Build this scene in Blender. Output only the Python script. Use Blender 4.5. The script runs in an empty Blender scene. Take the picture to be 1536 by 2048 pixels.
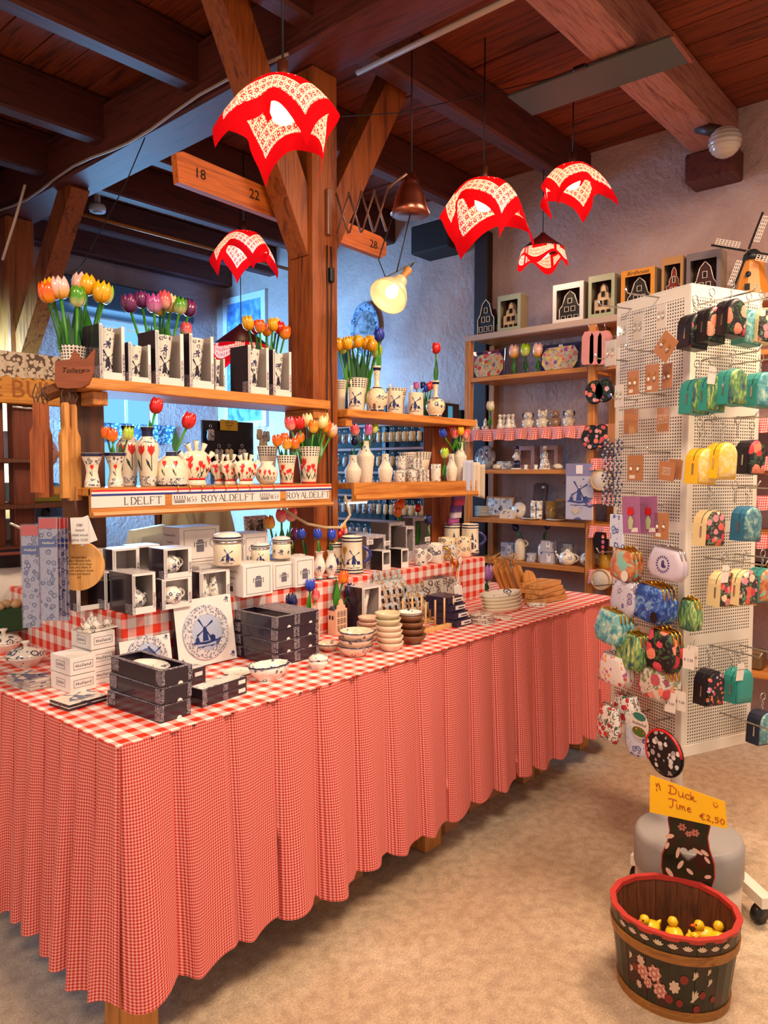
import bpy, bmesh, math, random
from mathutils import Vector, Matrix
random.seed(7)
SC = bpy.context.scene
COL = SC.collection
R = math.radians
PI = math.pi

# ------------------------------------------------------------------ camera, world, lights, exposure
FPX, CAMH, TILT, YAW = 1483.0, 1.45, math.atan(84/1483.0), R(41.35)
cam_d = bpy.data.cameras.new('camera')
cam_d.sensor_fit = 'HORIZONTAL'; cam_d.sensor_width = 36.0
cam_d.lens = FPX/1536*36.0; cam_d.clip_start = .02; cam_d.clip_end = 60
cam = bpy.data.objects.new('camera', cam_d); COL.objects.link(cam)
cam.location = (0, 0, CAMH); cam.rotation_euler = (PI/2-TILT, 0, YAW-PI/2)
SC.camera = cam
SC.view_settings.view_transform = 'Standard'; SC.view_settings.look = 'None'
SC.view_settings.gamma = 1.0; SC.view_settings.use_curve_mapping = False
SC.view_settings.exposure = 0.0
world = bpy.data.worlds.new('world'); SC.world = world; world.use_nodes = True
bg = world.node_tree.nodes['Background']
bg.inputs[0].default_value = (1.0, .82, .71, 1); bg.inputs[1].default_value = .84

def lamp(name, kind, loc, energy, color, size=.1, rot=None, size_y=None, spread=None):
 d = bpy.data.lights.new(name, kind); d.energy = energy; d.color = color
 if kind == 'AREA':
  d.size = size
  if size_y: d.shape = 'RECTANGLE'; d.size_y = size_y
  if spread: d.spread = spread
 else: d.shadow_soft_size = size
 o = bpy.data.objects.new(name, d); COL.objects.link(o); o.location = loc
 if rot: o.rotation_euler = rot
 return o
WARM = (1.0, .70, .42)
# daylight through the back window, an added blue side fill, and the shop's other ceiling lamps (behind and beside the camera)
lamp('window_daylight', 'AREA', (3.36, 6.05, 2.0), 45, (.22, .55, 1.0), .8, (R(-90), 0, 0), 1.4, R(95))
lamp('added_blue_side_fill', 'AREA', (1.42, 5.3, 1.75), 190, (.14, .48, 1.0), 1.0, (R(90), 0, R(-90)), 1.0, R(75))  # fill light added out of view to turn the back corner blue
lamp('ceiling_lamp_light', 'AREA', (1.0, .35, 3.1), 62, (1, .80, .60), .7, (0, 0, 0))
lamp('ceiling_lamp_light', 'AREA', (2.9, .3, 3.1), 92, (1, .70, .48), .7, (0, 0, 0))
lamp('ceiling_lamp_light', 'AREA', (-.6, 1.6, 3.1), 40, (1, .78, .58), .7, (0, 0, 0))

# ------------------------------------------------------------------ picture geometry -> places in the room
_fw = Vector((math.cos(YAW)*math.cos(TILT), math.sin(YAW)*math.cos(TILT), -math.sin(TILT)))
_rt = Vector((math.sin(YAW), -math.cos(YAW), 0)); _up = _rt.cross(_fw); _C = Vector((0, 0, CAMH))
def ray(px, py): return _fw + _rt*((px-768)/FPX) - _up*((py-1024)/FPX)
def SZ(px, py, z):
 d = ray(px, py); p = _C + d*((z-CAMH)/d.z); return p
def SX(px, py, x):
 d = ray(px, py); return _C + d*(x/d.x)
def SY(px, py, y):
 d = ray(px, py); return _C + d*(y/d.y)
def AT(px, py, dep):
 return _C + ray(px, py)*dep
def AD(px, p, u):
 """distance t along u from p so that p+u*t lies in the vertical picture line px"""
 v = Vector(p)-_C; u = Vector(u); k = (px-768)/FPX
 return (k*v.dot(_fw)-v.dot(_rt))/(u.dot(_rt)-k*u.dot(_fw))
def AY(px, y, z):   # x on the line (y, z)
 return AD(px, (0, y, z), (1, 0, 0))
def AX(px, x, z):
 return AD(px, (x, 0, z), (0, 1, 0))
def ZAT(p, py):     # height above p's foot where the vertical through p meets picture row py
 v = Vector(p)-_C; v.z = -CAMH; k = (1024-py)/FPX
 return (k*v.dot(_fw)-v.dot(_up))/(_up.z-k*_fw.z)
def DEP(p): return (Vector(p)-_C).dot(_fw)
def MPX(p): return DEP(p)/FPX          # metres per picture pixel at p

# ------------------------------------------------------------------ colours and materials
def srgb(h):
 if isinstance(h, tuple): return h if len(h) == 4 else (*h, 1)
 h = h.lstrip('#'); v = [int(h[i:i+2], 16)/255 for i in (0, 2, 4)]
 return tuple(c/12.92 if c <= .04045 else ((c+.055)/1.055)**2.4 for c in v) + (1,)
MATS = {}
class NT:
 def __init__(s, name):
  s.m = bpy.data.materials.new(name); s.m.use_nodes = True
  s.t = s.m.node_tree; s.b = s.t.nodes['Principled BSDF']; s.out = s.t.nodes['Material Output']
 def n(s, typ, **kw):
  nd = s.t.nodes.new(typ)
  for k, v in kw.items():
   if k.startswith('_'):
    setattr(nd, k[1:], v)
  for k, v in kw.items():
   if not k.startswith('_'):
    key = int(k[1:]) if k[0] == 'i' and k[1:].isdigit() else k
    s.set(nd.inputs[key], v)
  return nd
 def set(s, inp, v):
  if hasattr(v, 'is_output'): s.t.links.new(v, inp)
  elif hasattr(v, 'outputs'): s.t.links.new(v.outputs[0], inp)
  else: inp.default_value = v
 def math(s, op, a, b=0.0, c=None):
  nd = s.n('ShaderNodeMath', _operation=op); s.set(nd.inputs[0], a); s.set(nd.inputs[1], b)
  if c is not None: s.set(nd.inputs[2], c)
  return nd.outputs[0]
 def mix(s, f, a, b):
  nd = s.n('ShaderNodeMix', _data_type='RGBA'); s.set(nd.inputs[0], f)
  s.set(nd.inputs[6], srgb(a) if isinstance(a, str) else a); s.set(nd.inputs[7], srgb(b) if isinstance(b, str) else b)
  return nd.outputs[2]
 def ramp(s, f, stops, interp='LINEAR'):
  nd = s.n('ShaderNodeValToRGB'); cr = nd.color_ramp; cr.interpolation = interp
  while len(cr.elements) < len(stops): cr.elements.new(.5)
  for e, (p, c) in zip(cr.elements, stops): e.position = p; e.color = srgb(c)
  s.set(nd.inputs[0], f); return nd.outputs[0]
 def coord(s, which='Object', scale=(1, 1, 1), rnd=0.0):
  tc = s.n('ShaderNodeTexCoord').outputs[which]
  mp = s.n('ShaderNodeMapping'); s.set(mp.inputs[0], tc); mp.inputs[3].default_value = scale
  if rnd:
   oi = s.n('ShaderNodeObjectInfo'); r = s.math('MULTIPLY', oi.outputs['Random'], rnd)
   cb = s.n('ShaderNodeCombineXYZ'); 
   for i in range(3): s.set(cb.inputs[i], r)
   s.set(mp.inputs[1], cb)
  return mp.outputs[0]
 def noise(s, vec, scale, detail=3, dist=0.0, rough=.55):
  nd = s.n('ShaderNodeTexNoise'); s.set(nd.inputs['Vector'], vec); nd.inputs['Scale'].default_value = scale
  nd.inputs['Detail'].default_value = detail; nd.inputs['Distortion'].default_value = dist; nd.inputs['Roughness'].default_value = rough
  return nd.outputs[0]
 def vor(s, vec, scale, feature='F1', rnd=1.0, dim='3D'):
  nd = s.n('ShaderNodeTexVoronoi', _feature=feature, _voronoi_dimensions=dim); s.set(nd.inputs['Vector'], vec)
  nd.inputs['Scale'].default_value = scale; nd.inputs['Randomness'].default_value = rnd
  return nd
 def bump(s, h, strength=.3, dist=.01):
  nd = s.n('ShaderNodeBump'); nd.inputs['Strength'].default_value = strength; nd.inputs['Distance'].default_value = dist
  s.set(nd.inputs['Height'], h); s.set(s.b.inputs['Normal'], nd)
 def fin(s, col, rough=.5, metal=0.0, spec=.5, coat=0.0):
  s.set(s.b.inputs['Base Color'], srgb(col) if isinstance(col, str) else col)
  s.set(s.b.inputs['Roughness'], rough); s.b.inputs['Metallic'].default_value = metal
  s.b.inputs['Specular IOR Level'].default_value = spec; s.b.inputs['Coat Weight'].default_value = coat
  s.b.inputs['Coat Roughness'].default_value = .05
  MATS[s.m.name] = s.m; return s.m
def plain(name, col, rough=.5, metal=0.0, spec=.5, coat=0.0, var=.06):
 if name in MATS: return MATS[name]
 s = NT(name)
 c = srgb(col)
 n = s.noise(s.coord('Object', rnd=5), 9, 2)
 dk = tuple(x*(1-var*1.6) for x in c[:3])+(1,); lt = tuple(min(1, x*(1+var)) for x in c[:3])+(1,)
 return s.fin(s.mix(n, dk, lt), rough, metal, spec, coat)
def wood(name, dark, light, axis='X', scale=1.0, rough=.55, grain=14, knots=True):
 if name in MATS: return MATS[name]
 s = NT(name); sc = [grain]*3; sc['XYZ'.index(axis)] = 1.0
 v = s.coord('Object', tuple(sc), rnd=23)
 n1 = s.noise(v, 1.6*scale, 5, .8); n2 = s.noise(v, 7*scale, 3, .2)
 f = s.math('ADD', s.math('MULTIPLY', n1, .8), s.math('MULTIPLY', n2, .3))
 col = s.ramp(f, [(.36, dark), (.56, light), (.74, dark)])
 oi = s.n('ShaderNodeObjectInfo')
 hs = s.n('ShaderNodeHueSaturation'); s.set(hs.inputs['Color'], col)
 s.set(hs.inputs['Value'], s.math('ADD', s.math('MULTIPLY', oi.outputs['Random'], .3), .86))
 s.bump(n2, .25, .004)
 return s.fin(hs, rough)
def gingham(name, cell, red, white, rough=.6):
 s = NT(name); uv = s.coord('UV'); sp = s.n('ShaderNodeSeparateXYZ'); s.set(sp.inputs[0], uv)
 a = s.math('LESS_THAN', s.math('FRACT', s.math('DIVIDE', sp.outputs[0], 2*cell)), .5)
 b = s.math('LESS_THAN', s.math('FRACT', s.math('DIVIDE', sp.outputs[1], 2*cell)), .5)
 f = s.math('MULTIPLY', s.math('ADD', a, b), .5)
 r = srgb(red); w = srgb(white); 
 col = s.ramp(f, [(0, white), (.35, tuple(.42*w[i]+.58*r[i] for i in range(3))+(1,)), (.75, red)], 'CONSTANT')
 return s.fin(col, rough, spec=.4)
def delft(name, scale, base='#efe6d8', ink='#16255c', amount=.5, rough=.12, rnd=9, line=.0):
 if name in MATS: return MATS[name]
 s = NT(name); v = s.coord('Object', rnd=rnd)
 nz = s.n('ShaderNodeTexNoise'); s.set(nz.inputs['Vector'], v); nz.inputs['Scale'].default_value = scale*1.1
 vm = s.n('ShaderNodeVectorMath', _operation='SCALE'); s.set(vm.inputs[0], nz.outputs['Color']); vm.inputs['Scale'].default_value = .5/scale
 va = s.n('ShaderNodeVectorMath', _operation='ADD'); s.set(va.inputs[0], v); s.set(va.inputs[1], vm)
 vo = s.vor(va, scale); d = vo.outputs['Distance']
 core = s.math('LESS_THAN', d, .14)
 ring = s.math('LESS_THAN', s.math('ABSOLUTE', s.math('SUBTRACT', d, .34)), .085)
 vo2 = s.vor(va, scale*2.3); dots = s.math('LESS_THAN', vo2.outputs['Distance'], .2)
 sep = s.n('ShaderNodeSeparateColor'); s.set(sep.inputs[0], vo.outputs['Color'])
 on = s.math('LESS_THAN', sep.outputs[0], amount); on2 = s.math('LESS_THAN', sep.outputs[1], amount)
 f = s.math('MAXIMUM', s.math('MULTIPLY', s.math('MAXIMUM', core, ring), on), s.math('MULTIPLY', dots, on2))
 ik = srgb(ink); soft = s.noise(va, scale*3, 2)
 inkc = s.mix(soft, ink, tuple(.55*ik[i]+.25*srgb(base)[i] for i in range(3))+(1,))
 return s.fin(s.mix(f, base, inkc), rough, coat=.4)
def lace(name, scale, base='#1a1420', ink='#d9cfd6'):
 s = NT(name); v = s.coord('Object', rnd=3); vo = s.vor(v, scale)
 f = s.math('GREATER_THAN', s.math('SINE', s.math('MULTIPLY', vo.outputs['Distance'], 19.0)), .15)
 return s.fin(s.mix(f, base, ink), .4)
def blossom(name, bg, cols, scale, size=.42, rough=.55, leaf=None):
 """printed cloth: coloured blossoms and leaves on a ground"""
 s = NT(name); v = s.coord('Object', rnd=4); vo = s.vor(v, scale)
 sep = s.n('ShaderNodeSeparateColor'); s.set(sep.inputs[0], vo.outputs['Color'])
 k = len(cols); pal = s.ramp(sep.outputs[0], [(i/k, c) for i, c in enumerate(cols)], 'CONSTANT')
 wob = s.noise(v, scale*4, 2); d = s.math('ADD', vo.outputs['Distance'], s.math('MULTIPLY', wob, .25))
 f = s.math('LESS_THAN', d, size)
 shade = s.math('MULTIPLY', s.noise(v, scale*5, 2), 1.0); hs = s.n('ShaderNodeHueSaturation'); s.set(hs.inputs['Color'], pal)
 s.set(hs.inputs['Value'], s.math('ADD', shade, .55))
 ground = srgb(bg)
 if leaf:
  lf = s.math('GREATER_THAN', s.noise(v, scale*1.8, 2, 1.5), .56); ground = s.mix(lf, bg, leaf)
 return s.fin(s.mix(f, ground, hs.outputs[0]), rough)
def mottle(name, stops, scale, rough=.5, stretch=(1, 1, 1), dist=1.0):
 s = NT(name); v = s.coord('Object', stretch, rnd=6)
 return s.fin(s.ramp(s.noise(v, scale, 4, dist), stops), rough)
def clear(name, tint='#ffffff', alpha=.25, rough=.05):
 s = NT(name); tr = s.n('ShaderNodeBsdfTransparent'); gl = s.n('ShaderNodeBsdfGlossy'); gl.inputs['Roughness'].default_value = rough
 tr.inputs[0].default_value = srgb(tint); mx = s.n('ShaderNodeMixShader'); mx.inputs[0].default_value = alpha
 s.set(mx.inputs[1], tr); s.set(mx.inputs[2], gl); s.t.links.new(mx.outputs[0], s.out.inputs[0]); MATS[name] = s.m; return s.m
def glow(name, col, strength):
 s = NT(name); e = s.n('ShaderNodeEmission'); e.inputs[0].default_value = srgb(col); e.inputs[1].default_value = strength
 s.t.links.new(e.outputs[0], s.out.inputs[0]); MATS[name] = s.m; return s.m

# ------------------------------------------------------------------ mesh building
class G:
 def __init__(s): s.v = []; s.f = []; s.sm = []; s.uv = {}
 def add(s, vs, fs, smooth=False, uvs=None):
  o = len(s.v); s.v += [tuple(x) for x in vs]
  for i, f in enumerate(fs):
   if uvs: s.uv[len(s.f)] = uvs[i]
   s.f.append(tuple(o+k for k in f)); s.sm.append(smooth)
  return s
 def box(s, x0, y0, z0, x1, y1, z1, c=0.0):
  if x1 < x0: x0, x1 = x1, x0
  if y1 < y0: y0, y1 = y1, y0
  if z1 < z0: z0, z1 = z1, z0
  c = min(c, .45*min(x1-x0, y1-y0, z1-z0))
  if c <= 0:
   vs = [(x, y, z) for x in (x0, x1) for y in (y0, y1) for z in (z0, z1)]
   return s.add(vs, [(0, 1, 3, 2), (4, 6, 7, 5), (0, 4, 5, 1), (2, 3, 7, 6), (0, 2, 6, 4), (1, 5, 7, 3)])
  vs = []; idx = {}
  for i in (0, 1):
   for j in (0, 1):
    for k in (0, 1):
     X = (x0, x1)[i]; Y = (y0, y1)[j]; Z = (z0, z1)[k]
     xi = X+(c if i == 0 else -c); yi = Y+(c if j == 0 else -c); zi = Z+(c if k == 0 else -c)
     for a, p in ((0, (X, yi, zi)), (1, (xi, Y, zi)), (2, (xi, yi, Z))):
      idx[i, j, k, a] = len(vs); vs.append(p)
  F = []
  I = idx
  for i in (0, 1): F.append([I[i, 0, 0, 0], I[i, 1, 0, 0], I[i, 1, 1, 0], I[i, 0, 1, 0]])
  for j in (0, 1): F.append([I[0, j, 0, 1], I[1, j, 0, 1], I[1, j, 1, 1], I[0, j, 1, 1]])
  for k in (0, 1): F.append([I[0, 0, k, 2], I[1, 0, k, 2], I[1, 1, k, 2], I[0, 1, k, 2]])
  for i in (0, 1):
   for j in (0, 1): F.append([I[i, j, 0, 0], I[i, j, 1, 0], I[i, j, 1, 1], I[i, j, 0, 1]])
   for k in (0, 1): F.append([I[i, 0, k, 0], I[i, 1, k, 0], I[i, 1, k, 2], I[i, 0, k, 2]])
  for j in (0, 1):
   for k in (0, 1): F.append([I[0, j, k, 1], I[1, j, k, 1], I[1, j, k, 2], I[0, j, k, 2]])
  for i in (0, 1):
   for j in (0, 1):
    for k in (0, 1): F.append([I[i, j, k, 0], I[i, j, k, 1], I[i, j, k, 2]])
  cen = Vector(((x0+x1)/2, (y0+y1)/2, (z0+z1)/2)); G2 = []
  for f in F:
   a, b, d = (Vector(vs[q]) for q in f[:3]); nrm = (b-a).cross(d-a)
   if nrm.dot(a-cen) < 0: f = f[::-1]
   G2.append(tuple(f))
  return s.add(vs, G2)
 def lathe(s, prof, n=20, c=(0, 0, 0), sx=1, sy=1, smooth=True, mod=None, cap=True):
  vs = []; fs = []
  for j, (r, z) in enumerate(prof):
   for i in range(n):
    a = 2*PI*i/n; rr = r*(mod(a, z) if mod else 1)
    vs.append((c[0]+rr*math.cos(a)*sx, c[1]+rr*math.sin(a)*sy, c[2]+z))
  for j in range(len(prof)-1):
   for i in range(n):
    k = (i+1) % n; fs.append((j*n+i, j*n+k, (j+1)*n+k, (j+1)*n+i))
  if cap:
   if prof[0][0] > 1e-5: fs.append(tuple(range(n-1, -1, -1)))
   if prof[-1][0] > 1e-5: fs.append(tuple((len(prof)-1)*n+i for i in range(n)))
  return s.add(vs, fs, smooth)
 def tube(s, pts, r, n=8, closed=False, smooth=True, flat=1.0):
  P = [Vector(p) for p in pts]; m = len(P); rs = r if isinstance(r, (list, tuple)) else [r]*m
  vs = []; fs = []; prev = None
  for i, p in enumerate(P):
   if closed: t = P[(i+1) % m]-P[i-1]
   else: t = P[min(i+1, m-1)]-P[max(i-1, 0)]
   if t.length < 1e-9: t = Vector((0, 0, 1))
   t.normalize()
   if prev is None:
    a = Vector((0, 0, 1)) if abs(t.z) < .9 else Vector((1, 0, 0)); u = t.cross(a).normalized()
   else: u = (prev-t*prev.dot(t)).normalized()
   prev = u; w = t.cross(u)
   for k in range(n):
    a = 2*PI*k/n; vs.append(p+u*(math.cos(a)*rs[i])+w*(math.sin(a)*rs[i]*flat))
  L = m if closed else m-1
  for i in range(L):
   for k in range(n):
    a = i*n+k; b = i*n+(k+1) % n; c2 = ((i+1) % m)*n+(k+1) % n; d = ((i+1) % m)*n+k; fs.append((a, b, c2, d))
  if not closed: fs.append(tuple(range(n-1, -1, -1))); fs.append(tuple((m-1)*n+k for k in range(n)))
  return s.add(vs, fs, smooth)
 def prism(s, pts, th, o=(0, 0, 0), ax=(1, 0, 0), ay=(0, 0, 1), an=(0, 1, 0), hole=None):
  """outline in (ax, ay), thickness th along an"""
  o = Vector(o); ax = Vector(ax); ay = Vector(ay); an = Vector(an); m = len(pts)
  vs = [o+ax*p[0]+ay*p[1] for p in pts]+[o+ax*p[0]+ay*p[1]+an*th for p in pts]
  fs = [tuple(range(m)), tuple(range(2*m-1, m-1, -1))]+[(i, i+m, (i+1) % m+m, (i+1) % m) for i in range(m)]
  return s.add(vs, fs)
 def frame(s, x0, z0, x1, z1, bl, br, bb, bt, y0, y1):
  """rectangular ring in the xz plane"""
  O = [(x0, z0), (x1, z0), (x1, z1), (x0, z1)]; I = [(x0+bl, z0+bb), (x1-br, z0+bb), (x1-br, z1-bt), (x0+bl, z1-bt)]
  vs = [(p[0], y, p[1]) for y in (y0, y1) for L in (O, I) for p in L]; fs = []
  for i in range(4):
   k = (i+1) % 4
   fs += [(i, k, 4+k, 4+i), (8+k, 8+i, 12+i, 12+k), (i, 8+i, 8+k, k), (4+i, 4+k, 12+k, 12+i)]
  return s.add(vs, fs)
 def grid(s, fn, nu, nv, smooth=True, uvfn=None, closed_u=False):
  vs = [fn(i/nu, j/nv) for j in range(nv+1) for i in range(nu+1)]; fs = []; uvs = []
  for j in range(nv):
   for i in range(nu):
    a = j*(nu+1)+i; fs.append((a, a+1, a+nu+2, a+nu+1))
    if uvfn: uvs.append([uvfn(p/nu, q/nv) for p, q in ((i, j), (i+1, j), (i+1, j+1), (i, j+1))])
  return s.add(vs, fs, smooth, uvs if uvfn else None)
 def xf(s, m, start=0):
  for i in range(start, len(s.v)): s.v[i] = tuple(m @ Vector(s.v[i]))
  return s
 def mesh(s, name, boxuv=False):
  me = bpy.data.meshes.new(name); me.from_pydata(s.v, [], s.f)
  me.polygons.foreach_set('use_smooth', s.sm)
  if s.uv or boxuv:
   ul = me.uv_layers.new(name='UVMap')
   for p in me.polygons:
    if p.index in s.uv:
     for li, q in zip(p.loop_indices, s.uv[p.index]): ul.data[li].uv = q
    elif boxuv:
     n = p.normal; a = max(range(3), key=lambda k: abs(n[k]))
     for li in p.loop_indices:
      co = me.vertices[me.loops[li].vertex_index].co
      ul.data[li].uv = (co.y, co.z) if a == 0 else (co.x, co.z) if a == 1 else (co.x, co.y)
  me.update(); return me
def link(name, me, mat, parent=None, loc=None, rot=None):
 o = bpy.data.objects.new(name, me); COL.objects.link(o)
 if mat is not None:
  if not me.materials: me.materials.append(None)
  if me.materials[0] is None and me.users <= 1: me.materials[0] = mat
  elif me.materials[0] != mat:
   o.material_slots[0].link = 'OBJECT'; o.material_slots[0].material = mat
 if parent is not None: o.parent = parent
 if loc is not None: o.location = loc
 if rot is not None: o.rotation_euler = rot
 return o
def part(name, g, mat, parent, loc=None, rot=None, boxuv=False, label=None):
 o = link(name, g.mesh(name, boxuv) if isinstance(g, G) else g, mat, parent, loc, rot)
 if label: o['label'] = label
 return o
def tag(o, label, cat, group=None):
 o['label'] = label; o['category'] = cat
 if group: o['group'] = group
 return o
def thing(name, label, cat, loc=(0, 0, 0), rz=0.0, group=None, rot=None):
 o = bpy.data.objects.new(name, None); COL.objects.link(o); o.empty_display_size = .05
 o.location = loc; o.rotation_euler = rot if rot else (0, 0, rz); return tag(o, label, cat, group)
def one(name, label, cat, g, mat, loc=(0, 0, 0), rz=0.0, group=None, rot=None, boxuv=False):
 o = link(name, g.mesh(name, boxuv) if isinstance(g, G) else g, mat, None, loc, rot if rot else (0, 0, rz)); return tag(o, label, cat, group)
def struct(name, g, mat, parent=None, boxuv=False, label=None, loc=None):
 o = link(name, g.mesh(name, boxuv) if isinstance(g, G) else g, mat, parent, loc)
 if parent is None: o['kind'] = 'structure'
 if label: o['label'] = label
 return o
def dup(root, loc=None, rz=None, label=None, group=None):
 r = root.copy(); COL.objects.link(r)
 if loc is not None: r.location = loc
 if rz is not None: r.rotation_euler = (root.rotation_euler[0], root.rotation_euler[1], rz)
 if label: r['label'] = label
 if group: r['group'] = group
 for ch in list(root.children):
  c = ch.copy(); COL.objects.link(c); c.parent = r
  for g in list(ch.children):
   d = g.copy(); COL.objects.link(d); d.parent = c
 return r
_TXT = {}
def text_mesh(s, shear=0.0, space=1.0):
 k = (s, shear, space)
 if k not in _TXT:
  c = bpy.data.curves.new('t', 'FONT'); c.body = s; c.size = 1; c.shear = shear; c.space_character = space; c.resolution_u = 2
  c.align_x = 'CENTER'; c.align_y = 'CENTER'
  ob = bpy.data.objects.new('t', c); me = bpy.data.meshes.new_from_object(ob)
  vs = [tuple(v.co) for v in me.vertices]; fs = [tuple(p.vertices) for p in me.polygons]
  _TXT[k] = (vs, fs); bpy.data.objects.remove(ob); bpy.data.curves.remove(c); bpy.data.meshes.remove(me)
 return _TXT[k]
def write(parent, s, mat, o, size, ax=(1, 0, 0), ay=(0, 0, 1), name='lettering', shear=0.0, space=1.0, squash=1.0, lift=.0008):
 vs, fs = text_mesh(s, shear, space); o = Vector(o); ax = Vector(ax).normalized(); ay = Vector(ay).normalized(); n = ax.cross(ay)
 g = G(); g.add([o+ax*(v[0]*size*squash)+ay*(v[1]*size)+n*lift for v in vs], fs)
 return part(name, g, mat, parent)
def fan(g, pts, cen, mapf):
 """a flat print: closed outline as a fan round cen, mapped onto a surface"""
 vs = [mapf(*cen)]+[mapf(*p) for p in pts]; m = len(pts)
 g.add(vs, [(0, 1+i, 1+(i+1) % m) for i in range(m)])
def ell(cx, cy, rx, ry, n=10, a0=0.0):
 c, s_ = math.cos(a0), math.sin(a0); out = []
 for i in range(n):
  a = 2*PI*i/n; x = rx*math.cos(a); y = ry*math.sin(a); out.append((cx+x*c-y*s_, cy+x*s_+y*c))
 return out
# ------------------------------------------------------------------ shared materials
W_BEAM = wood('beam_wood_x', '#2a0d08', '#5d2415', 'X', 1.0, .6)
W_BEAMY = wood('beam_wood_y', '#2f0f09', '#64281a', 'Y', 1.0, .6)
W_GRAIN = wood('beam_grain_x', '#74382a', '#b87660', 'X', 1.3, .6)
W_PLANKY = wood('ceiling_wood_y', '#3f1409', '#8a3c1a', 'Y', .9, .55)
W_POST = wood('post_wood_z', '#5a2108', '#a35218', 'Z', .9, .45)
W_POSTD = wood('post_dark_z', '#3d1f10', '#6e3d1f', 'Z', .9, .5)
W_PINE = wood('pine_x', '#9a5418', '#d08a40', 'X', 1.0, .4)
W_PINEY = wood('pine_y', '#95511a', '#c9823c', 'Y', 1.0, .4)
W_PINEZ = wood('pine_z', '#95511a', '#c9823c', 'Z', 1.0, .4)
W_SIGN = wood('sign_wood_x', '#b06010', '#f0a02c', 'X', .8, .45)
W_BOARD = wood('board_wood_z', '#9a551c', '#d29650', 'Z', 1.2, .45)
W_BOARDX = wood('board_wood_x', '#94511c', '#d29a58', 'X', 1.2, .45)
WHITE = plain('white_glaze', '#efe6da', .12, coat=.4)
CREAM = plain('cream_glaze', '#f1e2c6', .15, coat=.3)
CARD = plain('white_card', '#eee6e0', .5)
CARDG = plain('grey_card', '#b9aca6', .55)
NAVY = plain('navy_card', '#2a1e2c', .22, coat=.3)
BLACK = plain('black_plastic', '#0e0b0d', .35)
INK = plain('blue_ink', '#1c2a66', .3)
INKD = plain('dark_ink', '#1a1730', .4)
STEEL = plain('bright_steel', '#c9c4bd', .25, 1.0)
COPPER = plain('copper', '#b5705a', .28, 1.0)
GOLD = plain('gold', '#d8a13e', .25, 1.0)
WIRE = plain('black_cable', '#120d0c', .5)
CABLE = plain('pale_cable', '#b49a86', .5)
RED = plain('red_paint', '#d3201c', .3)
GREEN = plain('leaf_green', '#3f8c1e', .35)
GREEND = plain('leaf_dark', '#1f5a24', .4)
KRAFT = plain('kraft_card', '#b5764a', .6)
CLOTH = plain('natural_cloth', '#d9cbb8', .8)
ROPE = plain('twine', '#c79a5c', .8)
CLEAR = clear('clear_plastic', alpha=.14)
D_SMALL = delft('delft_small', 60, amount=.5)
D_MED = delft('delft_medium', 34, amount=.5)
D_BIG = delft('delft_large', 22, amount=.45)
D_DENSE = delft('delft_dense', 48, amount=.95)
D_CREAM = delft('delft_cream', 42, base='#f3dfba', amount=.42)
D_FINE = delft('delft_fine', 95, amount=.85)
D_RIM = delft('delft_rim', 80, amount=1.0, ink='#141a40')
LACE = lace('lace_print', 120, '#1a1420', '#a99ea8')
LACEW = lace('lace_print_light', 130, '#e6dcda', '#1e2450')
GING = gingham('gingham_cloth', .026, '#e0351a', '#efe4dc', .45)
GINGS = gingham('fine_gingham', .0041, '#b60d0c', '#ee9f92', .85)
GINGR = gingham('ruffle_gingham', .006, '#c22a26', '#eec3bc', .85)

# ------------------------------------------------------------------ floor, walls, ceiling
def concrete():
 s = NT('concrete'); v = s.coord('Object')
 a = s.noise(v, 1.3, 5, .6); b = s.noise(v, 26, 4); c = s.noise(v, .5, 3, 1.2); d = s.noise(v, 160, 2)
 col = s.ramp(a, [(.3, '#ab9274'), (.5, '#cdb698'), (.7, '#e4d2b8')])
 col = s.mix(s.ramp(c, [(.40, '#ffffff'), (.56, '#000000')]), col, '#c0a688')
 col = s.mix(s.math('MULTIPLY', s.ramp(b, [(.35, '#ffffff'), (.6, '#000000')]), .35), col, '#74583f')
 vo = s.vor(v, 2.2); spot = s.math('LESS_THAN', s.math('ADD', vo.outputs['Distance'], s.math('MULTIPLY', b, .06)), .062)
 col = s.mix(s.math('MULTIPLY', spot, .75), col, '#3b2a1e')
 col = s.mix(s.math('MULTIPLY', s.ramp(d, [(.42, '#ffffff'), (.58, '#000000')]), .28), col, '#6e5236'); s.bump(s.math('ADD', b, d), .35, .004)
 return s.fin(col, s.math('ADD', s.math('MULTIPLY', a, .3), .45))
def plaster():
 s = NT('plaster'); v = s.coord('Object'); a = s.noise(v, 2.0, 5, .8); b = s.noise(v, 30, 4, .5); c = s.noise(v, 6, 4)
 col = s.ramp(a, [(.3, '#a88880'), (.6, '#bd9e94'), (.8, '#cbb0a8')])
 st = s.math('GREATER_THAN', s.noise(v, 9, 5, 2.0), .74); col = s.mix(s.math('MULTIPLY', st, .6), col, '#6d5a58')
 s.bump(s.math('ADD', s.math('MULTIPLY', c, 1.5), b), .55, .02)
 return s.fin(col, .8)
PLASTER = plaster()
g = G(); g.box(-3, -3, -.1, 4.6, 6.6, 0); struct('floor', g, concrete(), label='worn sandy concrete shop floor')
g = G(); g.box(4.45, -1.5, 0, 4.65, 6.3, 3.62); struct('wall_right', g, PLASTER, label='rough plaster wall behind the shelves')
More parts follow.
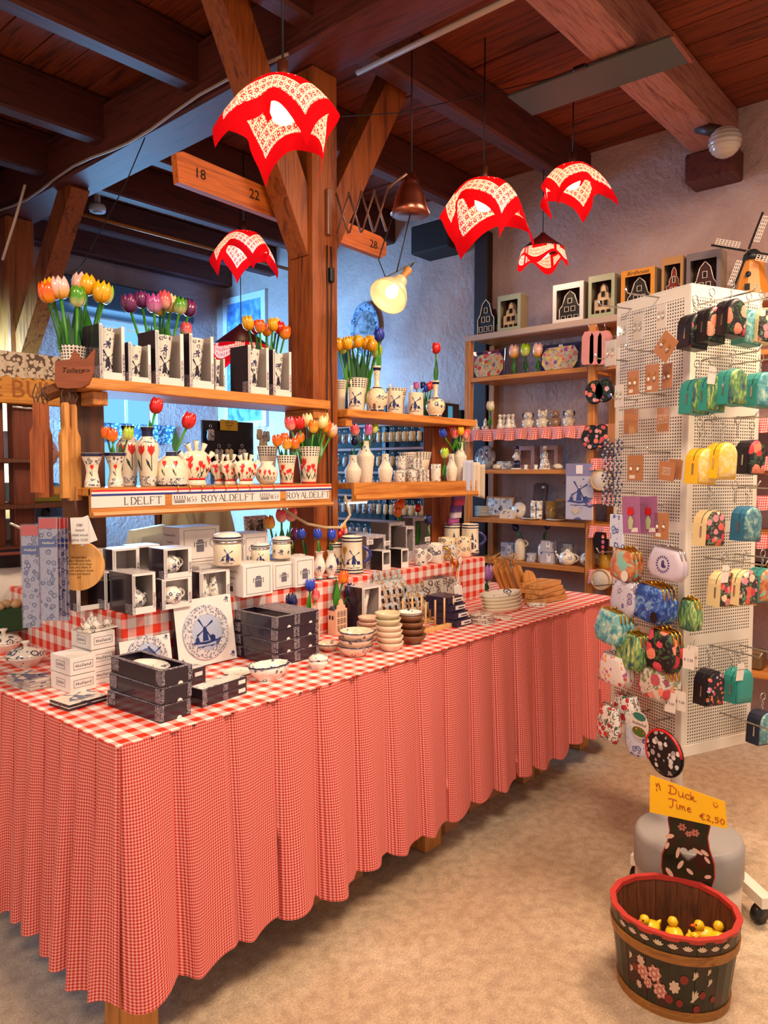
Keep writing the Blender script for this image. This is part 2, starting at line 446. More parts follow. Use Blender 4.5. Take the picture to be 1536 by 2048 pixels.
# back wall with a window opening
WX0, WX1, WZ0, WZ1 = 2.95, 3.78, 1.15, 2.75
g = G()
g.box(-3, 6.1, 0, WX0, 6.3, 3.62); g.box(WX1, 6.1, 0, 4.45, 6.3, 3.62); g.box(WX0, 6.1, 0, WX1, 6.3, WZ0); g.box(WX0, 6.1, WZ1, WX1, 6.3, 3.62)
struct('wall_back', g, PLASTER, label='plaster back wall round the window')
FRW = plain('window_paint', '#d9e2e6', .4)
g = G(); g.frame(WX0, WZ0, WX1, WZ1, .05, .05, .05, .05, 6.12, 6.2); win = struct('window_1', g, FRW, label='back window with pale frame and bluish daylight')
SKYG = glow('daylight_pane', '#7cc8f6', 1.25)
for i in range(3):
 for j in range(3):
  xa = WX0+.05+(WX1-WX0-.1)*i/3; xb = WX0+.05+(WX1-WX0-.1)*(i+1)/3; za = WZ0+.05+(WZ1-WZ0-.1)*j/3; zb = WZ0+.05+(WZ1-WZ0-.1)*(j+1)/3
  g = G(); g.box(xa+.012, 6.15, za+.012, xb-.012, 6.16, zb-.012); struct('pane', g, SKYG, win)
for i in (1, 2):
 g = G(); xa = WX0+.05+(WX1-WX0-.1)*i/3; g.box(xa-.012, 6.13, WZ0+.05, xa+.012, 6.19, WZ1-.05); struct('glazing_bar', g, FRW, win)
 g = G(); za = WZ0+.05+(WZ1-WZ0-.1)*i/3; g.box(WX0+.05, 6.135, za-.012, WX1-.05, 6.185, za+.012); struct('glazing_bar', g, FRW, win)
g = G(); g.box(2.75, 5.75, 2.76, 3.95, 6.1, 2.98, .01); struct('trim_1', g, plain('lintel_dark', '#38404a', .7), label='dark lintel beam over the back window')
g = G(); g.box(1.2, 4.2, 0, 1.4, 4.75, 3.62); g.box(1.2, 5.85, 0, 1.4, 6.1, 3.62); g.box(1.2, 4.75, 0, 1.4, 5.85, 1.25); g.box(1.2, 4.75, 2.65, 1.4, 5.85, 3.62); struct('added_wall_left', g, PLASTER, label='unseen plaster wall added round the blue side fill')  # unseen wall piece, added only to carry the frame of the side fill
g = G(); g.frame(4.75, 1.25, 5.85, 2.65, .06, .06, .06, .06, 1.26, 1.34); g.xf(Matrix(((0, 1, 0, 0), (1, 0, 0, 0), (0, 0, 1, 0), (0, 0, 0, 1)))); struct('added_side_frame', g, FRW, label='unseen window frame added around the blue side fill')  # unseen frame, added around the blue fill light
# ceiling: boards across the joists
CZ = 3.44
g = G(); g.box(-1.6, -1.2, CZ+.03, 4.6, 6.3, CZ+.10); ceil = struct('ceiling', g, plain('ceiling_dark', '#1c0b06', .9), label='dark plank ceiling on timber joists')
for k in range(36):
 x0 = -1.55+k*.168; me = None
 g = G(); h = random.uniform(0, .006); g.box(0, -1.15, CZ+h, .160, 6.25, CZ+.028); struct('plank', g, W_PLANKY, ceil, loc=(x0, 0, 0))
def beam_x(y, w, z0, x0, x1, mat, label):
 g = G(); g.box(x0, y, z0, x1, y+w, CZ-.002, .012); return struct('ceiling_beam', g, mat, label=label)
beam_x(1.31, .20, 3.20, -1.5, 4.46, W_GRAIN, 'broad grained ceiling beam nearest the camera')
for y, w, n in ((2.18, .10, 'behind the grey strip'), (2.94, .10, 'above the post'), (3.80, .10, 'beyond the post'), (4.46, .10, 'over the till'), (5.20, .11, 'near the window'), (.45, .11, 'out over the aisle'), (5.85, .12, 'against the back wall')):
 beam_x(y, w, 3.20, -1.5, 4.46, W_BEAM, 'dark ceiling joist '+n)
g = G(); g.box(2.06, -1.1, 3.12, 2.30, 6.1, 3.40, .012); struct('main_girder', g, W_BEAMY, label='heavy dark girder carried by the two posts')
g = G(); g.box(4.28, 1.28, 3.04, 4.46, 1.54, 3.2, .01); struct('corbel', g, W_BEAM, label='dark corbel under the broad beam at the wall')
# main post with braces
PX0, PX1, PY0, PY1 = 2.17, 2.315, 2.30, 2.47
g = G(); g.box(PX0, PY0, 0, PX1, PY1, 3.12, .008); struct('timber_post', g, W_POST, label='square timber post between the two shelf units')
def brace(p0, p1, w, y0, y1, mat, label):
 a = Vector(p0); b = Vector(p1); t = (b-a).normalized(); n = Vector((-t.y, t.x))*w/2
 g = G(); g.prism([a+n, a-n, b-n, b+n], y1-y0, (0, y0, 0)); return struct('knee_brace', g, mat, label=label)
brace((2.22, 2.38), (1.70, 3.42), .13, 2.33, 2.44, W_POST, 'slanting brace left of the post')
brace((2.27, 2.42), (2.84, 3.42), .13, 2.33, 2.44, W_POST, 'slanting brace right of the post')
g = G(); g.box(2.08, 5.12, 0, 2.26, 5.3, 3.12, .01); struct('timber_post', g, W_POST, label='far timber post at the left')
g = G(); a = Vector((5.2, 2.15)); b = Vector((4.35, 3.15)); t = (b-a).normalized(); n = Vector((-t.y, t.x))*.075
g.prism([a+n, a-n, b-n, b+n], .11, (2.12, 0, 0), (0, 1, 0), (0, 0, 1), (1, 0, 0)); struct('knee_brace', g, W_POST, label='slanting brace at the far left post')
# dark timber upright on the right wall
g = G(); ya = AX(983, 4.44, 2.6); yb = AX(957, 4.44, 2.6); g.box(4.38, ya, 0, 4.46, yb, 3.1, .006); struct('timber_upright', g, plain('upright_dark', '#2c1413', .6), label='dark timber upright on the right wall')
# dark box at the wall where the joist lands
g = G(); g.box(4.22, 3.12, 3.0, 4.45, 3.46, 3.2, .01); struct('beam_end', g, plain('beam_end_dark', '#1d0e0e', .7), label='dark beam end at the wall')
# plank with carved numbers
pl = thing('numbered_plank', 'orange plank carved with 18 22 28 fixed across the post', 'plank', (0, 0, 0))
g = G(); g.prism([(1.64, 2.535), (2.80, 2.50), (2.83, 2.52), (2.83, 2.58), (2.79, 2.60), (1.66, 2.655), (1.63, 2.64)], .035, (0, 2.475, 0)); part('board', g, wood('orange_plank', '#8c3a0e', '#d0691e', 'X'), pl)
NUM = plain('burnt_mark', '#1a0a06', .8)
for s_, x, z in (('18', 1.735, 2.592), ('22', 2.0, 2.585), ('28', 2.735, 2.548)): write(pl, s_, NUM, (x, 2.474, z), .055, name='carved_number')
# ------------------------------------------------------------------ the sales table: top, trestle, cloth, skirt, step
TX0, TX1, TY0, TZ = .868, 3.63, 1.60, .80
TYB = 2.72; TXL = 1.62; TYL = 3.2
tb = thing('display_table', 'long wooden sales table hidden under red gingham', 'table', (0, 0, 0))
g = G(); g.box(TX0+.01, TY0+.02, TZ-.04, TX1-.01, TYB, TZ-.006); part('tabletop', g, W_PINE, tb)
g = G(); g.box(TX0+.01, TYB, TZ-.04, TXL, TYL, TZ-.006); part('side_top', g, W_PINE, tb)
g = G(); g.box(TX0+.1, TY0+.09, .10, TX1-.1, TY0+.13, .22); part('lower_rail', g, W_PINE, tb)
for x, y in ((TX0+.03, TY0+.05), (2.15, TY0+.08), (TX1-.14, TY0+.12), (TX0+.05, 3.5), (TX1-.14, 2.5), (2.15, 2.5)):
 g = G(); g.box(x, y, 0, x+.10, y+.10, TZ-.04, .006); part('leg', g, W_PINEZ, tb)
g = G(); g.box(TX0, TY0, TZ-.006, TX1, TYB, TZ, .002); one('tablecloth', 'shiny red and white gingham oilcloth covering the long table', 'tablecloth', g, GING, boxuv=True)
g = G(); g.box(TX0, TYB, TZ-.006, TXL, TYL, TZ, .002); one('tablecloth', 'gingham oilcloth on the table wing at far left', 'tablecloth', g, GING, boxuv=True)
# pleated skirt, front and left side
def skirt(label, p0, p1, out, npl, drop, seed):
 rnd = random.Random(seed); p0 = Vector((*p0, TZ)); p1 = Vector((*p1, TZ)); L = (p1-p0).length; d = (p1-p0)/L; o = Vector((*out, 0))
 ph = [rnd.uniform(-.5, .5) for _ in range(npl+1)]; am = [rnd.uniform(.6, 1.3) for _ in range(npl+1)]
 def pleat(u):
  k = u*npl; i = int(min(k, npl-1e-6)); f = k-i
  return i, f
 def fn(u, v):
  i, f = pleat(u); a = am[i]
  # each pleat bulges forward then tucks sharply back at its end
  w = math.sin(PI*f**.7)*.5+.5*math.sin(2*PI*f+ph[i])*.3
  tuck = math.exp(-((f-.965)/.035)**2)+math.exp(-((f+.03)/.03)**2)
  depth = (.006+.050*v**.8)*w*a-.022*tuck*(1-.3*v)+.018*v
  along = .012*v*math.sin(2*PI*(f+ph[i]))
  drp = drop*v*(1+.022*math.sin(i*2.1+ph[i]*3)+.012*math.sin(2*PI*f))
  return p0+d*(L*u+along)+o*depth+Vector((0, 0, -drp-.001))
 g = G(); nu = npl*14; g.grid(fn, nu, 22, True, lambda u, v: (u*L*1.25, v*drop))
 m = g.mesh('table_skirt'); o_ = link('table_skirt', m, GINGS); return tag(o_, label, 'table skirt')
skirt('pleated fine red gingham skirt along the table front', (TX0+.002, TY0), (TX1, TY0+.02), (0, -1), 17, .645, 1)
skirt('pleated fine red gingham skirt on the table left side', (TX0, TYL), (TX0, TY0-.004), (-1, 0), 17, .625, 4)
skirt('pleated gingham skirt on the far right table end', (TX1, TY0), (TX1, TYB), (1, 0), 6, .63, 9)
PIN = plain('pin_head', '#2a1410', .3, .5)
gp = G()
for k in range(22):
 x = TX0+.09+k*.122; gp.lathe([(.0, .004), (.004, .002), (.0045, 0)], 8, (x, TY0-.002, TZ-.004))
o_ = one('cloth_pins', 'tiny dark pins along the front cloth edge', 'pin', gp, PIN); o_['kind'] = 'stuff'
# raised step
SX0, SX1, SY0, SZT = 1.17, 3.185, 2.11, 1.005
g = G(); g.box(SX0, SY0, TZ, SX1, TYB+.02, SZT, .004); g.box(SX0, TYB+.02, TZ, 1.6, 2.95, SZT, .004)
one('display_step', 'raised display step wrapped in red gingham oilcloth', 'display step', g, gingham('gingham_step', .029, '#e0351a', '#efe4dc', .45), boxuv=True)
# ------------------------------------------------------------------ shelf units over the table
RDZ, TSZ, RTZ = 1.395, 1.735, 1.715
su = thing('wall_shelf_unit', 'pine shelf unit left of the post with printed front strip', 'shelf unit', (0, 0, 0))
g = G(); g.box(1.115, 2.20, TSZ-.035, 2.168, 2.46, TSZ, .003); part('top_shelf', g, W_PINE, su)
g = G(); g.box(1.10, 2.155, RDZ-.025, 2.12, 2.298, RDZ, .003); g.box(1.10, 2.298, RDZ-.025, 2.168, 2.42, RDZ, .003); part('lower_shelf', g, W_PINE, su)
g = G(); g.prism([(2.150, 1.318), (2.150, RDZ), (2.166, RDZ), (2.166, 1.305), (2.142, 1.305), (2.136, 1.312), (2.140, 1.322)], 1.02, (1.10, 0, 0), (0, 1, 0), (0, 0, 1), (1, 0, 0)); part('fascia', g, W_PINE, su)
g = G(); g.box(1.135, 2.32, SZT, 1.24, 2.42, TSZ-.035, .006); part('upright', g, W_POSTD, su)
g = G(); g.box(1.16, 2.24, TSZ-.08, 1.21, 2.46, TSZ-.036, .003); part('bearer', g, W_PINEY, su)
g = G(); g.box(2.09, 2.22, TSZ-.075, 2.165, 2.40, TSZ-.036, .003); part('bearer', g, W_PINEY, su)
# ribbon and printed paper strips
for k, (c, n) in enumerate((('#d4222a', 'red'), ('#f0e6e2', 'white'), ('#1f2f86', 'blue'))):
 g = G(); z = RDZ-.006-k*.0062; g.box(1.101, 2.1485, z-.0062, 2.119, 2.1498, z); part('ribbon_stripe', g, plain('ribbon_'+n, c, .5), su)
PAPER = plain('strip_paper', '#e9ddd6', .5)
strips = [(182, 330), (344, 560), (572, 658)]
for a, b in strips:
 xa, xb = AY(a, 2.149, 1.36), min(AY(b, 2.149, 1.36), 2.119); g = G(); g.box(xa, 2.1484, 1.3345, xb, 2.1496, 1.3695); part('printed_strip', g, PAPER, su)
# serif capitals for the strip
LET = {'R': [(0, 0, 0, 1, 2), (0, 1, .45, .95, 1), (.45, .95, .45, .55, 2), (.45, .55, 0, .5, 1), (.2, .5, .6, 0, 2)],
 'O': [(.1, .2, .1, .8, 2), (.1, .8, .35, 1, 1), (.35, 1, .6, .8, 1), (.6, .8, .6, .2, 2), (.6, .2, .35, 0, 1), (.35, 0, .1, .2, 1)],
 'Y': [(0, 1, .3, .45, 2), (.6, 1, .3, .45, 1), (.3, .45, .3, 0, 2)], 'A': [(0, 0, .32, 1, 1), (.32, 1, .66, 0, 2), (.13, .35, .52, .35, 1)],
 'L': [(0.05, 0, .05, 1, 2), (.05, 0, .5, 0, 1), (.5, 0, .5, .2, 1)], 'D': [(.05, 0, .05, 1, 2), (.05, 1, .4, .95, 1), (.4, .95, .62, .5, 2), (.62, .5, .4, .03, 2), (.4, .03, .05, 0, 1)],
 'E': [(.05, 0, .05, 1, 2), (.05, 1, .5, 1, 1), (.05, .52, .4, .52, 1), (.05, 0, .52, 0, 1), (.5, 1, .5, .85, 1), (.52, 0, .52, .18, 1)],
 'F': [(.05, 0, .05, 1, 2), (.05, 1, .5, 1, 1), (.05, .52, .4, .52, 1), (.5, 1, .5, .85, 1)], 'T': [(.3, 0, .3, 1, 2), (0, 1, .6, 1, 1), (0, 1, 0, .85, 1), (.6, 1, .6, .85, 1)],
 '1': [(.15, 0, .15, 1, 2), (.15, 1, 0, .85, 1)], '6': [(.45, .95, .1, .5, 2), (.1, .5, .1, .15, 2), (.1, .15, .3, 0, 1), (.3, 0, .5, .2, 2), (.5, .2, .3, .55, 1), (.3, .55, .1, .4, 1)],
 '5': [(.1, 1, .5, 1, 1), (.1, 1, .1, .6, 1), (.1, .6, .45, .5, 1), (.45, .5, .45, .15, 2), (.45, .15, .1, 0, 1)], '3': [(.1, 1, .45, .9, 1), (.45, .9, .2, .55, 1), (.2, .55, .5, .35, 2), (.5, .35, .4, .05, 1), (.4, .05, .05, .05, 1)]}
def serif(g, s_, x, z, h, y, wmax=None):
 adv = {'O': .8, 'I': .3, '1': .35, ' ': .35}
 tot = sum(adv.get(c, .72) for c in s_); k = h if not wmax else wmax/tot
 for c in s_:
  for (x0, y0, x1, y1, w) in LET.get(c, []):
   a = Vector((x+x0*k, z+y0*h)); b = Vector((x+x1*k, z+y1*h)); t = (b-a)
   n = Vector((-t.y, t.x)).normalized()*(.065 if w == 2 else .03)*h; t = t.normalized()*.03*h
   q = [a-t+n, a-t-n, b+t-n, b+t+n]; g.add([(p.x, y, p.y) for p in q], [(0, 1, 2, 3)])
   if w == 2 and abs(x1-x0) < .12:
    for e in (a, b): g.add([(e.x-.13*h, y, e.y-.015*h), (e.x+.13*h, y, e.y-.015*h), (e.x+.13*h, y, e.y+.015*h), (e.x-.13*h, y, e.y+.015*h)], [(0, 1, 2, 3)])
  x += adv.get(c, .72)*k
def crown(g, cx, z, w, y):
 f = lambda a, b: (cx+a*w, y, z+b*w)
 for q in ([(-.5, 0), (.5, 0), (.5, .07), (-.5, .07)], [(-.5, .12), (.5, .12), (.5, .16), (-.5, .16)]): g.add([f(*p) for p in q], [(0, 1, 2, 3)])
 for k in range(5):
  a = -.5+k*.25; fan(g, ell(a, .52, .055, .055, 8), (a, .52), f)
  for dx in (-.09, .09): g.add([f(a+dx-.02, .16), f(a+dx+.02, .16), f(a+.015, .48), f(a-.015, .48)], [(0, 1, 2, 3)])
g = G(); yl = 2.1478
def px_x(p): return AY(p, 2.148, 1.355)
serif(g, 'L', px_x(249), 1.341, .023, yl); serif(g, 'DELFT', px_x(262), 1.341, .023, yl, px_x(325)-px_x(262))
crown(g, (px_x(349)+px_x(370))/2, 1.341, px_x(370)-px_x(349), yl); serif(g, '1653', px_x(374), 1.343, .016, yl, px_x(395)-px_x(374))
serif(g, 'ROYALDELFT', px_x(404), 1.341, .023, yl, px_x(510)-px_x(404))
crown(g, (px_x(521)+px_x(538))/2, 1.341, px_x(538)-px_x(521), yl); serif(g, '1653', px_x(541), 1.343, .016, yl, px_x(558)-px_x(541))
serif(g, 'ROYALDELFT', px_x(574), 1.341, .023, yl, px_x(660)-px_x(574))
o_ = part('strip_lettering', g, plain('strip_ink', '#3a3040', .5), su); o_['kind'] = 'stuff'
# gold ties along the ribbon
g = G()
for k in range(9):
 x = px_x(355+k*24); g.tube([(x, 2.146, RDZ+.004), (x+.006, 2.145, RDZ-.008), (x-.004, 2.145, RDZ-.02)], .0016, 5)
o_ = part('gold_twist_tie', g, GOLD, su); o_['kind'] = 'stuff'
# right hand unit
ru = thing('wall_shelf_unit', 'pine shelf unit right of the post with plain grained front', 'shelf unit', (0, 0, 0))
g = G(); g.box(2.32, 2.25, RTZ-.035, 3.30, 2.52, RTZ, .003); part('top_shelf', g, W_PINE, ru)
g = G(); g.box(2.32, 2.205, RDZ-.028, 3.225, 2.46, RDZ-.003, .003); part('lower_shelf', g, W_PINE, ru)
g = G(); g.prism([(2.195, 1.34), (2.195, RDZ), (2.21, RDZ), (2.21, 1.318), (2.186, 1.318), (2.18, 1.326), (2.185, 1.342)], .925, (2.30, 0, 0), (0, 1, 0), (0, 0, 1), (1, 0, 0)); part('fascia', g, W_PINE, ru)
g = G(); x = AY(848, 2.46, 1.2); g.box(x, 2.40, SZT, x+.17, 2.47, RTZ-.036, .005); part('upright', g, W_POST, ru)
g = G(); g.box(2.33, 2.27, RTZ-.075, 2.37, 2.50, RTZ-.036, .003); part('bearer', g, W_PINEY, ru)
g = G(); g.box(3.24, 2.27, RTZ-.075, 3.28, 2.50, RTZ-.036, .003); part('bearer', g, W_PINEY, ru)
FL = glow('tube_light', '#fff2d8', 14)
fl = thing('strip_light', 'small lit strip light under the right shelf front', 'lamp', (2.36, 2.24, 1.31))
g = G(); g.box(-.06, -.02, 0, .06, .02, .012, .003); part('housing', g, CARD, fl)
g = G(); g.box(-.055, -.016, -.006, .055, .016, 0, .002); part('diffuser', g, FL, fl)
# ------------------------------------------------------------------ shelving on the right wall
UX, UD = 4.10, .33
uy = [AX(928, UX, 1.5), AX(1165, UX, 1.5), .85]
uz = [2.335, 2.06, 1.715, 1.455, 1.135, .865]
un = thing('wall_rack', 'tall pine wall rack with six shelves at the right wall', 'shelf unit', (0, 0, 0))
for y in (uy[0], uy[1]-.025, uy[2]):
 for dx in (0, UD-.04): g = G(); g.box(UX+dx, y-.045, 0, UX+dx+.04, y, 2.335 if y != uy[0] else 2.31, .003); part('upright', g, W_PINEZ, un)
for z in uz:
 g = G(); g.box(UX+.002, uy[1]-.02, z-.03, UX+UD, uy[0]-.046, z-.002, .002); part('shelf', g, W_PINEY, un)
 g = G(); g.box(UX+.002, uy[2]+.001, z-.03, UX+UD, uy[1]-.071, z-.002, .002); part('shelf', g, W_PINEY, un)
g = G(); g.box(UX-.004, uy[2], 2.30, UX+.03, uy[0], 2.338, .003); part('top_rail', g, plain('pale_rail', '#b9a08e', .5), un)
def ruffle(y0, y1, z, h, label):
 L = y1-y0
 fn = lambda u, v: (UX-.012-.016*v*(1+math.sin(u*L*75))-.006*math.sin(u*L*190)*v, y0+L*u, z-h*v*(1+.06*math.sin(u*L*40)))
 g = G(); g.grid(fn, int(L*220), 5, True, lambda u, v: (u*L*1.2, v*h)); o = link('shelf_ruffle', g.mesh('shelf_ruffle'), GINGR); tag(o, label, 'ruffle', 'gingham ruffles on the wall rack')
ruffle(uy[1]-.02, uy[0]-.01, 1.715, .075, 'long red gingham ruffle below the animal figurines')
for z, h, n in ((1.715, .075, 'top'), (1.52, .07, 'second'), (1.32, .07, 'third'), (1.125, .07, 'fourth'), (.865, .08, 'lowest')):
 ruffle(uy[2], uy[1]-.06, z, h, n+' short gingham ruffle on the rack bay behind the pegboard stand')
# ------------------------------------------------------------------ kerchief pendant lamps
def hanky_mat():
 s = NT('kerchief_cloth'); uv = s.coord('UV'); sp = s.n('ShaderNodeSeparateXYZ'); s.set(sp.inputs[0], uv)
 m = s.math('MAXIMUM', s.math('ABSOLUTE', sp.outputs[0]), s.math('ABSOLUTE', sp.outputs[1]))
 band = s.math('MULTIPLY', s.math('GREATER_THAN', m, .50), s.math('LESS_THAN', m, .80))
 vo = s.vor(uv, 8.5, rnd=.2, dim='2D'); vo2 = s.vor(uv, 24, rnd=.4, dim='2D')
 fl = s.math('LESS_THAN', s.math('ABSOLUTE', s.math('SUBTRACT', vo.outputs['Distance'], .2)), .11)
 dt = s.math('LESS_THAN', vo2.outputs['Distance'], .27)
 pat = s.math('MAXIMUM', s.math('MULTIPLY', fl, s.math('GREATER_THAN', vo2.outputs['Distance'], .2)), s.math('MULTIPLY', dt, s.math('GREATER_THAN', vo.outputs['Distance'], .33)))
 w = s.math('MULTIPLY', band, s.math('SUBTRACT', 1.0, s.math('MULTIPLY', pat, .95)))
 # few white sprigs in the red field
 vo3 = s.vor(uv, 7, rnd=1, dim='2D'); sprig = s.math('LESS_THAN', vo3.outputs['Distance'], .10)
 w = s.math('MAXIMUM', w, s.math('MULTIPLY', sprig, s.math('LESS_THAN', m, .44)))
 col = s.mix(w, '#c00c14', '#f2d8ca')
 df = s.n('ShaderNodeBsdfDiffuse'); s.set(df.inputs[0], col); tr = s.n('ShaderNodeBsdfTranslucent'); s.set(tr.inputs[0], col)
 mx = s.n('ShaderNodeMixShader'); mx.inputs[0].default_value = .5; s.set(mx.inputs[1], df); s.set(mx.inputs[2], tr)
 s.t.links.new(mx.outputs[0], s.out.inputs[0]); MATS[s.m.name] = s.m; return s.m
HANKY = hanky_mat(); BULB = glow('bulb_glow', '#ffe3b0', 9)
def hanky_lamp(label, pos, a, rot, power, seed, cord_to=3.42, name='kerchief_lamp', slope=.55, cone=None):
 rnd = random.Random(seed); t = thing(name, label, 'lamp', pos, 0, 'red kerchief pendant lamps')
 ph = [rnd.uniform(0, 6.28) for _ in range(4)]; r1 = .36*a
 def fn(u, v):
  x, y = 2*u-1, 2*v-1; rho = a*math.hypot(x, y); th = math.atan2(y, x)
  fold = .16*math.sin(3*th+ph[0])+.15*math.sin(5*th+ph[1])+.07*math.sin(9*th+ph[3])
  if rho < r1: r = rho; z = .30*(r1-rho)
  else:
   e = rho-r1; k = min(e/(.9*a), 1.3)
   r = r1+e*(slope+.20*(1-k)+fold*k-.10*k*k); z = -e*(.55+.42*k-.2*fold)
  ang = th+rot+.10*math.sin(2*th+ph[2])*min(rho/a, 1)
  return (r*math.cos(ang), r*math.sin(ang), z)
 g = G(); g.grid(fn, 34, 34, True, lambda u, v: (2*u-1, 2*v-1)); part('kerchief_shade', g, HANKY, t)
 g = G(); g.tube([(0, 0, .30*r1-.03), (0, 0, .30*r1+.05)], .018, 10); part('lamp_holder', g, plain('brass_cap', '#5a2a18', .4, .3), t)
 zb = -.28*a
 g = G(); g.lathe([(0.001, -.05), (.03, -.043), (.042, -.015), (.038, .015), (.02, .045), (.014, .06)], 14, (0, 0, zb)); part('bulb', g, BULB, t)
 g = G(); g.tube([(0, 0, .30*r1+.05), (0, 0, cord_to-pos[2])], .0035, 6); part('cord', g, WIRE, t)
 lamp('kerchief_lamp_light', 'POINT', (pos[0], pos[1], pos[2]+zb-.085), power, WARM, .035)
 return t
p = AT(566, 172, 2.35); hanky_lamp('largest red kerchief lamp hanging in front of the post', p, .235, .5, 2.6, 3)
p = AT(968, 368, 3.42); hanky_lamp('red kerchief lamp over the table middle right of the post', p, .26, .25, 3.4, 5)
p = AT(1145, 335, 3.9); hanky_lamp('red kerchief lamp nearest the right wall', p, .222, .95, 3, 8)
p = AT(488, 468, 4.6); hanky_lamp('red kerchief lamp hanging behind the post at left', p, .24, .3, 2.6, 11)
def cone_lamp(label, pos, r, power, cord_to):
 t = thing('kerchief_cone_lamp', label, 'lamp', pos, 0, 'red kerchief pendant lamps')
 g = G(); g.lathe([(.012, .0), (.02, -.01), (r, -.75*r), (r, -.78*r), (.02, -.02)], 24, cap=False); part('cone_shade', g, plain('maroon_shade', '#4d0d10', .4), t)
 fn = lambda u, v: ((r*(.98+.12*v+.08*v*math.sin(8*PI*u)))*math.cos(2*PI*u), (r*(.98+.12*v+.08*v*math.sin(8*PI*u)))*math.sin(2*PI*u), -.76*r-.62*r*v*(1+.45*math.sin(8*PI*u+.6)))
 g = G(); g.grid(fn, 48, 8, True, lambda u, v: (u*9 % 2-1, .4+.6*v)); part('kerchief_trim', g, HANKY, t)
 g = G(); g.lathe([(0.001, -.05), (.035, -.03), (.035, .0), (.015, .03)], 12, (0, 0, -.8*r)); part('bulb', g, BULB, t)
 g = G(); g.tube([(0, 0, 0), (0, 0, cord_to-pos[2])], .0035, 6); part('cord', g, WIRE, t)
 lamp('kerchief_lamp_light', 'POINT', (pos[0], pos[1], pos[2]-.8*r-.1), power, WARM, .03)
cone_lamp('small maroon cone lamp with kerchief trim by the right wall', AT(1086, 466, 4.35), .125, 2.4, 3.42)
cone_lamp('maroon cone lamp with kerchief trim seen behind the boxed vases', AT(482, 648, 5.0), .19, 2.4, 3.42)
# ------------------------------------------------------------------ copper lamp on scissor arm
def scissor(t, p0, p1, n, h, mat):
 p0 = Vector(p0); p1 = Vector(p1); d = (p1-p0)/n
 for k in range(n):
  a = p0+d*k; b = p0+d*(k+1); up = Vector((0, 0, h))
  for q, (s, e) in enumerate(((a-up, b+up), (a+up, b-up))):
   off = Vector((0, .006*q, 0)); g = G(); g.tube([s+off, e+off], .006, 6, flat=.4); part('lattice_bar', g, mat, t)
ARM = plain('lamp_arm', '#8f6a5c', .4, .7)
t = thing('scissor_wall_lamp', 'copper bell lamp on scissor arm fixed to the post', 'lamp', (0, 0, 0))
a = SY(658, 425, PY0-.012); g = G(); g.box(a.x-.012, PY0-.02, ZAT(a, 470), a.x+.012, PY0-.001, ZAT(a, 378), .003); part('wall_plate', g, ARM, t)
b = AT(775, 420, 3.05); scissor(t, (a.x+.03, PY0-.03, a.z), (b.x, b.y, b.z), 4, .085, ARM)
c = AT(820, 430, 3.05)
g = G(); g.lathe([(.078, 0), (.082, .004), (.070, .03), (.062, .07), (.048, .105), (.036, .125), (.036, .140), (.022, .142), (.022, .165), (.001, .17)], 24, (c.x, c.y, c.z)); part('bell_shade', g, COPPER, t)
g = G(); g.tube([(b.x, b.y, b.z+.085), (c.x-.02, c.y, c.z+.16)], .007, 6); part('shade_bracket', g, ARM, t)
g = G(); g.tube([(c.x+.01, c.y, c.z+.17), (c.x+.01, c.y, 3.2)], .003, 6); g.tube([(c.x, c.y, c.z), (c.x-.06, c.y-.02, c.z-.12), (c.x-.12, c.y-.03, c.z-.26)], .003, 6); part('cord', g, WIRE, t)
# cream enamel spot lamp
t = thing('enamel_spot_lamp', 'cream enamel spot lamp with wooden handle glowing beside the post', 'lamp', AT(790, 575, 3.1), 0)
dirn = ((_C-Vector(t.location)).normalized()*.62-_rt*.42-Vector((0, 0, .55))).normalized(); q = dirn.to_track_quat('Z', 'Y'); t.rotation_mode = 'QUATERNION'; t.rotation_quaternion = q
ENAM = plain('cream_enamel', '#e8dcae', .3)
g = G(); g.lathe([(.018, -.06), (.03, -.055), (.035, -.02), (.055, .005), (.078, .05), (.083, .07), (.080, .07), (.052, .012), (.03, -.01), (.001, -.015)], 26, cap=False); part('shade', g, ENAM, t)
g = G(); g.lathe([(.001, .055), (.022, .05), (.026, .03), (.018, .005), (.012, -.01)], 14); part('bulb', g, glow('spot_bulb', '#fff0c8', 3.5), t)
g = G(); g.lathe([(.016, -.14), (.018, -.13), (.014, -.10), (.018, -.06)], 12); part('handle', g, W_BOARD, t)
p = Vector(t.location); lamp('spot_lamp_light', 'POINT', p+dirn*.14, .35, (1, .85, .6), .02)
g = G(); g.tube([p-dirn*.14, p-dirn*.17+Vector((.02, 0, .02)), p+Vector((-.06, 0, .03)), p+Vector((-.08, .02, .10)), p+Vector((.05, .05, .34))], .003, 6); one('lamp_cable', 'black cable hanging from the cream spot lamp', 'cable', g, WIRE)
# switch and cable down the post
sw = thing('cable_switch', 'black inline switch with two cables down the post front', 'switch', (0, 0, 0))
a = SY(663, 550, PY0-.012); g = G(); g.box(a.x-.012, PY0-.022, a.z-.03, a.x+.012, PY0-.001, a.z+.03, .003); part('switch_body', g, BLACK, sw)
for dx, s_ in ((.004, 1.0), (-.02, .6)):
 g = G(); g.tube([(a.x+dx+.004*math.sin(k*1.3*s_), PY0-.006, 2.40-k*.12) for k in range(12)], .0028, 6); part('cable', g, WIRE, sw)
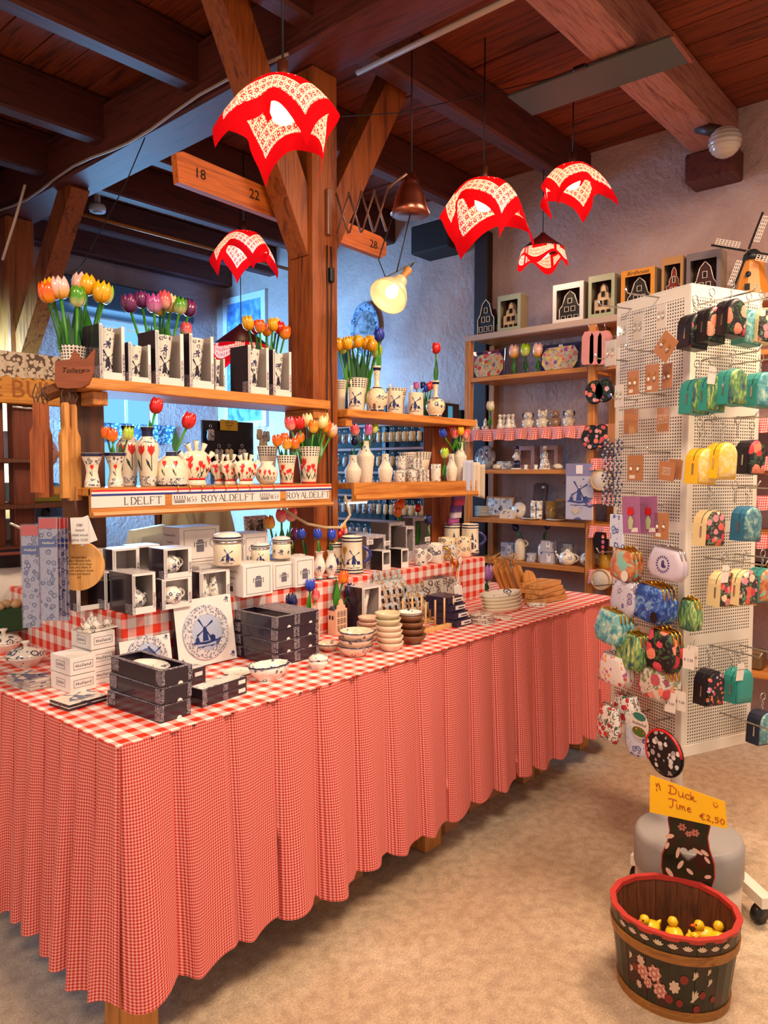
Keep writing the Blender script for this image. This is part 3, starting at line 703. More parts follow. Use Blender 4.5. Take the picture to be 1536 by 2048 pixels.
# other ceiling fittings
g = G(); g.box(-.6, -.095, -.012, .6, .095, 0, .003); a = SZ(1040, 210, 3.185); b = SZ(1365, 95, 3.185); m = (a+b)/2; L = (b-a).length
t = thing('grey_ceiling_board', 'long grey green board fixed under the ceiling beams', 'board', (m.x, m.y, 3.19), math.atan2(b.y-a.y, b.x-a.x))
g = G(); g.box(-L/2, -.12, -.014, L/2, .12, 0, .003); part('board', g, plain('grey_green_paint', '#4a4a42', .5), t)
g = G(); g.box(L/2-.01, -.122, -.017, L/2+.006, .122, .006, .002); part('end_cap', g, plain('rust_cap', '#8f4a32', .6), t)
g = G(); g.box(-.04, -.145, -.02, .02, -.12, 0, .004); part('connector', g, BLACK, t)
p = SZ(1450, 285, 2.98); p = AT(1450, 284, 3.72)
t = thing('ribbed_globe_lamp', 'white ribbed glass globe lamp at the beam end by the wall', 'lamp', p)
g = G(); rr = .077; prof = [(.001, -rr)]
for k in range(1, 40):
 th = PI*k/40; prof.append((rr*math.sin(th)*(1+.03*math.cos(k*1.65)), -rr*math.cos(th)))
prof.append((.001, rr)); g.lathe(prof, 28, sx=1, sy=1); part('globe', g, plain('ribbed_glass', '#b9a796', .25, coat=.4), t)
g = G(); g.tube([(0, .03, .06), (.02, .14, .12)], .03, 12); part('base', g, plain('lamp_base', '#3b2018', .5), t)
p = AT(195, 424, 5.0); t = thing('smoke_detector', 'small round white detector under the ceiling at left', 'detector', (p.x, p.y, p.z))
g = G(); g.lathe([(.05, 0), (.055, .012), (.055, .03), (.045, .05)], 20); part('body', g, plain('pale_blue_plastic', '#cdd9e2', .3), t)
g = G(); g.lathe([(.03, -.004), (.03, .002)], 16); part('grille', g, CARDG, t)
g = G(); g.tube([(0, 0, .05), (0, 0, CZ-p.z)], .02, 8); part('stem', g, CARDG, t)
# cables along the beams
def wire(label, pts, r, m): one('ceiling_cable', label, 'cable', G().tube(pts, r, 6), m)
wire('pale cable sagging along the girder at top left', [(2.035, y, 3.12+.02*math.sin(y*5)) for y in [2.3+.2*k for k in range(16)]], .007, CABLE)
wire('pale pipe along the girder towards the camera', [(2.33, y, 3.11) for y in (1.0, 1.6, 2.2)], .012, CABLE)
wire('pale conduit along the broad beam at top right', [(x, 1.545, 3.30+.015*math.sin(x*6)) for x in [2.3+.15*k for k in range(14)]], .011, CABLE)
wire('thin black wire strung under the ceiling across the lamps', [AT(560, 240, 2.9), AT(800, 226, 3.3), AT(960, 190, 3.5), AT(1130, 150, 3.6)], .0025, WIRE)
wire('thin black wire slanting down at the left ceiling', [AT(290, 275, 3.6), AT(250, 370, 3.7), AT(170, 520, 3.9), AT(140, 560, 4.0)], .003, WIRE)
wire('pale cable hanging down the far left post', [AT(50, 370, 3.4), AT(30, 440, 3.4), AT(5, 520, 3.4)], .006, CABLE)
wire('orange pipe under the far joists', [(2.4, 4.75, 3.12), (3.4, 4.75, 3.12), (4.4, 4.75, 3.12)], .014, plain('copper_pipe', '#a8621f', .4, .5))
# ------------------------------------------------------------------ builders for the goods
def tulip_mat(name, tip, base, mid=.35):
 if name in MATS: return MATS[name]
 s = NT(name); v = s.coord('Object'); sp = s.n('ShaderNodeSeparateXYZ'); s.set(sp.inputs[0], v)
 st = s.noise(s.coord('Object', (60, 60, 6), rnd=4), 1.2, 2)
 f = s.math('ADD', s.math('DIVIDE', sp.outputs[2], .045), s.math('MULTIPLY', s.math('SUBTRACT', st, .5), .5))
 return s.fin(s.ramp(f, [(max(mid-.25, 0), base), (mid+.2, tip)]), .22, coat=.35)
TC = {'yellow': tulip_mat('tulip_yellow', '#f7b414', '#e89a10'), 'orange': tulip_mat('tulip_orange', '#f2600e', '#f59a1c'), 'red': tulip_mat('tulip_red', '#e2201c', '#c2140f'),
      'pink': tulip_mat('tulip_pink', '#f0565e', '#f9b09a'), 'palepink': tulip_mat('tulip_pale', '#f2c0b4', '#eea83c'), 'purple': tulip_mat('tulip_purple', '#7a2a62', '#5a1e50'),
      'magenta': tulip_mat('tulip_magenta', '#b84a92', '#d890b4'), 'green': tulip_mat('tulip_green', '#4f9a1c', '#e0d89a', .3), 'yelgreen': tulip_mat('tulip_lime', '#a8cc24', '#d8dc7a'),
      'blue': tulip_mat('tulip_blue', '#2746c4', '#1c2f8c'), 'navy': tulip_mat('tulip_navy', '#1a2258', '#12183c'), 'yelred': tulip_mat('tulip_flame', '#ef8a1c', '#f6d24a'), 'white': tulip_mat('tulip_white', '#f0ead8', '#cfd890'), 'lilac': tulip_mat('tulip_lilac', '#b48ad6', '#9060b8'), 'cream': tulip_mat('tulip_cream', '#f4e2a4', '#eec85a')}
def bloom_mesh():
 g = G(); prof = [(.003, 0), (.012, .003), (.0185, .012), (.020, .024), (.0175, .037), (.0125, .046)]
 def pet(off, k, tipr):
  for q in range(3):
   a0 = off+q*2*PI/3
   def fn(u, v):
    i = v*(len(prof)-1); j = min(int(i), len(prof)-2); f = i-j; r = prof[j][0]*(1-f)+prof[j+1][0]*f; z = prof[j][1]*(1-f)+prof[j+1][1]*f
    w = (.62*PI)*(1-max(0, (v-.55)/.45)**2*.75)
    a = a0+(u-.5)*w; bul = 1+.07*math.cos((u-.5)*PI)
    return (r*k*bul*math.cos(a), r*k*bul*math.sin(a), z-(abs(u-.5)*2)**2*.006*v)
   g.grid(fn, 6, 6)
 pet(0, 1.0, 1); pet(PI/3, .90, 1); g.lathe([(.001, 0), (.011, .004), (.015, .02), (.009, .036), (.001, .04)], 9)
 return g.mesh('bloom')
BLOOM = bloom_mesh()
def leaf_mesh(bend=.35):
 def fn(u, v):
  w = .5*math.sin(PI*min(v*1.05, 1)**.75)+.05*(1-v); x = (u-.5)*w*.22
  return (x, .02+bend*v*v*.5-abs(u-.5)*w*.06, v)
 return G().grid(fn, 4, 10).mesh('leaf')
LEAF = leaf_mesh()
def tulip(base, head, colour, label, group=None, s=1.0, leaves=1, leaf=None, cat='tulip', lf=.6):
 """wooden tulip: stem from base to head (world points)"""
 base = Vector(base); head = Vector(head); t = thing('wooden_tulip', label, cat, base, 0, group); d = head-base; L = d.length
 mid = d*.5+Vector((-d.y, d.x, 0))*.04
 g = G(); g.tube([(0, 0, 0), mid, d], [.0042*s, .004*s, .0042*s], 7); part('stem', g, GREEN if random.random() < .6 else GREEND, t)
 dn = (d.normalized()*.8+Vector((0, 0, .35))).normalized(); rot = dn.to_track_quat('Z', 'Y').to_euler()
 b = part('bloom', BLOOM, TC[colour], t, d-dn*.002); b.rotation_euler = (rot[0], rot[1], rot[2]); sc = s*random.uniform(1.08, 1.22); b.scale = (sc, sc, sc*1.1)
 for k in range(leaves):
  l = part('leaf', LEAF, leaf or (GREEN if random.random() < .5 else GREEND), t, d*.22); lh = L*lf*random.uniform(.9, 1.2)
  lw = min(max(lh*2.0, .2), .34)*s; l.scale = (lw, lh*.7, lh); az = cam_ang(base)-PI/2+random.uniform(-.9, .9)+(PI if k % 2 else 0); l.rotation_euler = (d.normalized().to_track_quat('Z', 'Y').to_euler()[0]*.6, 0, az)
 return t
def bunch(items, base_px, y, z, label, group, s=1.0, leaves=1, spread=.35, side='y', dz=0.0):
 """items: (px, py, colour, dy) head positions; stems gather at base_px"""
 NTH = ['', 'second ', 'third ', 'fourth ', 'fifth ', 'sixth ', 'seventh ', 'eighth ', 'ninth ']
 cnt = {c: sorted(i[0] for i in items if i[2] == c) for c in {i[2] for i in items}}
 for (px, py, c, dy) in items:
  q = cnt[c]; wh = '' if len(q) == 1 else ('leftmost ' if px == q[0] else 'rightmost ' if px == q[-1] else NTH[q.index(px)]+'from left ')
  h = SY(px, py, y+dy) if side == 'y' else SX(px, py, y+dy)
  if side == 'y': bx = AY(base_px, y, z); b = Vector((bx+(h.x-bx)*spread, y+dy*spread*.6, z))
  else: by = AX(base_px, y, z); b = Vector((y+dy*spread*.6, by+(h.y-by)*spread, z))
  tulip(b, h-Vector((0, 0, .02*s)), c, f'{wh}{CN.get(c, c)} wooden tulip {label}', group, s, leaves)
CN = {'yelgreen': 'lime green', 'yelred': 'yellow and orange', 'palepink': 'pale pink'}
def lathe_part(name, prof, mat, parent, n=24, sx=1, sy=1, mod=None, loc=None): return part(name, G().lathe(prof, n, sx=sx, sy=sy, mod=mod, cap='band' not in name and 'rim' not in name), mat, parent, loc)
def prof_r(prof, z):
 for (r0, z0), (r1, z1) in zip(prof, prof[1:]):
  if min(z0, z1) <= z <= max(z0, z1) and z1 != z0: return r0+(r1-r0)*(z-z0)/(z1-z0)
 return prof[-1][0]
def cam_ang(loc): return math.atan2(-loc[1], -loc[0])
def onlathe(prof, ang, rz=0.0, off=.0009, sx=1.0, sy=1.0):
 """map (u metres round, z) to the outside of a lathe facing angle ang"""
 def f(u, z):
  r = prof_r(prof, z)+off; a = ang-rz-u/max(r, .004)*-1
  return (r*math.cos(a)*sx, r*math.sin(a)*sy, z)
 return f
P_RED = plain('tulip_print_red', '#d92a1c', .25); P_GRN = plain('tulip_print_green', '#23402a', .3); P_BLK = plain('print_black', '#1c1a22', .3)
def print_tulip(t, mapf, u, z, h, k=2, red=P_RED):
 """painted red tulips with dark leaves"""
 g = G(); gl = G(); rnd = random.Random(int(abs(u*1e4)+z*1e4))
 for q in range(k):
  uu = u+(q-(k-1)/2)*h*.55; hh = h*(.75+.25*((q+1) % 2)); zt = z+hh
  w = hh*.16; fan(g, [(uu-w, zt-w*.6), (uu-w*.2, zt-w*1.9), (uu+w*.2, zt-w*1.9), (uu+w, zt-w*.6), (uu+w*.9, zt+w*.9), (uu+w*.4, zt+w*.3), (uu, zt+w*1.1), (uu-w*.4, zt+w*.3), (uu-w*.9, zt+w*.9)], (uu, zt-w*.4), mapf)
  gl.add([mapf(uu-.06*w, zt-w*1.8), mapf(uu+.12*w, zt-w*1.8), mapf(u+.14*w, z), mapf(u-.06*w, z)], [(0, 1, 2, 3)])
  d = 1 if q % 2 else -1
  fan(gl, [(uu, z), (uu+d*w*1.2, z+hh*.3), (uu+d*w*1.5, z+hh*.55), (uu+d*w*.7, z+hh*.4)], (uu+d*w*.9, z+hh*.33), mapf)
 part('painted_tulip', g, red, t); part('painted_leaf', gl, P_GRN, t)
def print_mill(t, mapf, u, z, s, ink=None):
 """blue painted windmill with sails, house and ground line"""
 g = G(); q = lambda pts: fan(g, [(u+a*s, z+b*s) for a, b in pts], (u+sum(p[0] for p in pts)/len(pts)*s, z+sum(p[1] for p in pts)/len(pts)*s), mapf)
 q([(-.13, .15), (.13, .15), (.08, .55), (-.08, .55)]); q([(-.09, .55), (.09, .55), (.03, .68), (-.05, .66)])
 for a in (.6, 2.17, 3.74, 5.31):
  c, n = math.cos(a), math.sin(a); q([(c*.04, .6+n*.04), (c*.42+n*.05, .6+n*.42-c*.05), (c*.45-n*.03, .6+n*.45+c*.03), (c*.06-n*.02, .6+n*.06+c*.02)])
 q([(-.55, .10), (0, .03), (.55, .10), (.5, .15), (0, .12), (-.5, .16)]); q([(.2, .14), (.42, .14), (.42, .28), (.31, .36), (.2, .28)]); q([(-.45, .15), (-.25, .15), (-.3, .34), (-.42, .3)])
 for k in range(4): q([(-.4+.2*k, -.06-.03*(k % 2)), (-.2+.2*k, -.04), (-.2+.2*k, -.02), (-.4+.2*k, -.03)])
 return part('painted_windmill', g, ink or INK, t)
def print_flower(t, mapf, u, z, s, ink=None):
 g = G()
 for k in range(5):
  a = k*2*PI/5; fan(g, ell(u+.32*s*math.cos(a), z+.32*s*math.sin(a), .26*s, .15*s, 8, a), (u+.32*s*math.cos(a), z+.32*s*math.sin(a)), mapf)
 for k in range(3):
  a = 3.6+k*.7; fan(g, ell(u+.8*s*math.cos(a), z+.8*s*math.sin(a), .3*s, .1*s, 8, a), (u+.8*s*math.cos(a), z+.8*s*math.sin(a)), mapf)
 return part('painted_flower', g, ink or INK, t)
def lattice_mat():
 s = NT('lattice_glaze'); v = s.coord('Object'); sp = s.n('ShaderNodeSeparateXYZ'); s.set(sp.inputs[0], v)
 a = s.math('ARCTAN2', sp.outputs[1], sp.outputs[0]); p = s.math('MULTIPLY', a, 11.0); q = s.math('MULTIPLY', sp.outputs[2], 330.0)
 f = s.math('MULTIPLY', s.math('SINE', s.math('ADD', p, q)), s.math('SINE', s.math('SUBTRACT', p, q)))
 return s.fin(s.mix(s.math('GREATER_THAN', f, .25), '#f0e4d2', '#3a2c28'), .2, coat=.3)
LATT = lattice_mat()
def vase_thing(name, label, loc, prof, mat, group=None, cat='vase', n=24, sx=1, sy=1, rz=0, mod=None):
 t = thing(name, label, cat, loc, rz, group); lathe_part('body', prof, mat, t, n, sx, sy, mod); return t
def hollow(prof, th=.0025, depth=.5):
 """close a profile with an inner wall"""
 top = prof[-1]; h = top[1]; inner = [(max(r-th, .001), z) for r, z in prof[::-1] if z > h*(1-depth)]; return prof+inner+[(.001, inner[-1][1])]
# ---- gift carton with a window, open top view: local frame x right, y back, origin near corner
def window_carton(name, label, loc, w, d, h, content=None, rz=0, group=None, frame=CARD, side=NAVY, bb=.16, bt=.0, price=True, lacey=True, topopen=True, inner=CARDG):
 t = thing(name, label, 'gift box', loc, rz, group); th = .002
 g = G(); g.box(0, th, 0, th, d, h); part('side_panel', g, side, t)
 g = G(); g.box(w-th, th, 0, w, d, h); part('side_panel', g, inner, t)
 g = G(); g.box(th, d-th, 0, w-th, d, h); part('back_panel', g, inner, t)
 g = G(); g.box(th, th, 0, w-th, d-th, th); part('base_panel', g, inner, t)
 bl = w*.12; g = G()
 if bt <= 0:
  b = h*bb; g.add([(0, 0, 0), (w, 0, 0), (w, 0, h), (w-bl, 0, h), (w-bl, 0, b), (bl, 0, b), (bl, 0, h), (0, 0, h)]+[(x, th, z) for x, z in ((0, 0), (w, 0), (w, h), (w-bl, h), (w-bl, b), (bl, b), (bl, h), (0, h))],
              [(0, 1, 4, 5), (1, 2, 3, 4), (0, 5, 6, 7), (13, 12, 9, 8), (12, 11, 10, 9), (15, 14, 13, 8), (4, 3, 11, 12), (5, 4, 12, 13), (6, 5, 13, 14), (2, 1, 9, 10), (7, 6, 14, 15), (3, 2, 10, 11), (0, 7, 15, 8)])
 else: g.frame(0, 0, w, h, bl, bl, h*bb, h*bt, 0, th)
 part('front_frame', g, frame, t)
 if bt > 0: g = G(); g.box(0, 0, h, w, d, h+th); part('lid', g, frame if frame is not CARD else plain('carton_top', '#cfc8c8', .3), t)
 if lacey:
  g = G(); g.box(-.0008, .004, .002, -.0001, d*.32, h*.26); part('lace_print', g, LACE, t)
  g = G(); g.box(.001, -.0008, .002, w*.11, -.0001, h*.3); part('lace_print', g, LACEW, t)
  g = G(); g.box(w*.9, -.0008, h*.12, w*.985, -.0001, h*.5); part('sprig_print', g, LACEW, t)
  for q in (.03, .07): g = G(); g.box(bl*q*10-.0012, -.0006, h*.3, bl*q*10, -.0001, h*.97); part('edge_line', g, INKD, t)
 return t
def carton_from_px(c, rx, lx, ty, z, rz=0.0):
 """near-bottom corner pixel c on height z; right edge px, left-back edge px, top row -> loc, w, d, h"""
 p = SZ(c[0], c[1], z) if isinstance(c, tuple) and len(c) == 2 else Vector(c)
 u = Vector((math.cos(rz), math.sin(rz), 0)); v = Vector((-math.sin(rz), math.cos(rz), 0))
 return p, AD(rx, p, u), AD(lx, p, v), ZAT(p, ty)-z
# plain solid carton
def carton(name, label, loc, w, d, h, mat, rz=0, group=None, cat='box', lid=True, c=.0015):
 t = thing(name, label, cat, loc, rz, group); g = G(); g.box(0, 0, 0, w, d, h, c); part('body', g, mat, t)
 if lid: g = G(); g.box(.0006, .0006, h, w-.0006, d-.0006, h+.0012); part('lid_flap', g, mat, t)
 return t
# ------------------------------------------------------------------ top shelf of the left unit: boxed vases
ORD = ['first', 'second', 'third', 'fourth', 'fifth', 'sixth', 'seventh', 'eighth', 'ninth', 'tenth', 'eleventh', 'twelfth']
def boxed_vase(k, x0p, x1p, top, base, y, small, desc):
 x0, x1 = AY(x0p, y, TSZ+.05), AY(x1p, y, TSZ+.05); w = x1-x0; h = (base-top)*MPX((x0, y, TSZ)); d = .11 if not small else .075
 window_carton('vase_carton', f'{desc} windowed vase box on the top shelf', (x0, y, TSZ+.0005), w, d, h, group='boxed vases on the top shelf')
 r = w*.40; hv = h*.93; prof = [(r*.75, 0), (r*.7, .01), (r*.78, hv*.5), (r*1.02, hv*.97), (r*1.05, hv), (r*.9, hv), (r*.7, hv*.6), (.001, hv*.5)]
 t = vase_thing('patterned_vase', f'tall blue patterned vase inside the {desc} windowed box', (x0+w*.42, y+r*1.1+.004, TSZ+.003), prof, D_SMALL, 'vases standing in the window boxes')
 mf = onlathe(prof, -PI/2); print_mill(t, mf, 0, hv*.18, hv*.42, INKD); print_flower(t, mf, 0, hv*.72, hv*.1, INK)
boxed_vase(0, 200, 250, 652, 765, 2.25, False, 'leftmost tall')
boxed_vase(1, 258, 302, 690, 770, 2.235, True, 'leftmost short')
boxed_vase(2, 312, 368, 668, 777, 2.235, False, 'second tall')
boxed_vase(3, 380, 428, 674, 783, 2.235, False, 'third tall')
boxed_vase(4, 430, 450, 718, 785, 2.25, True, 'narrow short')
boxed_vase(5, 497, 538, 693, 790, 2.235, False, 'fourth tall')
boxed_vase(6, 547, 583, 702, 795, 2.235, False, 'rightmost tall')
# tulips behind the boxes
vz = TSZ
LT = [(.030, 0), (.031, .01), (.034, .05), (.042, .11), (.044, .115)]
t = vase_thing('lattice_vase', 'white lattice vase holding tulips at the shelf left end', (AY(147, 2.37, 1.78), 2.37, vz), hollow(LT), LATT, cat='vase')
bunch([(98, 590, 'orange', 0), (122, 582, 'palepink', -.02), (107, 585, 'yellow', .03), (154, 598, 'green', -.03), (173, 575, 'yellow', .02), (206, 592, 'yelgreen', 0), (200, 590, 'yellow', -.025), (160, 572, 'palepink', .04)], 150, 2.37, vz+.03, 'in the lattice vase at far left', 'tulips in the lattice vase at far left', 1.18, 1, .3)
t = vase_thing('lattice_vase', 'white lattice vase holding purple tulips behind boxes', (AY(318, 2.40, 1.78), 2.40, vz), hollow(LT), LATT)
bunch([(262, 612, 'purple', 0), (285, 603, 'purple', .02), (308, 612, 'magenta', -.01), (328, 605, 'pink', .02), (340, 612, 'cream', .04), (358, 615, 'green', -.01), (376, 620, 'purple', .02), (320, 618, 'palepink', .05)], 318, 2.40, vz+.03, 'above the second tall box', 'purple tulips behind the top boxes', 1.12, 1, .25)
t = vase_thing('lattice_vase', 'white lattice vase holding orange tulips beside the post', (AY(533, 2.41, 1.78), 2.41, vz), hollow(LT), LATT)
bunch([(498, 650, 'yellow', -.01), (520, 655, 'orange', -.03), (512, 658, 'red', .02), (545, 652, 'yellow', -.03), (558, 658, 'red', .01), (568, 668, 'orange', -.01), (533, 662, 'orange', .03), (552, 650, 'cream', .05)], 530, 2.41, vz+.03, 'above the two right boxes', 'orange tulips behind the top boxes', 1.0, 1, .3)
tulip((AY(372, 2.42, 1.75), 2.42, vz), SY(372, 672, 2.42), 'pink', 'pink wooden tulip peeping above the third tall box')
g = G(); g.tube([(0, 0, 0), (.006, 0, .10), (.004, 0, .145)], [.014, .010, .006], 8); g.tube([(-.012, 0, .12), (.02, 0, .15)], .003, 6)
one('green_figurine', 'dark green bronze figurine behind the third tall box', 'figurine', g, plain('verdigris', '#1f4a4c', .4), (AY(398, 2.44, 1.8), 2.44, vz))
g = G(); g.tube([(0, 0, 0), (.004, 0, .07), (0, 0, .10)], [.008, .006, .004], 8); g.lathe([(.001, 0), (.008, .004), (.001, .012)], 8, (0, 0, .10))
one('green_figurine', 'small thin green figurine behind the narrow short box', 'figurine', g, MATS['verdigris'], (AY(418, 2.44, 1.8), 2.44, vz))
# ------------------------------------------------------------------ lower left shelf: tulip pottery
PG = 'tulip pottery on the printed shelf'
def ring(t, r, z, h, mat, name='rim_band', n=24): lathe_part(name, [(r, z), (r, z+h)], mat, t, n)
DBLUE = plain('dark_blue_glaze', '#151a44', .12, coat=.4)
def band(t, prof, z0, z1, mat, name, n=24):
 g = G(); zs = [z0+(z1-z0)*k/6 for k in range(7)]; g.lathe([(prof_r(prof, z)+.0006, z) for z in zs], n, cap=False); part(name, g, mat, t)
def shelf_x(px, y): return AY(px, y, RDZ+.05)
def pot(px, wpx, top, base, y, shape, label, deco='tulip', name='tulip_vase'):
 x = shelf_x(px, y); k = MPX((x, y, RDZ)); h = (base-top)*k; r = wpx*k/2
 prof = [(a*r, b*h) for a, b in shape]; t = vase_thing(name, label, (x, y, RDZ+.0005), prof, CREAM, PG); return t, prof, h, r, cam_ang((x, y))
TRUMP = [(.70, 0), (.72, .03), (.62, .25), (.52, .45), (.62, .65), (.86, .86), (1, .93), (1.0, 1), (.92, 1), (.6, .7), (.001, .6)]
for px, y, lab in ((184, 2.20, 'leftmost trumpet vase with dark blue rim on printed shelf'), (231, 2.195, 'trumpet vase with dark blue rim holding orange and green tulips')):
 t, prof, h, r, a = pot(px, 42, 900, 969, y, TRUMP, lab); mf = onlathe(prof, a)
 band(t, prof, h*.9, h*.995, DBLUE, 'blue_rim'); band(t, prof, h*.68, h*.88, D_RIM, 'blue_border'); band(t, prof, h*.05, h*.26, D_RIM, 'blue_border'); print_tulip(t, mf, 0, h*.32, h*.3, 1)
SHOULDER = [(.62, 0), (.64, .02), (.72, .15), (.88, .45), (1.0, .62), (.92, .72), (.6, .8), (.45, .84), (.44, .93), (.6, 1), (.5, 1), (.3, .9), (.001, .85)]
for px, w, tp, y, lab in ((296, 46, 850, 2.225, 'tall shouldered vase with red tulip painting and blue neck'), (257, 46, 848, 2.31, 'tall shouldered tulip vase standing behind the trumpet vase')):
 t, prof, h, r, a = pot(px, w, tp, 968, y, SHOULDER, lab); mf = onlathe(prof, a)
 band(t, prof, h*.84, h*.995, DBLUE, 'blue_neck'); band(t, prof, h*.02, h*.17, D_RIM, 'blue_border'); band(t, prof, h*.73, h*.82, D_RIM, 'blue_border')
 for u in (-.022, .012): print_tulip(t, mf, u, h*.26, h*.38, 1)
SQUAT = [(.92, 0), (.95, .05), (1.0, .25), (.96, .5), (.75, .75), (.35, .9), (.3, .93), (.34, 1), (.26, 1), (.2, .9), (.001, .85)]
t, prof, h, r, a = pot(343, 66, 900, 968, 2.215, SQUAT, 'squat round vase with red tulips and blue foot border'); mf = onlathe(prof, a)
band(t, prof, .001, h*.05, DBLUE, 'blue_foot'); band(t, prof, h*.05, h*.24, D_RIM, 'blue_border'); band(t, prof, h*.88, h*.995, DBLUE, 'blue_neck')
for u in (-.024, .014): print_tulip(t, mf, u, h*.3, h*.4, 1)
# tulipieres: heart shaped flat vases with a fan of spouts
def tulipiere(px, wpx, top, base, y, label, ns=5):
 x = shelf_x(px, y); k = MPX((x, y, RDZ)); H = (base-top)*k; w = wpx*k/2; t = thing('tulip_fan_vase', label, 'vase', (x, y, RDZ+.0005), 0, PG)
 bh = H*.80; z0 = H*.13
 shape = [(.55, 0), (.58, .04), (.75, .15), (.95, .4), (1.0, .6), (.9, .8), (.6, .93), (.001, .97)]
 prof = [(a*w, z0+b*(bh-z0)) for a, b in shape]; g = G(); g.lathe(prof, 24, sy=.45); part('body', g, CREAM, t)
 g = G(); g.lathe([(w*.62, 0), (w*.66, .004), (w*.55, z0)], 24, sy=.55); part('foot', g, CREAM, t)
 g = G(); g.lathe([(w*.565, z0-.001), (w*.575, z0+.0065)], 24, sy=.56); part('red_band', g, RED, t)
 for q in range(ns):
  f = q/(ns-1)*2-1; a = f*.75; bx = f*w*.72; bz = z0+(bh-z0)*(.93-.30*f*f); L = H*.24
  d = Vector((math.sin(a), 0, math.cos(a))); o = Vector((bx, 0, bz)); g = G(); g.tube([o-d*.01, o+d*L*.5, o+d*L], [w*.12, w*.13, w*.19], 10); sp = part('spout', g, CREAM, t)
  g = G(); g.tube([o+d*L*1.0, o+d*(L+.0015)], w*.13, 8); part('spout_hole', g, INKD, sp)
 mf = lambda u, z: (u, -(.45*math.sqrt(max(prof_r(prof, z)**2-u*u, 1e-6))+.0012), z)
 print_tulip(t, mf, 0, z0+H*.03, H*.46, 3); print_tulip(t, mf, w*.42, z0+H*.03, H*.28, 2); print_tulip(t, mf, -w*.42, z0+H*.03, H*.3, 2)
 return t
tulipiere(393, 68, 876, 966, 2.215, 'largest white fan vase with spouts and red tulips', 5)
tulipiere(440, 44, 903, 966, 2.26, 'left small fan vase with spouts behind the row', 4)
tulipiere(462, 46, 903, 966, 2.225, 'middle small fan vase with spouts and red tulips', 4)
tulipiere(492, 54, 902, 966, 2.185, 'front small fan vase with five spouts and red tulips', 5)
BALL = [(.5, 0), (.55, .02), (.85, .2), (1.0, .42), (.9, .65), (.6, .82), (.5, .88), (.62, 1), (.5, .96), (.001, .85)]
t, prof, h, r, a = pot(533, 46, 920, 966, 2.19, BALL, 'small round ball vase with ruffled mouth and red tulips'); mf = onlathe(prof, a)
for u in (-.016, .004, .02): print_tulip(t, mf, u, h*.2, h*.4, 2)
CUP = [(.62, 0), (.63, .01), (.72, .4), (.9, .85), (1.0, .97), (1.0, 1)]
for px, w, tp, y, lab, pr in ((535, 42, 890, 2.32, 'plain white lattice cup at the shelf back', 0), (573, 40, 908, 2.20, 'lattice rimmed cup vase with short orange tulips', 1), (617, 48, 892, 2.215, 'tall lattice rimmed cup vase with mixed tulips by the post', 1)):
 x = shelf_x(px, y); k = MPX((x, y, RDZ)); h = (965-tp)*k; r = w*k/2; prof = [(a*r, b*h) for a, b in CUP]
 t = vase_thing('lattice_cup_vase', lab, (x, y, RDZ+.0005), hollow(prof, .003, .4), CREAM, PG); mf = onlathe(prof, cam_ang((x, y)))
 band(t, prof, h*.74, h*.985, LATT, 'lattice_rim'); band(t, prof, .0005, h*.05, RED, 'red_foot')
 if pr:
  for u in (-.016, 0, .016): print_tulip(t, mf, u, h*.12, h*(.34 if u else .5), 2)
bunch([(215, 868, 'orange', .0), (225, 873, 'orange', -.02), (254, 870, 'yelgreen', -.01)], 233, 2.195, RDZ+.06, 'in the trumpet vase', 'tulips in the trumpet vase', .72, 1, .3)
tulip((shelf_x(298, 2.225), 2.225, RDZ+.15), SY(310, 826, 2.22), 'red', 'red wooden tulip with a spiky leaf in the tall vase', s=.95)
tulip((shelf_x(345, 2.215), 2.215, RDZ+.09), SY(373, 856, 2.2), 'red', 'red wooden tulip leaning out of the squat vase', s=1.05)
bunch([(556, 884, 'orange', 0), (570, 878, 'orange', .02), (573, 890, 'yelred', -.02), (588, 890, 'orange', 0), (598, 878, 'orange', .01)], 573, 2.20, RDZ+.07, 'in the short lattice cup', 'tulips in the short lattice cup', .78, 1, .5)
bunch([(583, 850, 'pink', 0), (600, 848, 'red', -.02), (615, 845, 'cream', .01), (626, 855, 'yelred', -.03), (643, 848, 'cream', 0), (650, 855, 'orange', .0), (632, 836, 'pink', .03), (660, 864, 'palepink', .01), (646, 840, 'cream', .04)], 617, 2.215, RDZ+.08, 'in the tall lattice cup', 'tulips in the tall lattice cup', .98, 1, .4)
# ------------------------------------------------------------------ right hand unit, top shelf
def rx(px, y, z): return AY(px, y, z+.05)
RG = 'blue and white ware on the right top shelf'
def rvase(px, wpx, top, base, y, z, shape, label, mat, name='delft_vase', cat='vase', n=24, sx=1, sy=1, group=RG):
 x = rx(px, y, z); k = MPX((x, y, z)); h = (base-top)*k; r = wpx*k/2; prof = [(a*r, b*h) for a, b in shape]
 t = vase_thing(name, label, (x, y, z+.0005), prof, mat, group, cat, n, sx, sy); return t, prof, h, r, cam_ang((x, y))
BULBV = [(.60, 0), (.66, .02), (.62, .06), (.7, .09), (.95, .22), (1.0, .32), (.85, .44), (.45, .52), (.22, .58), (.22, .7), (.28, .88), (.38, .97), (.38, 1), (.3, 1), (.001, .9)]
for px, w, tp, y, lab in ((754, 44, 724, 2.285, 'long necked round delft vase holding a blue tulip'), (871, 40, 743, 2.285, 'long necked round delft vase holding a red tulip')):
 t, prof, h, r, a = rvase(px, w, tp, 815, y, RTZ, BULBV, lab, D_CREAM); mf = onlathe(prof, a)
 band(t, prof, h*.9, h*.96, DBLUE, 'blue_neck_band'); band(t, prof, h*.015, h*.045, DBLUE, 'blue_foot_band'); band(t, prof, h*.51, h*.535, DBLUE, 'blue_shoulder_band'); print_flower(t, mf, .012, h*.33, h*.06)
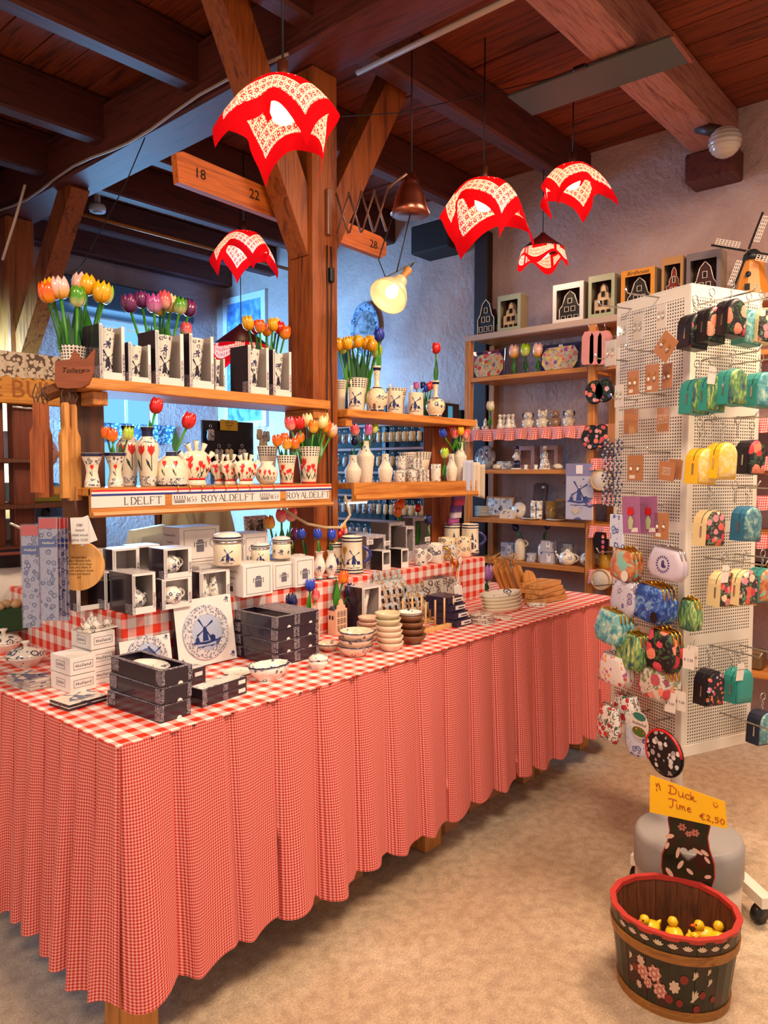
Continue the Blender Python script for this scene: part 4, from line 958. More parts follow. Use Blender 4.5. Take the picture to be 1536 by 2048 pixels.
tulip((rx(757, 2.285, RTZ), 2.285, RTZ+.15), SY(758, 682, 2.28), 'blue', 'blue wooden tulip in the long necked vase', s=1.05)
tulip((rx(871, 2.285, RTZ), 2.285, RTZ+.13), SY(872, 707, 2.28), 'red', 'red wooden tulip alone in the right long necked vase', s=1.0)
OVAL = [(.98, 0), (1.0, .01), (1.0, .98), (1.0, 1), (.93, 1), (.93, .5), (.001, .5)]
for px, w, y, lab in ((712, 36, 2.295, 'left oval delft spoon jar with mill painting'), (790, 36, 2.295, 'middle oval delft spoon jar with mill painting'), (832, 34, 2.295, 'right oval delft spoon jar with mill painting')):
 t, prof, h, r, a = rvase(px, w, 770, 815, y, RTZ, OVAL, lab, CREAM, 'spoon_jar', 'jar', 20, 1, .8); mf = onlathe(prof, a, sy=.8, off=.0015)
 print_mill(t, mf, 0, h*.2, h*.6); print_flower(t, mf, .03, h*.75, h*.09); print_flower(t, mf, -.03, h*.25, h*.09)
 g = G(); g.tube([(-.012, .012, h*.4), (-.016, .014, h*1.15)], .003, 6); g.lathe([(.001, 0), (.007, .006), (.007, .016), (.001, .026)], 10, (-.017, .014, h*1.12), sy=.4); part('spoon', g, CREAM, t)
LCUP = [(.65, 0), (.66, .02), (.75, .5), (1.0, .97), (1.0, 1)]
for px, w, tp, y, lab in ((713, 48, 745, 2.38, 'tall lattice vase full of yellow tulips'), (681, 26, 750, 2.40, 'lattice vase half hidden by the post'), (792, 44, 757, 2.40, 'low wide lattice pot behind the jars'), (742, 30, 762, 2.40, 'lattice pot behind the blue tulip vase')):
 x = rx(px, y, RTZ); k = MPX((x, y, RTZ)); h = (812-tp)*k; r = w*k/2; prof = [(a*r, b*h) for a, b in LCUP]
 t = vase_thing('lattice_vase', lab, (x, y, RTZ+.0005), hollow(prof, .003, .4), CREAM, RG); band(t, prof, h*.72, h*.985, LATT, 'lattice_rim')
bunch([(678, 692, 'yellow', 0), (695, 690, 'yellow', -.03), (716, 686, 'yellow', -.02), (730, 690, 'yellow', .02), (742, 693, 'yellow', -.01), (750, 698, 'yellow', .02), (705, 688, 'yellow', .04), (738, 686, 'yellow', .05), (752, 706, 'yelgreen', 0), (685, 698, 'yelgreen', .02)], 713, 2.38, RTZ+.04, 'in the tall lattice vase', 'yellow tulips in the tall lattice vase', 1.05, 1, .4)
bunch([(833, 773, 'magenta', 0), (846, 772, 'navy', .0), (856, 776, 'red', -.01), (851, 778, 'blue', -.02), (862, 772, 'red', .02)], 847, 2.37, RTZ+.01, 'in the small group beside the red tulip vase', 'small tulips behind the right jars', .7, 1, .6)
w_ = thing('blue_window_box', 'dark gift box with glossy blue front at the shelf end', 'box', (rx(905, 2.33, RTZ), 2.33, RTZ), 0)
g = G(); g.box(-.045, 0, 0, .06, .09, .085, .001); part('body', g, BLACK, w_); g = G(); g.box(-.04, -.001, .004, .0, 0, .07); part('blue_panel', g, plain('cyan_gloss', '#3f9ad8', .15), w_)
# lower shelf right
LG = 'white ware on the lower right shelf'; LZ = RDZ-.003
EMB = NT('embossed_white'); v_ = EMB.coord('Object'); EMB.bump(EMB.noise(v_, 90, 3, 2.5), .8, .004); EMB = EMB.fin('#efe2cc', .35)
BOT = [(.72, 0), (.76, .02), (.86, .35), (1.0, .62), (1.0, .64), (.8, .68), (.5, .8), (.42, .88), (.42, .99), (.45, 1), (.36, 1), (.3, .9), (.001, .85)]
CAR = [(.66, 0), (.74, .03), (.95, .3), (1.0, .46), (.98, .48), (.7, .6), (.46, .74), (.46, .98), (.49, 1), (.38, 1), (.001, .9)]
for px, w, tp, y, sh, lab in ((730, 38, 878, 2.29, BOT, 'tall embossed white bottle vase with pink tulips'), (706, 34, 905, 2.245, CAR, 'squat embossed white carafe at the shelf left end'), (771, 30, 904, 2.245, CAR, 'squat embossed white carafe beside the small cups'), (920, 27, 884, 2.27, BOT, 'tall embossed white bottle vase at the shelf right end'), (903, 24, 906, 2.235, CAR, 'small embossed white carafe at the shelf right end')):
 t, prof, h, r, a = rvase(px, w, tp, 961, y, LZ, sh, lab, EMB, 'embossed_vase', group=LG); mf = onlathe(prof, a); print_flower(t, mf, 0, h*.86, h*.05); print_flower(t, mf, .006, h*.78, h*.035)
bunch([(712, 861, 'pink', 0), (736, 862, 'magenta', -.02), (747, 858, 'yelgreen', .02)], 731, 2.29, LZ+.14, 'in the tall embossed bottle', 'tulips in the tall embossed bottle', .9, 1, .3)
tulip((rx(703, 2.36, LZ), 2.36, LZ), SY(709, 890, 2.36), 'navy', 'dark blue wooden tulip behind the left carafe', s=.8)
bunch([(889, 867, 'blue', 0), (908, 865, 'palepink', .03), (911, 870, 'pink', .01), (921, 864, 'yellow', -.02), (930, 871, 'pink', 0), (905, 858, 'red', .05)], 919, 2.27, LZ+.14, 'in the right embossed bottle', 'tulips in the right embossed bottle', .85, 1, .3)
tulip((rx(890, 2.215, LZ), 2.22, LZ), SY(889, 916, 2.22), 'yelgreen', 'short lime green tulip with wide leaves on the shelf', s=.95, leaves=3)
CYL = [(.92, 0), (.95, .02), (1.0, .95), (1.0, 1), (.92, 1), (.88, .3), (.001, .3)]
def smallcup(px, w, tp, base, y, lab, z=None, mat=None):
 return rvase(px, w, tp, base, y, LZ if z is None else z, CYL, lab, mat or D_FINE, 'small_cup', 'cup', 18, group='small delft cups on the lower right shelf')
c1 = smallcup(799, 24, 934, 958, 2.235, 'lowest front cup of the left delft cup stack'); smallcup(805, 20, 934, 958, 2.30, 'delft cup behind the left cup stack')
t = smallcup(824, 21, 934, 958, 2.24, 'single small delft cup beside the glass boxes')
k = MPX((2.8, 2.25, 1.4))
for q, (z0, lab) in enumerate(((24*k, 'middle cup of the left delft cup stack'), (36*k, 'topmost cup of the left delft cup stack'))): smallcup(802, 20, 934, 948, 2.27, lab, LZ+z0*1.02+q*.001)
t, prof, h, r, a = rvase(872, 20, 922, 957, 2.23, LZ, CYL, 'tall narrow delft beaker near the lime tulip', D_SMALL, 'delft_beaker', 'beaker', 18, group=LG)
for px, w, y, lab in ((815, 32, 2.36, 'left lattice pot behind the small cups'), (840, 46, 2.38, 'right wide lattice pot behind the glass boxes')):
 x = rx(px, y, LZ); k2 = MPX((x, y, LZ)); h = 58*k2; r = w*k2/2; prof = [(a*r, b*h) for a, b in LCUP]; t = vase_thing('lattice_pot', lab, (x, y, LZ+.0005), hollow(prof, .003, .4), CREAM, LG, 'pot'); band(t, prof, h*.75, h*.985, LATT, 'lattice_rim')
GLASSY = plain('grey_glass', '#9b938c', .1, coat=.3)
def glassbox(px, y, row, lab):
 x = rx(px, y, LZ); t = thing('glass_pair_box', lab, 'gift box', (x, y, LZ+.0005+row*.062), 0, 'boxed glasses on the lower right shelf'); 
 for q in (0, .028, .056): g = G(); g.box(q-.034, 0, 0, q-.022, .05, .058, .001); part('card_divider', g, D_FINE, t)
 for q in (-.008, .02): part('shot_glass', G().lathe([(.008, .004), (.011, .05), (.009, .05), (.001, .01)], 12, (q, .02, 0)), GLASSY, t)
 g = G(); g.box(-.034, .001, 0, .046, .05, .003); part('base', g, CARD, t)
glassbox(850, 2.235, 0, 'lower boxed pair of shot glasses'); glassbox(838, 2.24, 1, 'upper boxed pair of shot glasses stacked on the cups')
# tea towels hanging at the right end of the lower shelf
def towel(label, px0, px1, y, ztop, zbot, mat, seed):
 xa, xb = AY(px0, y, 1.4), AY(px1, y, 1.4); rnd = random.Random(seed)
 fn = lambda u, v: (xa+(xb-xa)*u+.012*v*(u+.3), y+.014*math.sin(u*9+seed)+.01*v, ztop+(zbot-ztop)*v-.03*u*v)
 g = G(); g.grid(fn, 14, 10); o = link('tea_towel', g.mesh('tea_towel'), mat); sm = o.modifiers.new('solid', 'SOLIDIFY'); sm.thickness = .003; tag(o, label, 'towel', 'tea towels at the shelf end')
towel('bluish white tea towel hanging nearest the vases', 930, 944, 2.19, 1.50, 1.345, plain('towel_blue', '#b9bfd4', .8), 1)
towel('plain cream tea towel in the middle of the hanging three', 942, 955, 2.20, 1.49, 1.335, CLOTH, 2)
towel('cream tea towel hanging furthest right', 950, 966, 2.22, 1.48, 1.325, plain('towel_cream', '#c9bba6', .8), 3)
# ------------------------------------------------------------------ goods on the step
SG = 'boxed tea ware on the step'
def handle(g, o, d, h, w, r, n=10):
 """ear shaped handle: from o upward h, reaching w along d"""
 o = Vector(o); d = Vector(d).normalized(); pts = [o+d*(w*math.sin(PI*k/n)**.8)+Vector((0, 0, h*k/n)) for k in range(n+1)]; g.tube(pts, r, 7)
def teapot(label, loc, r, rz, lid=True, name='teapot'):
 t = thing(name, label, name.replace('_', ' '), loc, rz, 'tea ware inside the window boxes'); prof = [(.55*r, 0), (.6*r, .004), (.9*r, .35*r), (r, .8*r), (.9*r, 1.25*r), (.5*r, 1.6*r), (.3*r, 1.66*r)]
 lathe_part('body', prof, D_SMALL, t)
 if lid: lathe_part('lid', [(.42*r, 1.62*r), (.4*r, 1.72*r), (.15*r, 1.85*r), (.12*r, 1.92*r), (.17*r, 2.02*r), (.001, 2.08*r)], WHITE, t)
 g = G(); handle(g, (.9*r, 0, .45*r), (1, 0, 0), .9*r, .5*r, .1*r); part('handle', g, WHITE, t); mf = onlathe(prof, -PI/2); print_flower(t, mf, 0, .7*r, .35*r); print_flower(t, mf, .4*r, 1.0*r, .22*r)
 return t
def wcarton(label, c, rx_, lx, ty, z, **kw):
 p, w, d, h = carton_from_px(c, rx_, lx, ty, z); window_carton('tea_ware_carton', label, (p.x, p.y, p.z+.0004), w, d, h, bb=.17, bt=.05, group=SG, **kw); return p, w, d, h
p, w, d, h = wcarton('front windowed carton with a teapot at the step corner', (266, 1231), 312, 221, 1150, SZT); teapot('blue flowered teapot inside the corner carton', (p.x+w*.5, p.y+d*.4, p.z+.01), min(w*.42, h*.38), 0)
q = p+Vector((-.012, d+.012, 0)); window_carton('tea_ware_carton', 'left dark windowed carton behind the corner teapot carton', q, w, d, h*.98, bb=.17, bt=.05, group=SG)
p, w, d, h = wcarton('lower windowed carton with a milk jug in the middle', (325, 1221), 384, 313, 1161, SZT); teapot('flowered milk jug inside the middle carton', (p.x+w*.42, p.y+d*.4+.01, p.z+.010), min(w*.33, h*.5), 0, False, 'milk_jug')
dd = max(d, .09); zc = SZT+h+.003
pd_, wd, hd = Vector((p.x+.01, p.y+.002, zc)), w*.93, h*.98
window_carton('tea_ware_carton', 'upper windowed carton with a sugar pot stacked in the middle', pd_, wd, dd, hd, bb=.17, bt=.05, group=SG); teapot('flowered sugar pot inside the upper carton', pd_+Vector((wd*.42, dd*.45, .01)), min(wd*.36, hd*.52), 0, False, 'sugar_pot')
for k, (dx, dy, z, lab) in enumerate(((-.10, .10, zc, 'dark carton behind the upper sugar pot carton'), (-.19, .16, zc, 'dark carton at the back left of the stack'), (-.10, .10, SZT+.0005, 'dark carton under the back carton stack'), (-.19, .16, SZT+.0005, 'lowest dark carton at the back left'), (.0, .14, zc, 'open topped carton behind the sugar pot'), (.0, .14, SZT+.0005, 'carton below the open topped carton'))):
 window_carton('tea_ware_carton', lab, Vector((p.x+dx, p.y+dy+.02, z)), w*.85, .08, h*.97, bb=.17, bt=.05, group=SG)
p, w, d, h = wcarton('low windowed carton with salt and pepper shakers', (400, 1206), 460, 385, 1146, SZT)
for k, (f, lab) in enumerate(((.3, 'left flowered shaker inside the low carton'), (.62, 'right flowered shaker inside the low carton'))):
 r = h*.2; t = vase_thing('salt_shaker', lab, (p.x+w*f, p.y+d*.45+.012, p.z+.006), [(r*.9, 0), (r, h*.08), (r*.85, h*.35), (r*.5, h*.6), (r*.45, h*.72), (.001, h*.8)], D_FINE, 'tea ware inside the window boxes', 'shaker')
# white storage jar cartons and the clip jars on them
def jar_carton(label, p, w, d, h, big=False):
 t = carton('jar_carton', label, p, w, d, h, CARD, 0, 'white jar cartons on the step')
 g = G(); m_ = w*.1; g.frame(m_, h*.08, w-m_, h*.92, .0012, .0012, .0012, .0012, -.0006, -.0002); part('printed_frame', g, INKD, t)
 f = lambda u, z: (w/2+u, -.0009, z); s_ = h*.5; g = G()
 for q in ([(-.25, .2), (.25, .2), (.27, .62), (-.27, .62)], [(-.22, .78), (.22, .78), (.16, .9), (-.16, .9)], [(-.42, .5), (-.37, .5), (-.37, .8), (-.42, .8)], [(.37, .45), (.42, .45), (.42, .78), (.37, .78)], [(-.29, .66), (.29, .66), (.29, .76), (-.29, .76)]):
  fan(g, [(a*s_, b*s_+h*.18) for a, b in q], (sum(a for a, b in q)/4*s_, sum(b for a, b in q)/4*s_+h*.18), f)
 part('printed_jar', g, plain('print_grey_blue', '#6a6878', .5), t)
 if big:
  for k, s2 in enumerate(('Company & Co', 'Ceramics', '1879')): write(t, s2, INKD, (-.0003, d*.55, h*(.78-.2*k)), .011, (0, -1, 0), (0, 0, 1))
  g = G()
  for k in range(9): y = d*.5+k*.0028; g.box(-.0008, y, h*.15, -.0002, y+.0012+.001*(k % 2), h*.32)
  part('barcode', g, INKD, t)
 return t
p1, w1, d1, h1 = carton_from_px((487, 1196), 546, 446, 1132, SZT); jar_carton('large white carton printed with a clip jar', p1, w1, d1, h1, True)
p2, w2, d2, h2 = carton_from_px((547, 1181), 589, 540, 1128, SZT); d2 = .09; jar_carton('small white jar carton in the middle of three', p2, w2, d2, h2)
p3, w3, d3, h3 = carton_from_px((591, 1176), 629, 585, 1118, SZT); d3 = .10; jar_carton('right white jar carton nearest the bud vases', p3, w3, d3, h3)
pb = Vector((p1.x-.11, p1.y+.10, SZT)); jar_carton('white carton behind the shaker box', pb, .10, .1, h1*.98)
pt = Vector((p1.x-.12, p1.y+.17+.03, SZT)); jar_carton('lower white carton at the back', pt+Vector((0, 0, 0)), .18, .12, h1); 
jar_carton('tall pale blue shaded carton standing at the back', pt+Vector((0, .002, h1+.003)), .17, .11, .125, True)
jar_carton('white carton partly hidden behind the two small jars', Vector((p2.x-.02, p2.y+.15, SZT)), .12, .1, h1+.09)
def clip_jar(label, x, y, z, wpx, hpx, mill):
 k = MPX((x, y, z)); r = wpx*k/2*.93; H = hpx*k; t = thing('clip_jar', label, 'jar', (x, y, z), 0, 'delft clip jars on the cartons')
 prof = [(r*.93, 0), (r, H*.03), (r, H*.6), (r*.92, H*.66)]; lathe_part('body', prof, CREAM, t)
 lathe_part('clamp_band', [(r*.97, H*.66), (r*1.02, H*.68), (r*1.02, H*.71), (r*.97, H*.73)], STEEL, t)
 lathe_part('lid', [(r*1.0, H*.735), (r*1.03, H*.78), (r*1.0, H*.86), (r*.9, H*.93), (r*.55, H*.985), (.001, H)], WHITE, t)
 for z0, z1 in ((.75, .775), (.81, .86)): lathe_part('blue_band', [(r*1.036, H*z0), (r*1.036, H*z1)], DBLUE, t)
 a = cam_ang((x, y)); sd = Vector((math.cos(a+PI/2), math.sin(a+PI/2), 0))
 for s_ in (-1, 1): g = G(); o = sd*s_*r*1.03+Vector((0, 0, H*.55)); handle(g, o, sd*s_, H*.25, r*.18, .0015); part('wire_clip', g, STEEL, t)
 mf = onlathe(prof, a)
 if mill: print_mill(t, mf, 0, H*.1, H*.42)
 else: print_flower(t, mf, .0, H*.34, H*.17); print_flower(t, mf, .03, H*.3, H*.11); print_flower(t, mf, -.03, H*.35, H*.11)
 return t
y = p1.y+.06; z = SZT+h1+.002; clip_jar('large clip jar with a mill scene on the large carton', AY(455, y, z+.05), y, z, 60, 66, True)
y = p2.y+.05; z = SZT+h2+.002; clip_jar('small clip jar with a mill scene on the middle carton', AY(521, y, z+.03), y, z, 40, 42, True)
y = p3.y+.055; z = SZT+h3+.002; clip_jar('small clip jar with flowers on the right carton', AY(563, y, z+.03), y, z, 40, 44, False)
t, prof, h, r, a = rvase(597, 34, 1078, 1130, p3.y+.14, SZT, [(.6, 0), (.65, .02), (.75, .4), (.55, .65), (.62, .9), (.8, 1), (.6, 1), (.001, .8)], 'plain white vase behind the flowered clip jar', WHITE, group=None)
bunch([(541, 1047, 'yelred', 0), (563, 1034, 'pink', 0), (582, 1033, 'pink', .02), (588, 1072, 'purple', .03)], 566, p3.y+.22, SZT+.05, 'behind the clip jars', 'tulips behind the clip jars', 1.0, 2, .4)
# bud vases with blue tulips
BUD = [(.72, 0), (.78, .03), (.4, .1), (.5, .16), (.95, .35), (1.0, .48), (.8, .66), (.5, .84), (.62, .97), (.85, 1), (.6, 1), (.001, .9)]
BG = 'bud vases with blue tulips on the step'
for px, tp, bs, y, hx, hy, lab in ((639, 1101, 1158, SY0+.06, 636, 1078, 'left bud vase with blue cross ornament'), (662, 1103, 1160, SY0+.045, 663, 1080, 'right bud vase with blue ship ornament'), (612, 1104, 1150, SY0+.12, 604, 1077, 'bud vase half hidden behind the right carton')):
 t, prof, h, r, a = rvase(px, 25, tp, bs, y, SZT, BUD, lab, WHITE, 'bud_vase', group=BG); mf = onlathe(prof, a); print_flower(t, mf, 0, h*.45, h*.13); band(t, prof, h*.02, h*.06, DBLUE, 'blue_foot')
 tulip((rx(px, y, SZT), y, SZT+h*.8), SY(hx, hy, y), 'blue', 'blue wooden tulip in the '+lab.split(' with')[0].replace(' half hidden behind the right carton', ' behind the right carton'), s=.8)
# steins
def stein(px, wpx, tp, bs, y, lab, mill=True, hand=True, z=SZT, mat=None):
 x = rx(px, y, z); k = MPX((x, y, z)); r = wpx*k/2; H = (bs-tp)*k; t = thing('beer_stein', lab, 'stein', (x, y, z+.0005), 0, 'tall steins on the step')
 prof = [(r*1.0, 0), (r*1.02, H*.02), (r*1.02, H*.12), (r*.97, H*.16), (r*.95, H*.5), (r*.93, H*.82), (r*.96, H*.86), (r*.96, H*.98), (r*.93, H), (r*.86, H), (r*.84, H*.4), (.001, H*.4)]
 lathe_part('body', prof, mat or CREAM, t, 26)
 for a, b in ((.02, .055), (.10, .135), (.86, .895), (.945, .985)): band(t, prof, H*a, H*b, DBLUE, 'blue_band', 26)
 if hand:
  g = G(); a = cam_ang((x, y))+PI/2; handle(g, (math.cos(a)*r*.93, math.sin(a)*r*.93, H*.28), (math.cos(a), math.sin(a), 0), H*.45, r*.75, r*.16); part('handle', g, plain('cobalt_handle', '#2a2f78', .15, coat=.3), t)
 mf = onlathe(prof, cam_ang((x, y)))
 if mill: print_mill(t, mf, .008, H*.2, H*.46); print_tulip(t, mf, -r*.75, H*.18, H*.5, 1, plain('mustard_print', '#b88a2a', .3))
 else:
  g = G()
  for u, w2, hh in ((-.6, .3, .4), (-.2, .26, .3), (.25, .32, .55), (.65, .24, .35)):
   u *= r; w2 *= r; fan(g, [(u-w2/2, H*.18), (u+w2/2, H*.18), (u+w2/2, H*(.18+hh*.7)), (u, H*(.18+hh)), (u-w2/2, H*(.18+hh*.7))], (u, H*(.18+hh*.4)), mf)
  part('painted_houses', g, plain('house_print', '#4b4a58', .3), t)
stein(704, 44, 1081, 1156, SY0+.09, 'large stein with mill painting and cobalt handle'); stein(671, 30, 1086, 1145, SY0+.17, 'stein half hidden behind the large mill stein', True, False)
stein(904, 34, 1048, 1108, SY0+.22, 'left tall stein with gable houses', False, False); stein(940, 36, 1052, 1112, SY0+.14, 'right tall stein with gable houses and cobalt handle', False)
# egg tree of painted eggs
t = thing('painted_egg_bunch', 'bunch of small painted eggs on sticks behind the bud vases', 'eggs', (rx(676, SY0+.22, SZT), SY0+.22, SZT), 0)
for k, (px, py, c) in enumerate(((655, 1055, 'pink'), (661, 1066, 'pink'), (668, 1048, 'orange'), (675, 1056, 'blue'), (683, 1063, 'red'), (690, 1062, 'pink'), (679, 1070, 'red'), (687, 1052, 'orange'))):
 w_ = SY(px, py, SY0+.2+.01*(k % 3))-Vector(t.location); o = part('egg', G().lathe([(.001, -.018), (.010, -.012), (.0135, -.002), (.011, .009), (.005, .016), (.001, .018)], 10), TC[c], t, w_); g = G(); g.tube([(0, 0, .02), w_], .0012, 5); part('stick', g, GREEND, t)
g = G(); g.lathe([(.02, 0), (.024, .06), (.02, .06), (.001, .01)], 14); part('holder', g, D_SMALL, t)
# mugs
def mug(px, wpx, tp, bs, y, lab, mat, z=SZT, hm=None):
 x = rx(px, y, z); k = MPX((x, y, z)); r = wpx*k/2; H = (bs-tp)*k; t = thing('coffee_mug', lab, 'mug', (x, y, z+.0005), 0, 'mugs at the step front')
 lathe_part('body', [(r*.92, 0), (r, H*.05), (r, H*.96), (r*.97, H), (r*.9, H), (r*.88, H*.2), (.001, H*.18)], mat, t); a = cam_ang((x, y))+PI/2
 g = G(); handle(g, (math.cos(a)*r*.96, math.sin(a)*r*.96, H*.2), (math.cos(a), math.sin(a), 0), H*.6, r*.7, r*.14); part('handle', g, hm or WHITE, t)
mug(842, 26, 1097, 1130, SY0+.04, 'small mug densely covered in blue pattern', D_DENSE); mug(870, 36, 1089, 1127, SY0+.06, 'large white mug with dark flowers and gold handle', D_MED, hm=GOLD)
mug(902, 24, 1090, 1120, SY0+.06, 'small mug with blue flowers beside the large mug', D_FINE); mug(926, 34, 1076, 1115, SY0+.10, 'cream mug with white handle at the step right end', D_CREAM)
mug(893, 34, 1074, 1112, SY0+.16, 'cream mug in the back row of mugs', D_CREAM)
# grey gift cartons with flower print, cards on them
FC = 'flower printed gift cartons on the step'
for px, y, w, d, h, z0, lab in ((733, SY0+.14, .13, .13, .145, 0, 'grey carton beside the large stein'), (712, SY0+.25, .08, .1, .15, 0, 'pale carton behind the large stein'), (778, SY0+.22, .12, .12, .19, 0, 'tall grey carton behind the mill stein'), (812, SY0+.17, .06, .08, .17, 0, 'narrow windowed carton in the middle'), (826, SY0+.26, .14, .1, .20, 0, 'tall grey flower printed carton near the post'), (765, SY0+.05, .055, .07, .085, 0, 'small black windowed carton at the front'), (803, SY0+.04, .05, .07, .085, 0, 'small black windowed carton beside the mugs')):
 x = rx(px, y, SZT); black = 'black' in lab; window_carton('flower_carton', lab, (x, y, SZT+.0005+z0), w, d, h, frame=LACEW if not black else CARD, side=plain('taupe_card', '#6f625c', .5) if not black else BLACK, bb=.3, bt=.08, group=FC, lacey=False)
for px, py, y in ((742, 1083, SY0+.13), (776, 1085, SY0+.15), (856, 1077, SY0+.16)):
 q = SY(px, py, y); t = thing('name_card', {742: 'left', 776: 'middle', 856: 'right'}[px]+' small white name card propped on the cartons', 'card', q-Vector((.02, .012, .012)), 0, 'name cards'); g = G(); g.box(-.018, 0, 0, .022, .002, .022); part('card', g, CARD, t); write(t, 'Blond', INKD, (.002, -.0002, .014), .011, shear=.3); write(t, 'Delft Blue', INKD, (.002, -.0002, .006), .007, shear=.3)
bunch([(797, 1015, 'orange', 0), (802, 1010, 'orange', .02), (796, 1026, 'orange', -.01)], 800, SY0+.30, SZT+.14, 'behind the tall flower cartons', 'orange tulips behind the cartons', .95, 2, .3)
tulip((rx(836, SY0+.33, SZT), SY0+.33, SZT), SY(836, 1024, SY0+.33), 'red', 'small red tulip behind the tall flower carton', s=.75); tulip((rx(856, SY0+.2, SZT), SY0+.2, SZT+.05), SY(857, 1049, SY0+.2), 'navy', 'dark blue tulip with wide leaf beside the tall carton', s=.9, leaves=2)
# ------------------------------------------------------------------ goods on the table top
def cpx(c, rx_, lx, ty, z=TZ, rz=0.0): return carton_from_px(c, rx_, lx, ty, z, rz)
# dark serving trays in boxes
def dark_box(label, p, w, d, h, rz, group, open_top=False):
 t = thing('dark_gift_box', label, 'gift box', p, rz, group)
 if open_top:
  th = .003
  for q in ((0, 0, w, th), (0, d-th, w, d), (0, th, th, d-th), (w-th, th, w, d-th)): g = G(); g.box(q[0], q[1], 0, q[2], q[3], h); part('wall', g, NAVY, t)
  g = G(); g.box(th, th, h*.35, w-th, d-th, h*.4); part('tray', g, CARDG, t)
  for q in ((0, 0, w, .012), (0, d-.012, w, d), (0, .012, .012, d-.012), (w-.012, .012, w, d-.012)): g = G(); g.box(q[0], q[1], h, q[2], q[3], h+.0012); part('lace_rim', g, LACE, t)
 else:
  g = G(); g.box(0, 0, 0, w, d, h, .0015); part('body', g, NAVY, t); g = G(); g.box(.0005, .0005, h, w-.0005, d-.0005, h+.0015); part('lid_edge', g, LACE, t)
 for q in ((.0005, -.0008, w*.10, -.0002), (w*.86, -.0008, w*.995, -.0002)): g = G(); g.box(q[0], q[1], h*.12, q[2], q[3], h*.97); part('lace_print', g, LACE, t)
 g = G(); g.box(-.0008, d*.0, h*.1, -.0002, d*.1, h*.97); part('lace_print', g, LACE, t)
 g = G(); g.box(-.0008, d*.84, h*.2, -.0002, d*.98, h*.97); part('lace_print', g, LACE, t)
 g = G(); fan(g, [(a, max(b, 0)) for a, b in ell(w*.6, 0, .008, .008, 12)], (w*.6, .002), lambda u, z: (u, -.0009, z)); part('thumb_notch', g, CARD, t)
 return t
p, w, d, h = cpx((322, 1448), 382, 215, 1345, rz=R(4)); hh = h/3
for k, n in enumerate(('bottom', 'middle', 'topmost')): dark_box(f'{n} dark lace printed box of the corner stack of three', p+Vector((.003*k, .002*k, .0004+(hh+.0006)*k)), w, d, hh-.002, R(4-1.2*k), 'dark boxes stacked at the table corner', k == 2)
# long dish lying in the topmost box
pt = p+Vector((w*.5, d*.5, hh*3-.014))
t = thing('delft_dish', 'long delft dish lying in the topmost open box', 'dish', pt, R(94), None); g = G(); g.lathe([(.001, -.004), (.05, -.003), (.06, .006), (.058, .008), (.048, 0), (.001, 0)], 24, sx=1.15, sy=.62); part('dish', g, D_MED, t)
# stack of two low black boxes
p, w, d, h = cpx((405, 1416), 494, 378, 1372, rz=R(6)); hb = .024
for k in range(2):
 t = thing('flat_black_box', ('lower' if k == 0 else 'middle')+' flat black box with a pale floral lid', 'gift box', p+Vector((0, 0, .0004+k*(hb+.001))), R(6), 'flat black boxes near the fluted bowl'); g = G(); g.box(0, 0, 0, w, d, hb, .001); part('body', g, NAVY, t)
 g = G(); g.box(.004, .004, hb-.0001, w-.004, d-.004, hb+.0006); part('floral_lid', g, delft('delft_lid', 40, base='#d9d0c6', amount=.4, rough=.3), t); g = G(); g.box(w*.8, -.0009, hb*.3, w*.96, -.0002, hb*.75); part('price_sticker', g, CARD, t); g = G(); g.box(0, -.0008, 0, w*.1, -.0002, hb); part('lace_print', g, LACE, t); g = G(); g.box(w*.45, -.0008, hb*.1, w*.56, -.0002, hb*.9); part('lace_print', g, LACE, t)
t = thing('flat_black_box', 'topmost flat black box lying further back', 'gift box', p+Vector((-.03, .16, .0004)), R(6), 'flat black boxes near the fluted bowl'); g = G(); g.box(0, 0, 0, w, d*.9, hb*2.4, .001); part('body', g, NAVY, t); g = G(); g.box(.004, .004, hb*2.4, w-.004, d*.9-.004, hb*2.4+.0006); part('floral_lid', g, MATS['delft_lid'], t); g = G(); g.box(w*.75, -.0009, hb*1.4, w*.92, -.0002, hb*1.9); part('price_sticker', g, CARD, t)
